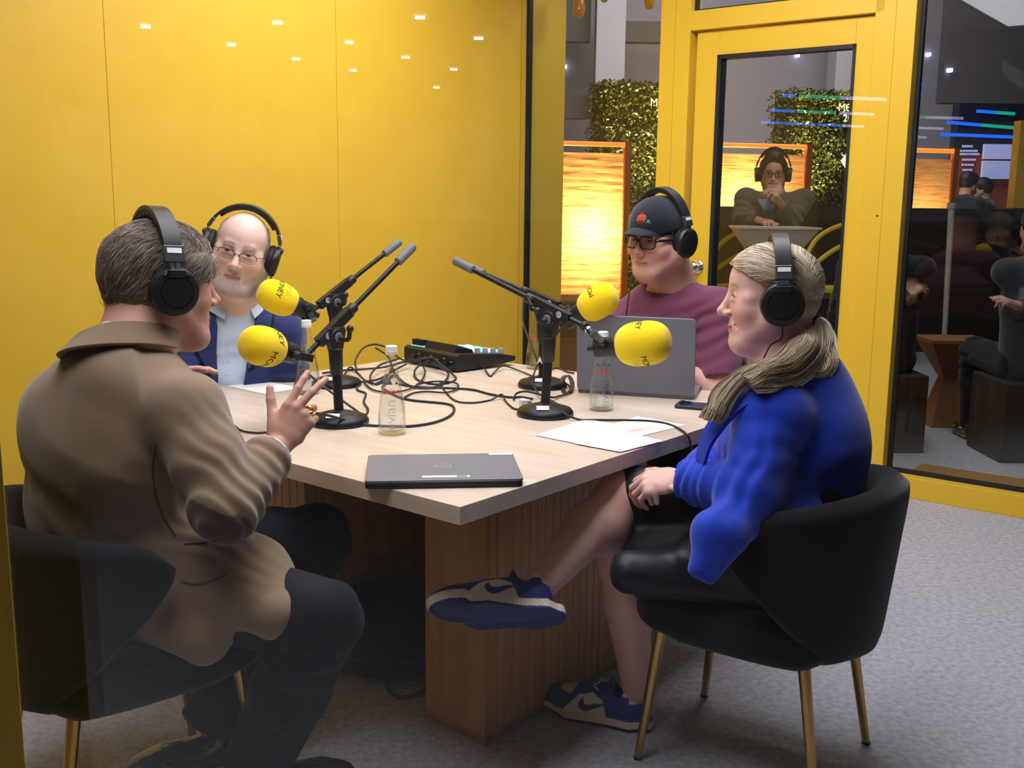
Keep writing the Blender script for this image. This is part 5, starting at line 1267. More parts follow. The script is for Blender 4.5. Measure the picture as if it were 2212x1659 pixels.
def neck_band(h, nck, mb, r0, r1, z0, z1, thick, a0=0, a1=2 * math.pi, mi=0, tilt=.0, n=44, drop=0.0, R=None):
    """standing collar round a neck: r/z from bottom to top, angle measured from the back"""
    ax = unit(h.P(0, -.02, -.05) - nck); f = unit(h.A[1] - ax * (h.A[1] @ ax)) if R is None else unit(np.cross(Z, R)); l = np.cross(ax, f); rings = []
    for t in np.linspace(a0, a1, n):
        d = -f * math.cos(t) + l * math.sin(t); dn = ax; fr = (1 - math.cos(t)) / 2
        p0 = nck + d * r0 + dn * (z0 - drop * fr); p1 = nck + d * r1 + dn * (z1 - drop * fr); nn = unit(np.cross(p1 - p0, np.cross(dn, d)))
        rings.append(np.array([p0 - nn * thick, p1 - nn * thick, p1 + nn * thick, p0 + nn * thick]))
    mb.loft(rings, mi)
nk0 = hA.P(0, -.034, -.045); NK = J['nck'] + (nk0 - J['nck']) * .52
m_ = MB(); neck_band(hA, NK, m_, .140, .104, -.050, .016, .004, -2.3, 2.3, 0, drop=.05, R=J['R']); keep(m_.build('jacket_collar', BROWNP, bevel=.003), A_)
m_ = MB()
for z0, z1, mi in ((-.02, .032, 0), (.032, .037, 1), (.037, .043, 0), (.043, .047, 1), (.047, .053, 0)): neck_band(hA, NK, m_, .100 - .12 * max(z0, 0), .100 - .12 * z1, z0, z1, .0022, -2.7, 2.7, mi, drop=.045, R=J['R'])
keep(m_.build('shirt_collar', [SHIRTW, STRP]), A_)
m_ = MB(); ax = unit(J['wrR'] - J['elR']); o_ = J['wrR'] - ax * .022
m_.lathe([(.040, -.02), (.0395, .010), (.0365, .010), (.036, -.01)], o_, ax, 28); keep(m_.build('shirt_cuff', SHIRTW), A_)
m_ = MB()
for k in range(4):
    c = o_ - ax * (.022 + .021 * k) + V3(.032, -.034, -.018) * (1 + .02 * k); m_.lathe([(.0085, -.001), (.0088, .0022), (.006, .003), (.0005, .0022)], c, unit(V3(.62, -.72, -.3)), 14)
keep(m_.build('sleeve_buttons', BTN), A_)
m_ = MB(); c = on(523, 1183, .60); n_ = unit(V3(0, 0, CAMH) - c); m_.lathe([(.0105, -.004), (.011, .003), (.008, .004), (.0005, .003)], c + n_ * .004, n_, 18); keep(m_.build('front_button', BTN), A_)
def camhit(who, nm, px, py):
    o_ = V3(0, 0, CAMH); d_ = unit((px - 1106) / FPX * CR + (py - 829.5) / FPX * CD + CF)
    o = [c for c in who.children if c.name.split('.')[0] == nm][0]; bpy.context.view_layer.update(); ok, loc, no, _ = o.ray_cast(o.matrix_world.inverted() @ Vector(o_ + d_ * .9), Vector(d_)); return np.array(loc) if ok else None
m_ = MB()
for pts in (((392, 1256), (420, 1262), (455, 1256), (494, 1240)), ((398, 1176), (440, 1172), (486, 1164)), ((338, 960), (330, 1020), (345, 1100), (380, 1160))):
    hp_ = [camhit(A_, 'jacket', *p) for p in spline([V3(*p, 0) for p in pts], 5)[:, :2]]; hp_ = [p for p in hp_ if p is not None]
    if len(hp_) > 3: m_.tube(hp_, .0022, 6)
if m_.n: keep(m_.build('jacket_seams', mat('brown_seam', (78, 60, 46), .9)), A_)
GOLD = mat('gold', (222, 176, 96), .22, metal=1.0)
rp = lerp(tipsA[2][0], tipsA[2][1], .45); ax = unit(tipsA[2][1] - tipsA[2][0]); m_ = MB(); m_.lathe([(.0108, -.003), (.0122, -.003), (.0122, .003), (.0108, .003)], rp, ax, 22); m_.sphere(rp + unit(HA[2] + hth * -.6) * .012, (.0065, .0065, .005), 12); keep(m_.build('ring', GOLD), A_)
# trousers and shoes
def trousers(J, who, m, r=(.098, .078, .074, .062), amp=.006, vox=.0062, hem=.03, pel=(.165, .125)):
    K = [J[k] for k in ('pel', 'hipL', 'hipR', 'knL', 'knR', 'anL', 'anR')]; K = np.array(K); F = Field(K.min(0) - .15, K.max(0) + .15, vox)
    F.loft([J['pel'] - Z * .02, J['pel'] + Z * .10], [pel[0], pel[0] * .94], [pel[1], pel[1] * .95], J['R'], .03)
    for s_ in 'LR':
        F.cap(J['hip' + s_], J['kn' + s_], r[0], r[1], .03); m2 = lerp(J['kn' + s_], J['an' + s_], .45); F.cap(J['kn' + s_], m2, r[1], r[2], .02); F.cap(m2, J['an' + s_] + (J['an' + s_] - m2) * .0, r[2], r[3], .02)
        F.wrinkle(folds(J['kn' + s_], J['an' + s_] - J['kn' + s_], 3, amp, .2, 5))
        ax = unit(J['an' + s_] - J['kn' + s_]); o = J['an' + s_] + ax * hem
        F.func(o - .1, o + .12, lambda X, Y, Z_: np.maximum(-((X - o[0]) * ax[0] + (Y - o[1]) * ax[1] + (Z_ - o[2]) * ax[2]), np.sqrt((X - o[0]) ** 2 + (Y - o[1]) ** 2 + (Z_ - o[2]) ** 2) - .10), 0, 'sub')
    F.rough(.004, 8); return to_obj('trousers', *F.mesh(), m, who)
NAVYT = cloth('dark_navy_wool', (22, 25, 36), (18, 21, 30), .8, .05, 700); BLKT = cloth('charcoal_wool', (40, 42, 50), (32, 34, 42), .85, .2, 700)
trousers(J, A_, NAVYT, (.098, .080, .080, .074), amp=.003, hem=.012)
PATENT = mat('black_leather', (18, 17, 17), .16, coat=.7); 
def dress_shoe(toe, heel, up, m=PATENT):
    toe, heel = np.asarray(toe, float), np.asarray(heel, float); y = unit(toe - heel); u = unit(np.asarray(up, float) - y * (np.asarray(up, float) @ y)); x = np.cross(y, u); L = np.linalg.norm(toe - heel); A = np.array([x, y, u]); F = Field(np.minimum(toe, heel) - .12, np.maximum(toe, heel) + .14, .004)
    Q = lambda a, b, c: heel + x * a + y * b * L + u * c
    F.ell(Q(0, .78, .035), (.043, .075, .032), A, .0); F.ell(Q(0, .2, .045), (.036, .06, .045), A, .03); F.loft([Q(0, .2, .04), Q(0, .75, .036)], [.036, .044], [.036, .032], x, .02); F.cap(Q(0, .18, .05), Q(0, .14, .10), .042, .046, .02)
    F.loft([Q(0, .1, .008), Q(0, .5, .008), Q(0, .84, .008)], [.036, .040, .042], [.010, .008, .009], x, .004)
    F.func([a[0] for a in F.ax], [a[-1] for a in F.ax], lambda X, Y, Z_: -((X - heel[0]) * u[0] + (Y - heel[1]) * u[1] + (Z_ - heel[2]) * u[2]) , 0, 'int')
    return F
for s_, toe in (('R', J['anR'] + V3(.18, .06, -.10)), ('L', J['anL'] + V3(-.155, -.085, -.10))):
    t = V3(*toe[:2], .004); hl = V3(*(J['an' + s_] - unit(toe - J['an' + s_]) * .07)[:2], .004); F = dress_shoe(t, hl, Z); to_obj('shoe', *F.mesh(), PATENT, A_)
headphones(hA, 'black headphones worn by the man in brown', lift=.012, w=1.02, cable_to=None)
# ================================================================== the bearded man in the navy suit
def plain_body(who, J, hd, skincol, neck_r=.06, fat=0.0, wide=1.0, hands=True, vox=.009, **kw):
    F = body_field({k: v for k, v in J.items() if k != 'R'}, hd, vox, .0026, kw.pop('extra', ()), .14)
    torso(F, J, tuple(x * wide for x in (.15, .14, .165, .125, .058)), tuple(x * wide for x in (.11, .105, .11, .085, .058)))
    for s_ in 'LR': limbs(F, J, s_, kw.get('arm', (.046, .038, .036, .026)), kw.get('leg', (.075, .055, .056, .040)))
    hd.sculpt(F, J['nck'], fat=fat, neck_r=neck_r, **{k: v for k, v in kw.items() if k in ('jaw', 'nose', 'smile', 'eye', 'fem')})
    if hands:
        for s_, fl in (('R', 1), ('L', -1)):
            d = unit(J['wr' + s_] - J['el' + s_]); A = frame(d, (0, 0, 1)); hand(F, J['wr' + s_] + d * .012, np.array([A[0] * (1 if s_ == 'R' else -1), A[1], A[2]]), 1.0)
    V, Fc = F.mesh(); o = to_obj('body', V, Fc, SKIN, who, skincol); return o
J = {}
hB = Head(at(519, 545, 3.20), V3(.20, -.98, 0), 1.0, roll=-.0, pitch=.06)
# the head leans to his left (image right)
hB.A = frame(V3(.14, -.98, -.09), V3(.27, 0, .963))
J['nck'] = at(506, 668, 3.30); J['ups'] = at(505, 722, 3.34); J['chs'] = at(508, 815, 3.40); J['wst'] = V3(-.985, 3.39, .76); J['pel'] = V3(-1.03, 3.45, .55)
J['R'] = unit(V3(-.90, -.43, 0))
J['shR'] = at(400, 742, 3.33); J['shL'] = at(608, 722, 3.38)
J['elR'] = at(402, 850, 3.18); J['wrR'] = V3(-.93, 3.06, .66); J['elL'] = at(628, 852, 3.38); J['wrL'] = V3(-.68, 3.22, .655)
J['wrR'] = V3(-.90, 3.04, .64); J['wrL'] = V3(-.66, 3.22, .64)
J['hipR'] = V3(-1.09, 3.39, .53); J['hipL'] = V3(-.96, 3.52, .53); J['knR'] = V3(-.80, 3.02, .50); J['knL'] = V3(-.62, 3.20, .50); J['anR'] = V3(-.82, 3.04, .10); J['anL'] = V3(-.64, 3.24, .10)
B_ = person('person', 'bearded bald man in glasses and a navy suit by the yellow wall', V3(-1.0, 3.42, 0))
skB = hB.skin((230, 194, 180), lips=(178, 104, 100), brow=(98, 82, 74), beard=(206, 192, 184), cheek=(220, 164, 152), seed=2, cy=1.1)
plain_body(B_, J, hB, skB, .062, fat=.65, jaw=1.2, nose=1.12, eye=.75, hands=False)
hB.eyes(B_, (96, 110, 118), (-.15, -.12))
GREYH = mat('grey_hair', (176, 170, 164), .6, attr='Col')
def fringe(h, who, n, zmax, tones, seed, m, back=True, ymax=.035, ln=(.010, .018), rad=.0006):
    """short hair left round the sides and back of a bald head, and stubble"""
    g = np.random.default_rng(seed); cs = []
    while len(cs) < n:
        v = unit(g.normal(size=3)); p = np.array((v[0] * .0765, v[1] * .0985 - .012, v[2] * .0865 + .036)); x, y, z = p
        if not (-.05 < z < zmax and y < ymax + (.02 if z > .03 else 0)) : continue
        nn = unit((x / .076 ** 2, (y + .012) / .098 ** 2, (z - .036) / .086 ** 2)); d = unit(V3(0, -.5, -.8) + g.normal(0, .25, 3)); d = unit(d - nn * (d @ nn) * .85); L = g.uniform(*ln)
        cs.append([h.P(*(p + d * L * t + nn * (.001 + .003 * t))) for t in (0, .5, 1)])
    V, Fc, ns, per = strands('hair', cs, np.full(n, rad), None, None); t = np.repeat(g.random(ns), per)[:, None]; a, b = L3(tones[0]), L3(tones[1])
    return to_obj('hair', V, Fc, m, who, lambda V: a * (1 - t) + b * t, crumbs=True)
fringe(hB, B_, 3400, .092, ((186, 178, 172), (236, 232, 228)), 11, GREYH)
def beard(h, who, n, tones, seed, m):
    g = np.random.default_rng(seed); cs = []
    me = [o for o in who.children if o.name.startswith('body')][0].data; co = np.empty(len(me.vertices) * 3, np.float32); me.vertices.foreach_get('co', co); no = np.empty_like(co); me.vertices.foreach_get('normal', no)
    co = co.reshape(-1, 3); no = no.reshape(-1, 3); q = h.loc(co); x, y, z = np.abs(q[:, 0]), q[:, 1], q[:, 2]
    ok = (z > -.122) & (y > -.012) & (((z < -.030 - (y - .03) * .75) & ~((x < .03) & (z > -.074) & (y > .07))) | ((np.abs(z + .0475) < .0055) & (x < .032) & (x > .004) & (y > .07)))
    idx = g.permutation(np.nonzero(ok)[0])[:n]
    for i in idx:
        nn = no[i].astype(float); d = unit(-h.A[2] * .8 + h.A[0] * np.sign(q[i, 0]) * .15 + g.normal(0, .3, 3)); d = unit(d - nn * (d @ nn) * .7 + nn * .25); L = g.uniform(.005, .010); p = co[i].astype(float)
        cs.append([p - nn * .001, p + d * L * .5 + nn * .001, p + d * L])
    V, Fc, ns, per = strands('beard', cs, np.full(len(cs), .00045), None, None); t = np.repeat(g.random(ns), per)[:, None]; a, b = L3(tones[0]), L3(tones[1])
    return to_obj('beard', V, Fc, m, who, lambda V: a * (1 - t) + b * t, crumbs=True)
beard(hB, B_, 3000, ((190, 176, 166), (236, 230, 224)), 12, GREYH)
glasses(hB, B_, 'thin', [mat('dark_rim', (40, 34, 36), .35, metal=.4), mat('clear_rim', (206, 190, 184), .3)], w_=.0255, hh=.0165, gap=.0325, z0=.003, yy=.102, rim=.0012)
headphones(hB, 'black headphones worn by the bearded man in navy', w=1.0, lift=.0, cable_to=[at(566, 640, 3.2), at(570, 668, 3.25)])
NAVY = cloth('navy_suit', (44, 54, 104), (38, 47, 94), .75, .3, 900); BLUESH = cloth('pale_blue_shirt', (196, 212, 232), (188, 204, 226), .8, .1, 1200)
def upper(J, fr, w, d, arm, n=2.4, vox=.006, neck=.03, sl=.9, down=True, pad=.18):
    """jacket or shirt over torso and arms of joints J"""
    ks = ('nck', 'ups', 'chs', 'wst', 'pel', 'shR', 'shL', 'elR', 'wrR', 'elL', 'wrL'); P = np.array([J[k] for k in ks]); F = Field(P.min(0) - pad, P.max(0) + pad - .02, vox)
    F.loft([J['pel'] - Z * .02, J['wst'], J['chs'], J['ups'], J['nck'] - Z * neck], w, d, J['R'], .035, n)
    for s_ in 'LR':
        F.cap(J['ups'], J['sh' + s_], d[3] * .78, arm[0], .04); F.cap(J['sh' + s_], J['el' + s_], arm[0], arm[1], .02)
        if sl > 0: F.cap(J['el' + s_], lerp(J['el' + s_], J['wr' + s_], sl), arm[1], arm[2], .016)
    return F
fwB = unit(np.cross(Z, J['R'])); fwB = fwB if fwB @ V3(.5, -.8, 0) > 0 else -fwB
F = upper(J, None, [.170, .165, .178, .135, .066], [.135, .135, .130, .098, .066], (.05, .045, .04), neck=.015)
F.rough(.003, 10); F.wrinkle(folds(J['chs'] + fwB * .1, Z + J['R'] * .2, 2, .003, .12, 6)); F.cap(J['nck'] - Z * .01, hB.P(0, -.01, -.06), .062, .07, .004, 'sub')
to_obj('shirt', *F.mesh(), BLUESH, B_)
F = upper(J, None, [.195, .180, .195, .150, .072], [.150, .148, .143, .110, .072], (.078, .064, .05))
for s_ in 'LR': F.wrinkle(folds(J['el' + s_], J['el' + s_] - J['sh' + s_], 4, .006, .15, 7)); cut_cuff(F, J, s_)
F.rough(.004, 8)
lB = J['R'] * -1                                                    # to his left
top_, bot_ = J['nck'] + Z * .03, J['wst'] - Z * .12
def vcut(half_t, half_b):
    def fn(X, Y, Z_):
        t = np.clip((Z_ - bot_[2]) / (top_[2] - bot_[2]), 0, 1); cx_ = bot_[0] + (top_[0] - bot_[0]) * t; cy_ = bot_[1] + (top_[1] - bot_[1]) * t
        x = (X - cx_) * J['R'][0] + (Y - cy_) * J['R'][1]; y = (X - cx_) * fwB[0] + (Y - cy_) * fwB[1]
        return np.maximum(np.maximum(np.abs(x) - (half_b + (half_t - half_b) * t), -y + .02), 0 * x - 1)
    return fn
F.func([a[0] for a in F.ax], [a[-1] + 1 for a in F.ax], vcut(.064, .030), .004, 'sub')
F.cap(J['nck'] - Z * .01, hB.P(0, -.01, -.06), .070, .08, .004, 'sub')
to_obj('jacket', *F.mesh(), NAVY, B_)
def surf_at(who, nm, p, d, far=.4):
    """first hit of part nm of person who from p along d"""
    o = [c for c in who.children if c.name.split('.')[0] == nm][0]; bpy.context.view_layer.update(); ok, loc, no, _ = o.ray_cast(o.matrix_world.inverted() @ Vector(p), Vector(d)); return (np.array(loc), np.array(no)) if ok else (None, None)
CREASE = mat('navy_crease_shade', (20, 25, 54), .9)  # dark lines that paint in the shade along the lapel fold
def lapel(J, who, fw, q, m, tz0, tz1, x0, x1, wmax, notch=.72, jn='jacket', off=.004):
    """folded lapel lying on the jacket front, q=+1 on the person's right"""
    m_ = MB(); rings = []
    bpy.context.view_layer.update()
    for t in np.linspace(0, 1, 15):
        base = lerp(J['wst'], J['nck'], tz0 + (tz1 - tz0) * t); xi = x0 + (x1 - x0) * t; wd = wmax * (min(t / notch, 1.0) ** .8) * (1 if t < notch + .01 else .62 + .2 * (1 - t)) + .006; row_ = []
        for k in (0, .33, .66, 1.0):
            x = xi + wd * k; p = base + J['R'] * q * x + fw * .35; loc, no = surf_at(who, jn, p, -fw)
            if loc is None: loc = base + J['R'] * q * x + fw * .10
            row_.append(loc + fw * (off + .003 * math.sin(k * 3)))
        rings.append(np.array(row_ + [r_ - fw * .006 for r_ in row_[::-1]]))
    m_.loft(rings); o = keep(m_.build('lapel', m, angle=60), who); e = MB(); e.tube([r_[3] + fw * .0015 for r_ in rings], .0016, 5); e.tube([r_[3] + J['R'] * q * .004 - fw * .004 for r_ in rings], .0028, 5); keep(e.build('lapel_shade_line', CREASE), who); return o
for q in (1, -1): lapel(J, B_, fwB, q, NAVY, .0, .93, .034, .062, .070, off=.012)
m_ = MB()
for q in (1, -1):                                                   # soft collar wings of the shirt
    st = [hB.P(q * -.001, -.07, -.115)]; n0 = J['nck'] + Z * .012; r0 = .068
    pts = []
    for a in np.linspace(.2, 2.65, 12):
        dd = -fwB * math.cos(a) + J['R'] * q * math.sin(a); pts.append((n0 + dd * r0 * 1.0 + Z * (.034 - .030 * (a / 2.65) ** 2), n0 + dd * (r0 + .016 + .012 * (a / 2.65)) + Z * (.010 - .045 * (a / 2.65) ** 3)))
    rings = [np.array([a_, b_, b_ + Z * .003 + unit(b_ - n0) * .003, a_ + Z * .003]) for a_, b_ in pts]; m_.loft(rings)
keep(m_.build('shirt_collar', BLUESH), B_)
m_ = MB()
for k in range(5):
    p = lerp(J['wst'], J['nck'], .80 - .19 * k) + fwB * .35; loc, no = surf_at(B_, 'shirt', p, -fwB)
    if loc is not None: m_.lathe([(.0052, -.001), (.0052, .0015), (.0005, .0015)], loc, fwB, 12)
pl = []
for t in np.linspace(.92, .0, 10):
    loc, no = surf_at(B_, 'shirt', lerp(J['wst'], J['nck'], t) + J['R'] * .014 + fwB * .35, -fwB)
    if loc is not None: pl.append(loc)
m_.tube(pl, .0011, 5); keep(m_.build('shirt_placket', mat('shirt_button', (206, 214, 224), .5)), B_)
trousers(J, B_, NAVY, vox=.009)
for s_ in 'LR':
    a = J['an' + s_]; F = dress_shoe(V3(a[0] + .13, a[1] - .12, .004), V3(a[0] - .06, a[1] + .05, .004), Z); to_obj('shoe', *F.mesh(), PATENT, B_)

# ================================================================== the man in the black cap
J = {}
hC = Head(at(1422, 519, 3.36), (-.72, -.695, 0), .98, roll=.04, pitch=.10)
J['nck'] = at(1452, 620, 3.45); J['ups'] = at(1450, 680, 3.47); J['chs'] = at(1440, 795, 3.50); J['wst'] = V3(.60, 3.53, .77); J['pel'] = V3(.66, 3.56, .55)
J['R'] = unit(V3(-.80, .60, 0))
J['shR'] = at(1350, 698, 3.57); J['shL'] = at(1546, 672, 3.37)
J['elR'] = at(1320, 850, 3.46); J['wrR'] = V3(.335, 3.33, .775); J['elL'] = at(1560, 862, 3.28); J['wrL'] = V3(.575, 3.245, .775)
J['hipR'] = V3(.62, 3.63, .53); J['hipL'] = V3(.73, 3.49, .53); J['knR'] = V3(.36, 3.28, .50); J['knL'] = V3(.50, 3.14, .50); J['anR'] = V3(.38, 3.36, .10); J['anL'] = V3(.53, 3.22, .10)
C_ = person('person', 'man in a black cap and maroon T-shirt behind the open laptop', V3(.66, 3.55, 0))
skC = hC.skin((222, 172, 158), lips=(196, 118, 112), brow=(150, 120, 100), cheek=(220, 150, 140), seed=3)
plain_body(C_, J, hC, skC, .066, fat=1.15, jaw=1.2, eye=.8, wide=1.08, arm=(.052, .045, .042, .028))
hC.eyes(C_, (90, 110, 130), (0, -.2))
glasses(hC, C_, 'square', mat('black_acetate', (26, 22, 22), .3), w_=.0285, hh=.0185, gap=.0335, z0=.0035, yy=.102, rim=.0021)
MAROON = cloth('maroon_jersey', (120, 66, 92), (108, 58, 82), .85, .2, 1000)
F = upper(J, None, [.185, .190, .205, .165, .074], [.155, .160, .150, .112, .074], (.076, .070, .05), sl=0, neck=.02)
for s_ in 'LR':
    ax = unit(J['el' + s_] - J['sh' + s_]); o = lerp(J['sh' + s_], J['el' + s_], .80)
    F.func(o - .14, o + .2, lambda X, Y, Z_: np.maximum(-((X - o[0]) * ax[0] + (Y - o[1]) * ax[1] + (Z_ - o[2]) * ax[2]), np.sqrt((X - o[0] - ax[0] * .05) ** 2 + (Y - o[1] - ax[1] * .05) ** 2 + (Z_ - o[2] - ax[2] * .05) ** 2) - .105), 0, 'sub')
    F.wrinkle(folds(J['sh' + s_] - Z * .08, Z + J['R'] * .5, 3, .006, .14, 8))
F.wrinkle(folds(J['wst'] + Z * .06, Z, 3, .007, .18, 9)); F.rough(.005, 7)
F.cap(J['nck'] - Z * .02, hC.P(0, -.0, -.07), .074, .085, .004, 'sub'); to_obj('t_shirt', *F.mesh(), MAROON, C_)
m_ = MB(); ring = []; fwC = unit(np.cross(Z, J['R'])); fwC = fwC if fwC @ hC.A[1] > 0 else -fwC
for a in np.linspace(0, 2 * math.pi, 40, endpoint=False):
    dd = fwC * math.cos(a) + J['R'] * math.sin(a); ring.append(J['nck'] + dd * (.079 + .006 * math.cos(a)) + Z * (.004 - .030 * (1 + math.cos(a)) / 2))
m_.tube(ring + ring[:2], .006, 8, flat=.011); keep(m_.build('neck_rib', MAROON), C_)
trousers(J, C_, NAVYT, vox=.009)
for s_ in 'LR':
    a = J['an' + s_]; F = dress_shoe(V3(a[0] - .12, a[1] - .14, .004), V3(a[0] + .04, a[1] + .06, .004), Z); to_obj('shoe', *F.mesh(), PATENT, C_)
CAPB = cloth('black_cotton_cap', (30, 34, 44), (26, 30, 40), .85, .25, 1100)
F = Field(hC.O - .26, hC.O + .26, .0036); P = hC.P; S = hC.s
F.ell(P(0, -.012, .040), np.array((.086, .108, .104)) * S, hC.A, 0); F.ell(P(0, .03, .055), np.array((.076, .070, .080)) * S, hC.A, .03)
n_ = hC.A[2] * -1 - hC.A[1] * .12; F.plane(P(0, 0, .040), n_, .004)
F.ell(P(0, -.012, .03), np.array((.081, .103, .093)) * S, hC.A, .003, 'sub')
F.rough(.0008, 14)
to_obj('cap_crown', *F.mesh(), CAPB, C_)
m_ = MB(); top = []; bot = []                                       # curved peak
nu, nv = 25, 10; v = []; f = []
for side in (0, 1):
    for i in range(nu):
        a = -1 + 2 * i / (nu - 1); th = a * 1.18
        for j in range(nv):
            r_ = j / (nv - 1); bx_, by_ = .084 * math.sin(th), .104 * math.cos(th) - .012; ex = .070 * (1 - abs(a) ** 2.4)
            x = bx_ * (1 - .10 * r_); y = by_ + ex * r_; z = .060 - .004 * (y / .1) - .014 * r_ - .026 * (x / .08) ** 2 - side * .003 * (1 if 0 < j < nv - 1 else .6)
            v.append(P(x, y, z))
N1 = nu * nv
for i in range(nu - 1):
    for j in range(nv - 1):
        q = i * nv + j; f.append((q, q + 1, q + nv + 1, q + nv)); f.append((q + N1, q + nv + N1, q + nv + 1 + N1, q + 1 + N1))
for i in range(nu - 1):
    for j in (0, nv - 1): q = i * nv + j; f.append((q, q + nv, q + nv + N1, q + N1) if j == 0 else (q, q + N1, q + nv + N1, q + nv))
m_.add(v, f); keep(m_.build('cap_peak', CAPB), C_)
ORG = mat('orange_badge', (236, 120, 64), .7); ORD = mat('badge_red', (190, 74, 50), .7); TEAL = mat('badge_teal', (120, 190, 180), .7)
m_ = MB()
def oncap(x, z, lift=.0025):
    """point on the cap front"""
    x = x * 1.7 + .012; z = .082 + (z - .079) * 1.25
    for y in np.linspace(.14, .0, 90):
        a = ((x / .086) ** 2 + ((y + .012) / .108) ** 2 + ((z - .04) / .104) ** 2); b = (x / .076) ** 2 + ((y - .03) / .070) ** 2 + ((z - .055) / .080) ** 2
        if a < 1 or b < 1: return P(x, y + lift, z + lift * .5)
    return P(x, .0, z)
def badge(poly, mi, lift):
    c = np.mean(poly, 0); rings = [[oncap(*(c + (np.array(p) - c) * s_), lift) for p in poly] for s_ in (.02, .35, .7, 1)]
    n = len(poly); v = np.concatenate([np.array(r_) for r_ in rings]); f = [(a * n + j, a * n + (j + 1) % n, (a + 1) * n + (j + 1) % n, (a + 1) * n + j) for a in range(3) for j in range(n)]; m_.add(v, f, mi)
sc_ = .9
def arc_poly(pts, n=4): return [tuple(p) for p in spline(list(pts) + [pts[0]], n)[:-1]]
bx = [(-.026, .062), (-.024, .078), (-.016, .084), (-.014, .094), (-.004, .098), (.004, .098), (.014, .094), (.016, .084), (.024, .078), (.026, .062), (.012, .060), (-.012, .060)]
badge(arc_poly(bx, 3), 0, .0035); badge(arc_poly([(-.010, .066), (-.013, .077), (-.006, .088), (.005, .087), (.008, .075), (.003, .066)]), 1, .0048); badge(arc_poly([(.009, .067), (.012, .074), (.018, .071), (.016, .065)]), 2, .0052)
for k in range(6): badge([(-.024 + k * .0082, .1005 + .003 * math.cos((k - 2.5) * .6)), (-.018 + k * .0082, .1005 + .003 * math.cos((k - 2.5) * .6)), (-.0185 + k * .0082, .1055 + .003 * math.cos((k - 2.5) * .6)), (-.0235 + k * .0082, .1050 + .003 * math.cos((k - 2.5) * .6))], 3, .0035)
keep(m_.build('cap_badge', [ORG, ORD, TEAL, STW]), C_)
headphones(hC, 'black headphones worn over the black cap', w=1.0, lift=.024)
m_ = MB(); m_.tube(spline([hC.P(-.09, .0, -.06), at(1358, 640, 3.4), at(1352, 700, 3.42), at(1349, 790, 3.38)], 8), .0022, 6); tag(m_.build('cable', RUBBER), 'thin black headphone cable down the maroon T-shirt', 'cable')

# ================================================================== the woman in blue
J = {}
hD = Head(at(1663, 648, 2.395), (-.975, .12, 0), .99, roll=-.02, pitch=.03)
J['nck'] = at(1692, 775, 2.40); J['ups'] = at(1712, 838, 2.40); J['chs'] = at(1706, 945, 2.42); J['wst'] = V3(.655, 2.37, .735); J['pel'] = V3(.645, 2.345, .545)
J['R'] = unit(V3(.36, .93, 0))
J['shL'] = at(1668, 898, 2.26); J['shR'] = at(1690, 870, 2.56); J['elL'] = at(1618, 1062, 2.20); J['wrL'] = at(1476, 1036, 2.32); J['elR'] = V3(.66, 2.58, .80); J['wrR'] = at(1505, 1030, 2.40)
J['hipL'] = V3(.62, 2.25, .53); J['hipR'] = V3(.66, 2.43, .53)
J['knR'] = V3(.265, 2.415, .615); J['anR'] = at(1160, 1268, 2.33); J['knL'] = V3(.270, 2.425, .465); J['anL'] = V3(.325, 2.455, .105)
D_ = person('person', 'fair haired woman in a royal blue blazer, seated in profile with crossed legs', V3(.63, 2.34, 0))
skD = hD.skin((224, 180, 166), lips=(190, 106, 104), brow=(150, 124, 104), cheek=(216, 150, 140), seed=4)
lh = at(1458, 1020, 2.35)
F = body_field({k: v for k, v in J.items() if k != 'R'}, hD, .008, .0025, [(lh - .08, lh + .08, .004)], .14)
torso(F, J, (.15, .125, .145, .11, .05), (.12, .10, .11, .08, .05))
limbs(F, J, 'L', (.042, .036, .033, .023), (.082, .058, .056, .038)); limbs(F, J, 'R', (.042, .036, .033, .023), (.082, .060, .056, .038))
for s_ in 'LR':
    m2 = lerp(J['kn' + s_], J['an' + s_], .32); F.ell(m2 + (V3(.022, .0, .0) if s_ == 'L' else V3(.0, .01, -.018)), (.054, .050, .085) if s_ == 'L' else (.085, .05, .058), None, .03)
hD.sculpt(F, J['nck'], fat=.6, jaw=1.0, nose=1.0, smile=1.0, eye=.62, fem=1.0, neck_r=.050)
d = unit(V3(-.8, .35, -.2)); HD = frame(d, (-.1, -.5, .9)); hand(F, J['wrL'] + d * .01, np.array([-HD[0], HD[1], HD[2]]), .92, (.5, .55, .6, .65))
d = unit(V3(-.75, -.3, .1)); HD = frame(d, (-.1, .1, 1)); hand(F, J['wrR'] + d * .01, np.array([HD[0], HD[1], HD[2]]), .92, (.6, .65, .7, .75))
V, Fc = F.mesh(); to_obj('body', V, Fc, SKIN, D_, skD); hD.eyes(D_, (100, 120, 120), (0, -.05))
m_ = MB()
for q in (-1, 1): m_.tube(spline([hD.P(q * .0195, .0868, .0125), hD.P(q * .030, .0880, .0152), hD.P(q * .0445, .0790, .0105)], 5), [.0006] * 3 + [.0013] * 5 + [.0008] * 3, 6)
keep(m_.build('eyelashes', mat('dark_lash', (60, 44, 36), .7)), D_)
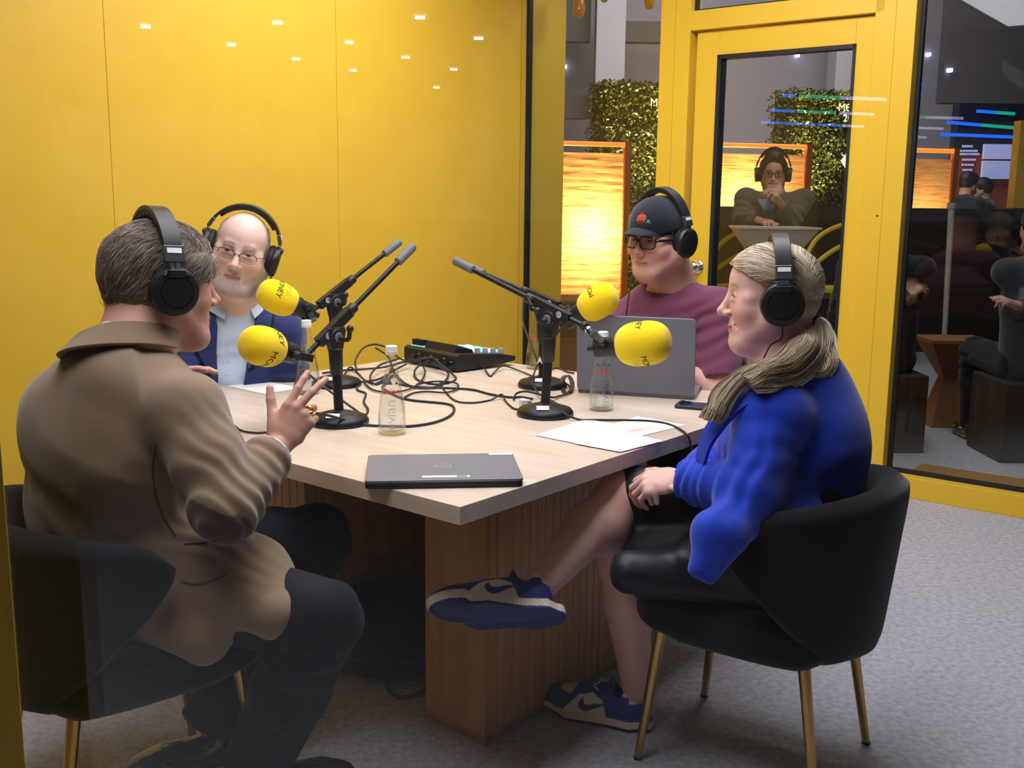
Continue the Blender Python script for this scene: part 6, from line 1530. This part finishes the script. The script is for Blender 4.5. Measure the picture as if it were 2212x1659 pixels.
# hair: sleek crown, low ponytail and a long lock over the shoulder
HAIRD = mat('blonde_hair', (150, 130, 106), .42, attr='Col', spec=.6)
FE = (.112, -.020, .086, .084, .106)
F = scalp(hD, .010, None, .003, front=FE); px_ = hD.P
F.ell(px_(0, .03, -.09), np.array((.2, .085, .062)), hD.A, .01, 'sub'); F.ell(px_(0, -.075, -.105), np.array((.13, .07, .045)), hD.A, .01, 'sub');
def below_hairline(X, Y, Z_):
    q = [(X - hD.O[0]) * hD.A[i][0] / hD.s + (Y - hD.O[1]) * hD.A[i][1] / hD.s + (Z_ - hD.O[2]) * hD.A[i][2] / hD.s for i in range(3)]
    return np.maximum(q[2] - (.026 + .60 * q[1]), -q[1] - .004) * .85
F.func(hD.O - .2, hD.O + .2, below_hairline, .010, 'sub')
gd = np.random.default_rng(21)
c0, c1, c2 = L3((104, 82, 60)), L3((202, 180, 146)), L3((248, 238, 218))
def blond(t): t = np.clip(t, 0, 1)[:, None]; return np.where(t < .5, c0 + (c1 - c0) * t * 2, c1 + (c2 - c1) * (t - .5) * 2)
V, Fc = F.mesh(); to_obj('hair_crown', V, Fc, HAIRD, D_, lambda V: blond(.36 + .25 * vnoise(hD.loc(V) * (20, 8, 90))))
tie = px_(-.0, -.108, -.072) + V3(0, 0, 0)
tie = at(1762, 690, 2.42)
tl = hD.loc(tie); cs = []; tone = []
while len(cs) < 4200:                                               # combed back from the parting to the tie
    v = unit(gd.normal(size=3)); p = np.array((v[0] * .084, v[1] * .104 - .014, v[2] * .096 + .036)); x, y, z = p
    if z < (-.02 if y > -.03 else -.062) or (x / FE[2]) ** 2 + ((y - FE[0]) / FE[3]) ** 2 + ((z - FE[1]) / FE[4]) ** 2 < 1.0 or (y > -.004 and z < .026 + .60 * y): continue
    k = 11; pts = []; sx = 1 if x > 0 else -1
    ctl = np.array((sx * (.118 + .02 * gd.random()), y * .25 - .035, .030 + .75 * max(z, 0) * (1 if z > .05 else .8)))
    for t in np.linspace(0, 1, k):
        q = p * (1 - t) ** 2 + 2 * t * (1 - t) * ctl + tl * t * t; u_ = (q - (0, -.008, .036)) / (.0785 + .0095, .1150, .0885 + .0100); r_ = np.linalg.norm(u_)
        if t < .80: q = (0, -.008, .036) + (q - (0, -.008, .036)) / r_ * (1 + .03 * math.sin(t * 3.8))
        pts.append(hD.P(*q) + gd.normal(0, .0006, 3))
    cs.append(spline(pts, 2)); tone.append(.54 + .50 * float(vnoise(np.array([p * (40, 30, 70)]))[0]) + gd.normal(0, .16))
V, Fc, ns, per = strands('h', cs, gd.uniform(.0007, .0013, len(cs)), None, None, .8); tt = np.repeat(np.array(tone), per)
to_obj('hair_strands', V, Fc, HAIRD, D_, lambda V: blond(tt), crumbs=True)
def lockhair(name, n, path, rads, seed, spread_end=1.0, wave=.006):
    g = np.random.default_rng(seed); P = spline(path, 6); k = len(P); R_ = np.interp(np.linspace(0, 1, k), np.linspace(0, 1, len(rads)), rads); T = np.gradient(P, axis=0); T /= np.linalg.norm(T, axis=1)[:, None]
    x = np.cross(T, V3(.2, 1, .1)); x /= np.linalg.norm(x, axis=1)[:, None]; y = np.cross(T, x); cs = []; tn = []
    for i in range(n):
        a, r_ = g.uniform(0, 6.28), math.sqrt(g.random()); ph = g.uniform(0, 6.28); q = int(k * (1 - .5 * g.random() ** 2)); w_ = np.linspace(0, 1, k)
        c = P + x * (R_ * r_ * math.cos(a))[:, None] + y * (R_ * r_ * math.sin(a) * .6)[:, None] + (x * np.sin(w_ * 9 + ph * .35)[:, None] + y * np.cos(w_ * 7 + ph * .35)[:, None]) * wave * w_[:, None]
        c = c[:q]; s_ = np.linspace(0, len(c) - 1, 22); c = np.stack([np.interp(s_, np.arange(len(c)), c[:, z]) for z in range(3)], 1); cs.append(c); tn.append(.56 + .42 * math.sin(a * 3 + seed) * r_ + g.normal(0, .2))
    V, Fc, ns, per = strands('h', cs, g.uniform(.0009, .0016, n), None, None, .5); tt = np.repeat(np.array(tn), per); return to_obj(name, V, Fc, HAIRD, D_, lambda V: blond(tt), crumbs=True)
lockhair('ponytail', 950, [tie, at(1770, 716, 2.37), at(1756, 758, 2.30), at(1708, 790, 2.24), at(1652, 808, 2.20), at(1612, 834, 2.19)], (.013, .030, .042, .046, .036, .016), 31, wave=.012)
lockhair('ponytail', 420, [tie, at(1784, 726, 2.38), at(1789, 766, 2.33), at(1772, 798, 2.29), at(1735, 806, 2.26)], (.010, .020, .024, .020, .010), 32, wave=.010)
lockhair('long_lock', 820, [at(1668, 790, 2.26), at(1628, 805, 2.23), at(1590, 832, 2.22), at(1558, 862, 2.215), at(1540, 888, 2.215), at(1533, 912, 2.22)], (.016, .022, .022, .024, .026, .018), 33, wave=.010)
m_ = MB(); ax = unit(at(1772, 706, 2.41) - tie); m_.lathe([(.011, -.012), (.017, -.008), (.0185, 0), (.017, .008), (.011, .012)], tie + ax * .004, ax, 24); keep(m_.build('hair_tie', mat('black_elastic', (14, 14, 16), .7)), D_)
headphones(hD, 'black headphones worn by the fair haired woman', w=1.10, lift=.006, cable_to=[at(1665, 745, 2.30), at(1650, 772, 2.25)])
# blazer
BLUE = cloth('royal_blue_wool', (22, 64, 198), (18, 56, 182), .7, .3, 900)
F = upper(J, None, [.165, .150, .172, .118, .056], [.175, .158, .160, .105, .060], (.078, .064, .050), n=2.3, vox=.0055, neck=.065)
F.ell(J['shL'] + V3(-.0, -.0, .006), (.078, .076, .072), None, .02); F.ell(J['shR'] + Z * .01, (.08, .08, .075), None, .025)
F.ell(lerp(J['chs'], J['ups'], .15) + V3(.05, .01, .0), (.115, .14, .15), None, .05)
sk = [J['pel'] + V3(-.02, -.15, .10), at(1540, 1150, 2.12), at(1505, 1228, 2.10)]; F.chain(sk, [.06, .034, .018], .03); F.chain([J['wst'] + V3(-.03, -.12, 0), sk[1]], [.075, .034], .03)
sk = [at(1575, 1165, 2.12), at(1535, 1248, 2.10)]; F.chain(sk, [.034, .014], .03)
F.wrinkle(folds(J['elL'], J['wrL'] - J['elL'], 3, .0045, .13, 11)); F.wrinkle(folds(lerp(J['elL'], J['wrL'], .8), J['wrL'] - J['elL'], 4, .004, .09, 12)); F.wrinkle(folds(lerp(J['shL'], J['elL'], .45), V3(.3, 0, 1), 2, .003, .10, 13)); F.rough(.004, 7)
F.cap(J['nck'] - Z * .015, hD.P(0, .0, -.08), .064, .078, .004, 'sub'); F.ell(J['nck'] + V3(-.085, -.01, -.02), (.075, .075, .13), None, .008, 'sub')
cut_cuff(F, J, 'L', .005); cut_cuff(F, J, 'R', .005)
to_obj('blazer', *F.mesh(), BLUE, D_)
m_ = MB(); P = spline([J['nck'] + V3(.03, -.05, .03), at(1640, 838, 2.24), at(1580, 880, 2.23), at(1530, 945, 2.24), at(1512, 1000, 2.26)], 8)
m_.ribbon(P, [unit(V3(-.25, .55, .25)) * .030 * (1 - .5 * i / len(P)) for i in range(len(P))], [V3(-.003, -.002, .003)] * len(P)); keep(m_.build('lapel', BLUE), D_)
# satin skirt
SATIN = mat('black_satin', (14, 16, 22), .46, spec=.35, sheen=.05, noise=(6, (18, 21, 30), .3))
K = np.array([J['pel'], J['wst'], J['hipL'], J['hipR'], J['knL'], J['knR']]); F = Field(K.min(0) - .2, K.max(0) + .18, .0062)
F.loft([J['pel'] - Z * .01, J['pel'] + Z * .10, J['wst']], [.185, .17, .145], [.165, .155, .13], J['R'], .03)
kR = lerp(J['hipR'], J['knR'], .88); kL = lerp(J['hipL'], J['knL'], .80)
F.cap(J['hipR'] + Z * .015, kR + Z * .008, .115, .078, .05); F.cap(J['hipL'], kL + V3(.0, -.05, -.01), .115, .088, .05); F.cap(J['hipL'] + V3(0, -.02, -.03), at(1362, 1238, 2.32), .09, .050, .05)
F.wrinkle(lambda P: .009 * np.sin((P - J['knR']) @ unit(V3(.25, -.35, 1)) * 62 + 2.5 * vnoise(P * 7)) * np.exp(-(((P - V3(.40, 2.27, .52)) ** 2).sum(1) / .16 ** 2)))
F.rough(.006, 6); o = V3(.285, 2.4, .5); F.plane(at(1330, 1120, 2.30), V3(-1, .12, .10), .012)
to_obj('skirt', *F.mesh(), SATIN, D_)
# sneakers
SNB = L3((40, 60, 142)); SNW = L3((236, 226, 204)); SNS = L3((30, 42, 96))
SNM = mat('sneaker_leather', (200, 200, 200), .5, attr='Col', bump=(500, .1, .0006)); LACE = mat('white_lace', (232, 230, 226), .7); SOCK = mat('pale_sock', (220, 214, 210), .9)
def in_poly(x, y, poly):
    r_ = np.zeros(len(x), bool); n = len(poly); j = n - 1
    for i in range(n):
        xi, yi = poly[i]; xj, yj = poly[j]; c = ((yi > y) != (yj > y)) & (x < (xj - xi) * (y - yi) / (yj - yi + 1e-12) + xi); r_ ^= c; j = i
    return r_
SWOOSH = spline([(.118, .068), (.104, .050), (.108, .036), (.130, .032), (.165, .046), (.205, .062)], 6).tolist() + spline([(.205, .062), (.160, .056), (.134, .050), (.121, .054), (.118, .068)], 6).tolist()
SWOOSH = [(.146 + (x - .146) * .80, .051 + (y - .050) * 1.0) for x, y in [(.27 - a, b) for a, b in SWOOSH]]
def sneaker(heel, A, who, L=.272, out=1):
    """A rows: shoe's left, toe direction, up; y from heel 0 to toe L"""
    A = np.asarray(A); Q = lambda x, y, z: heel + A[0] * x + A[1] * y + A[2] * z; C = Q(0, L / 2, .05); ex = np.abs(A.T) @ np.array((.07, L / 2 + .055, .10)); F = Field(C - ex, C + ex, .0024)
    yy = [0.0, .12, .35, .55, .78, .93, 1.0]; hw = np.array([.020, .036, .034, .038, .047, .036, .012]); hwid = lambda y: np.interp(np.clip(y / L, 0, 1), np.linspace(0, 1, 60), np.interp(np.linspace(0, 1, 60), yy, hw))
    def loc(X, Y, Z_): X, Y, Z_ = X - heel[0], Y - heel[1], Z_ - heel[2]; return [X * A[i][0] + Y * A[i][1] + Z_ * A[i][2] for i in range(3)]
    for y, w_, z, h_ in ((.055, .036, .045, .050), (.11, .037, .042, .052), (.16, .041, .038, .046), (.205, .045, .034, .036), (.232, .040, .031, .028)): F.ell(Q(0, y, z), (w_, .052 if y > .2 else .055, h_), A, .022)
    F.cap(Q(0, .045, .05), Q(0, .035, .088), .035, .032, .015); F.cap(Q(0, .095, .07), Q(0, .150, .062), .026, .024, .02); F.cap(Q(0, .082, .085), Q(0, .070, .118), .020, .018, .012)
    F.cap(Q(0, .060, .075), Q(0, .052, .14), .026, .030, .006, 'sub')
    def sole(X, Y, Z_):
        x, y, z = loc(X, Y, Z_); yc = np.clip(y, .0, L); w_ = hwid(yc); toe = .010 * np.clip((y / L - .8) / .2, 0, 1) ** 2; dx = np.sqrt(x ** 2 + (y - yc) ** 2) - (w_ + .004); dz = np.abs(z - .0135 - toe) - .0135
        return np.maximum(dx, dz)
    F.func(C - ex, C + ex, sole, .0015)
    V, Fc = F.mesh()
    def col(V):
        q = (V - heel) @ A.T; x, y, z = q.T; toe = .010 * np.clip((y / L - .8) / .2, 0, 1) ** 2; c = np.tile(SNB, (len(V), 1)); ax = np.abs(x)
        w_ = hwid(np.clip(y, 0, L)); up = z > .0268 + toe
        toebox = up & (ax < .030 * np.clip((L - y) / .05, 0, 1) ** .5 * np.clip((y - .175) / .012, 0, 1)) & (y > .178) & (y < L - .016)
        mid = up & in_poly(y, z, [(.088, .026), (.100, .068), (.128, .082), (.165, .070), (.196, .036), (.202, .026)]) & (ax > .018)
        heelw = up & (y < .030) & (z > .072); ank = up & (z > .088) & (y < .07)
        c[toebox | mid | heelw | ank] = SNW
        sw = mid & in_poly(y, z, SWOOSH); c[sw] = SNB
        c[~up] = SNW; c[z < .0075 + toe] = SNS
        gro = (z < .0075 + toe) & (np.sin(np.hypot(x - .005, y - .20) * 900) > .5); c[gro] = SNS * 1.25
        return c
    o = to_obj('sneaker', V, Fc, SNM, who, col); m_ = MB()
    for k in range(5):
        y = .135 + .014 * k; z = .088 - .0085 * k; m_.tube(spline([Q(-.022, y - .003, z - .006), Q(0, y, z + .006), Q(.022, y - .003, z - .006)], 4), .0026, 6)
    m_.tube(spline([Q(.0, .120, .098), Q(.025, .125, .100), Q(.030, .112, .090)], 4), .0022, 6); m_.tube(spline([Q(.0, .120, .098), Q(-.025, .125, .100), Q(-.030, .112, .090)], 4), .0022, 6)
    keep(m_.build('laces', LACE), o); return o
t_, h_ = V3(.1152, 2.5473, 0), V3(.3648, 2.4365, 0); yd = unit(t_ - h_); A = np.array([np.cross(yd, Z) * -1, yd, Z]); A[0] = np.cross(yd, Z); A[0] = -A[0] if np.linalg.det(A) < 0 else A[0]
sneaker(h_ + yd * .024 + V3(0, 0, .002), A, D_, L=.238)
toe, heel = at(975, 1322, 2.22), at(1190, 1330, 2.27); yd = unit(toe - heel); up = V3(.02, .82, .50); up = unit(up - yd * (up @ yd)); A = np.array([np.cross(yd, up), yd, up]); 
A[0] = -A[0] if np.linalg.det(A) < 0 else A[0]
hl0 = heel - up * .01 - yd * .01; sneaker(hl0, A, D_, L=.208)
# ================================================================== people outside the booth
def skeleton(c, fwd, seat=None, h=1.0):
    """joints of a standing (seat None) or seated figure at floor point c"""
    f = unit(fwd); r = np.cross(f, Z); Q = lambda x, y, z: np.asarray(c, float) + r * x + f * y + Z * z * h; b = .0 if seat is None else seat + .08 - .93
    J = {'nck': Q(0, .02, 1.46 + b), 'ups': Q(0, 0, 1.38 + b), 'chs': Q(0, 0, 1.24 + b), 'wst': Q(0, -.01, 1.08 + b), 'pel': Q(0, 0, .93 + b), 'R': r}
    for s_, q in (('R', 1), ('L', -1)):
        J['sh' + s_] = Q(q * .18, 0, 1.38 + b); J['el' + s_] = Q(q * .23, .0, 1.11 + b); J['wr' + s_] = Q(q * .14, .22, 1.06 + b); J['hip' + s_] = Q(q * .09, 0, .90 + b)
        J['kn' + s_] = Q(q * .10, .06, .50) if seat is None else Q(q * .11, .42, seat + .06); J['an' + s_] = Q(q * .11, .0, .09) if seat is None else Q(q * .11, .40, .09)
    J['head'] = Q(0, .05, 1.60 + b); return J
def outsider(name, label, J, hd, skin_c, top_m, leg_m, hair_c, vox=.012, fv=.005, beard_c=None, tall=.0, grip=None, handsz=1.0):
    who = person(name, label, (J['pel'][0], J['pel'][1], 0)); F = body_field({k: v for k, v in J.items() if k not in ('R', 'head')}, hd, vox, fv, (), .14)
    torso(F, J, (.14, .13, .155, .12, .056), (.105, .10, .105, .08, .056))
    for s_ in 'LR': limbs(F, J, s_)
    hd.sculpt(F, J['nck'], jaw=1.1)
    for s_ in 'LR':
        d = unit(J['wr' + s_] - J['el' + s_]); A = frame(d, (0, -.3, 1) if abs(d[2]) < .8 else (0, -1, .2)); hand(F, J['wr' + s_] + d * .01, np.array([A[0] * (1 if s_ == 'R' else -1), A[1], A[2]]), handsz, (.5, .6, .7, .8), k=.008)
    V, Fc = F.mesh(); to_obj('body', V, Fc, SKIN, who, hd.skin(skin_c, brow=hair_c, beard=beard_c, seed=9))
    F = scalp(hd, .012 + tall * .3, None, .005, front=(.124, .002, .088, .090, .106)); F.ell(hd.P(0, .05, -.085), np.array((.2, .10, .06)), hd.A, .01, 'sub'); F.ell(hd.P(0, -.06, -.125), np.array((.12, .09, .058)), hd.A, .012, 'sub')
    if tall: F.ell(hd.P(0, .02, .12), (.06, .065, .03 + tall), hd.A, .02)
    F.rough(.003, 40); to_obj('hair', *F.mesh(), mat('dark_hair', hair_c, .55), who)
    F = upper(J, None, [.175, .165, .178, .140, .068], [.140, .135, .130, .098, .068], (.072, .062, .050), vox=.009)
    for s_ in 'LR': F.wrinkle(folds(J['el' + s_], J['el' + s_] - J['sh' + s_], 3, .006, .15, 7)); cut_cuff(F, J, s_, .01)
    F.rough(.005, 8); F.cap(J['nck'] - Z * .01, hd.P(0, -.01, -.06), .060, .07, .004, 'sub'); to_obj('jacket', *F.mesh(), top_m, who)
    trousers(J, who, leg_m, vox=.012)
    for s_ in 'LR':
        a = J['an' + s_]; f = unit(np.cross(Z, J['R'])); F = dress_shoe(V3(a[0], a[1], 0) + f * .17 + Z * .004, V3(a[0], a[1], 0) - f * .08 + Z * .004, Z); F2 = F.mesh(); to_obj('shoe', *F2, PATENT, who)
    return who
OLIVE = cloth('olive_overshirt', (96, 92, 80), (84, 80, 70), .9, .2, 700); DARKC = cloth('dark_clothes', (34, 38, 46), (26, 30, 38), .9, .2, 700); SLATE = cloth('slate_jumper', (58, 66, 76), (48, 56, 66), .9, .3, 700)
c = at(1658, 700, 6.95); J = skeleton(V3(c[0], c[1], 0), (-.23, -.97, 0), None)
dzE = at(1660, 424, 6.95)[2] - J['nck'][2]
for k in ('nck', 'ups', 'chs', 'wst', 'pel', 'shR', 'shL', 'hipR', 'hipL'): J[k] = J[k] + Z * dzE
J['shR'] = J['shR'] + Z * .06; J['shL'] = J['shL'] + Z * .06
J['elR'] = at(1602, 470, 6.80); J['wrR'] = at(1638, 476, 6.66); J['elL'] = at(1710, 478, 6.70); J['wrL'] = at(1686, 440, 6.60)
hE = Head(at(1670, 377, 6.86), (-.20, -.97, 0), 1.0, roll=.0, pitch=.12)
E_ = outsider('person', 'bearded man with headphones at the white table outside, hand on chin', J, hE, (206, 156, 132), OLIVE, DARKC, (30, 24, 22), beard_c=(54, 42, 36), tall=.012)
hE.eyes(E_)
glasses(hE, E_, 'square', mat('brown_rim', (60, 44, 38), .35), w_=.026, hh=.018, yy=.102, rim=.0018)
headphones(hE, 'black headphones worn by the man at the white table outside', w=1.0, lift=.03)
m_ = MB(); p = at(1656, 466, 6.60); m_.prism(rrect(.075, .15, .01), p, unit(V3(1, .2, 0)), unit(V3(-.25, .5, .5)), unit(V3(.1, -.7, .7)) * .008); tag(m_.build('phone', PH, bevel=.002), 'phone held by the man at the white table outside', 'phone')
# two people on low cubes either side of the cardboard table outside
c = at(1896, 830, 5.7); J = skeleton(V3(c[0], c[1], 0), (.15, .98, 0), .44); J['wrR'] = at(1952, 640, 5.5); J['elR'] = at(1890, 676, 5.5)
hF = Head(J['head'], (.5, .85, 0)); outsider('person', 'person in dark clothes seated outside, half hidden by the yellow post', J, hF, (204, 156, 136), DARKC, DARKC, (40, 32, 28))
m_ = MB(); ax = unit(J['wrR'] - J['elR']); o = J['wrR'] + ax * .004; m_.lathe([(.030, -.010), (.0315, -.010), (.0315, .010), (.030, .010)], o, ax, 24); u_ = unit(V3(0, -.9, .45) - ax * (V3(0, -.9, .45) @ ax)); m_.box(o + u_ * .033, (.030, .036, .010), (np.cross(ax, u_), ax, u_), 1)
tag(m_.build('wristwatch', [SHIRTW, BTN], bevel=.002), 'watch with pale strap on the wrist outside by the yellow post', 'watch')
c = at(2222, 860, 5.5); J = skeleton(V3(c[0], c[1], 0), (-.02, 1, 0), .44); J['wrL'] = at(2196, 660, 5.28); J['elL'] = at(2262, 690, 5.36)
hG = Head(J['head'], (-.3, .95, 0)); outsider('person', 'person in slate jumper and dark trousers seated outside at the right edge', J, hG, (206, 160, 142), SLATE, DARKC, (30, 26, 26))
for px, nm, c_ in ((1896, 'dark cube seat under the person half hidden by the yellow post', DKB), (2215, 'dark cube seat at the right edge outside', DKB)):
    c = at(px, 840, 5.72 if px < 2000 else 5.52); m_ = MB(); m_.box((c[0], c[1], .21), (.40, .40, .42)); tag(m_.build('cube_seat', c_, smooth=False, bevel=.01), nm, 'seat')
for px, py, nm, fw in ((2086, 395, 'left of two far people in dark clothes before the display wall', (.8, .4, 0)), (2132, 398, 'right of two far people in dark clothes before the display wall', (-.8, .3, 0))):
    c = at(px, py, 11.2 if px < 2100 else 11.75); J = skeleton(V3(c[0], c[1], 0), fw, None, .96 if px < 2100 else .93); outsider('person', nm, J, Head(J['head'], fw), (190, 146, 128), DARKC, DARKC, (28, 24, 24), vox=.022, fv=.012)
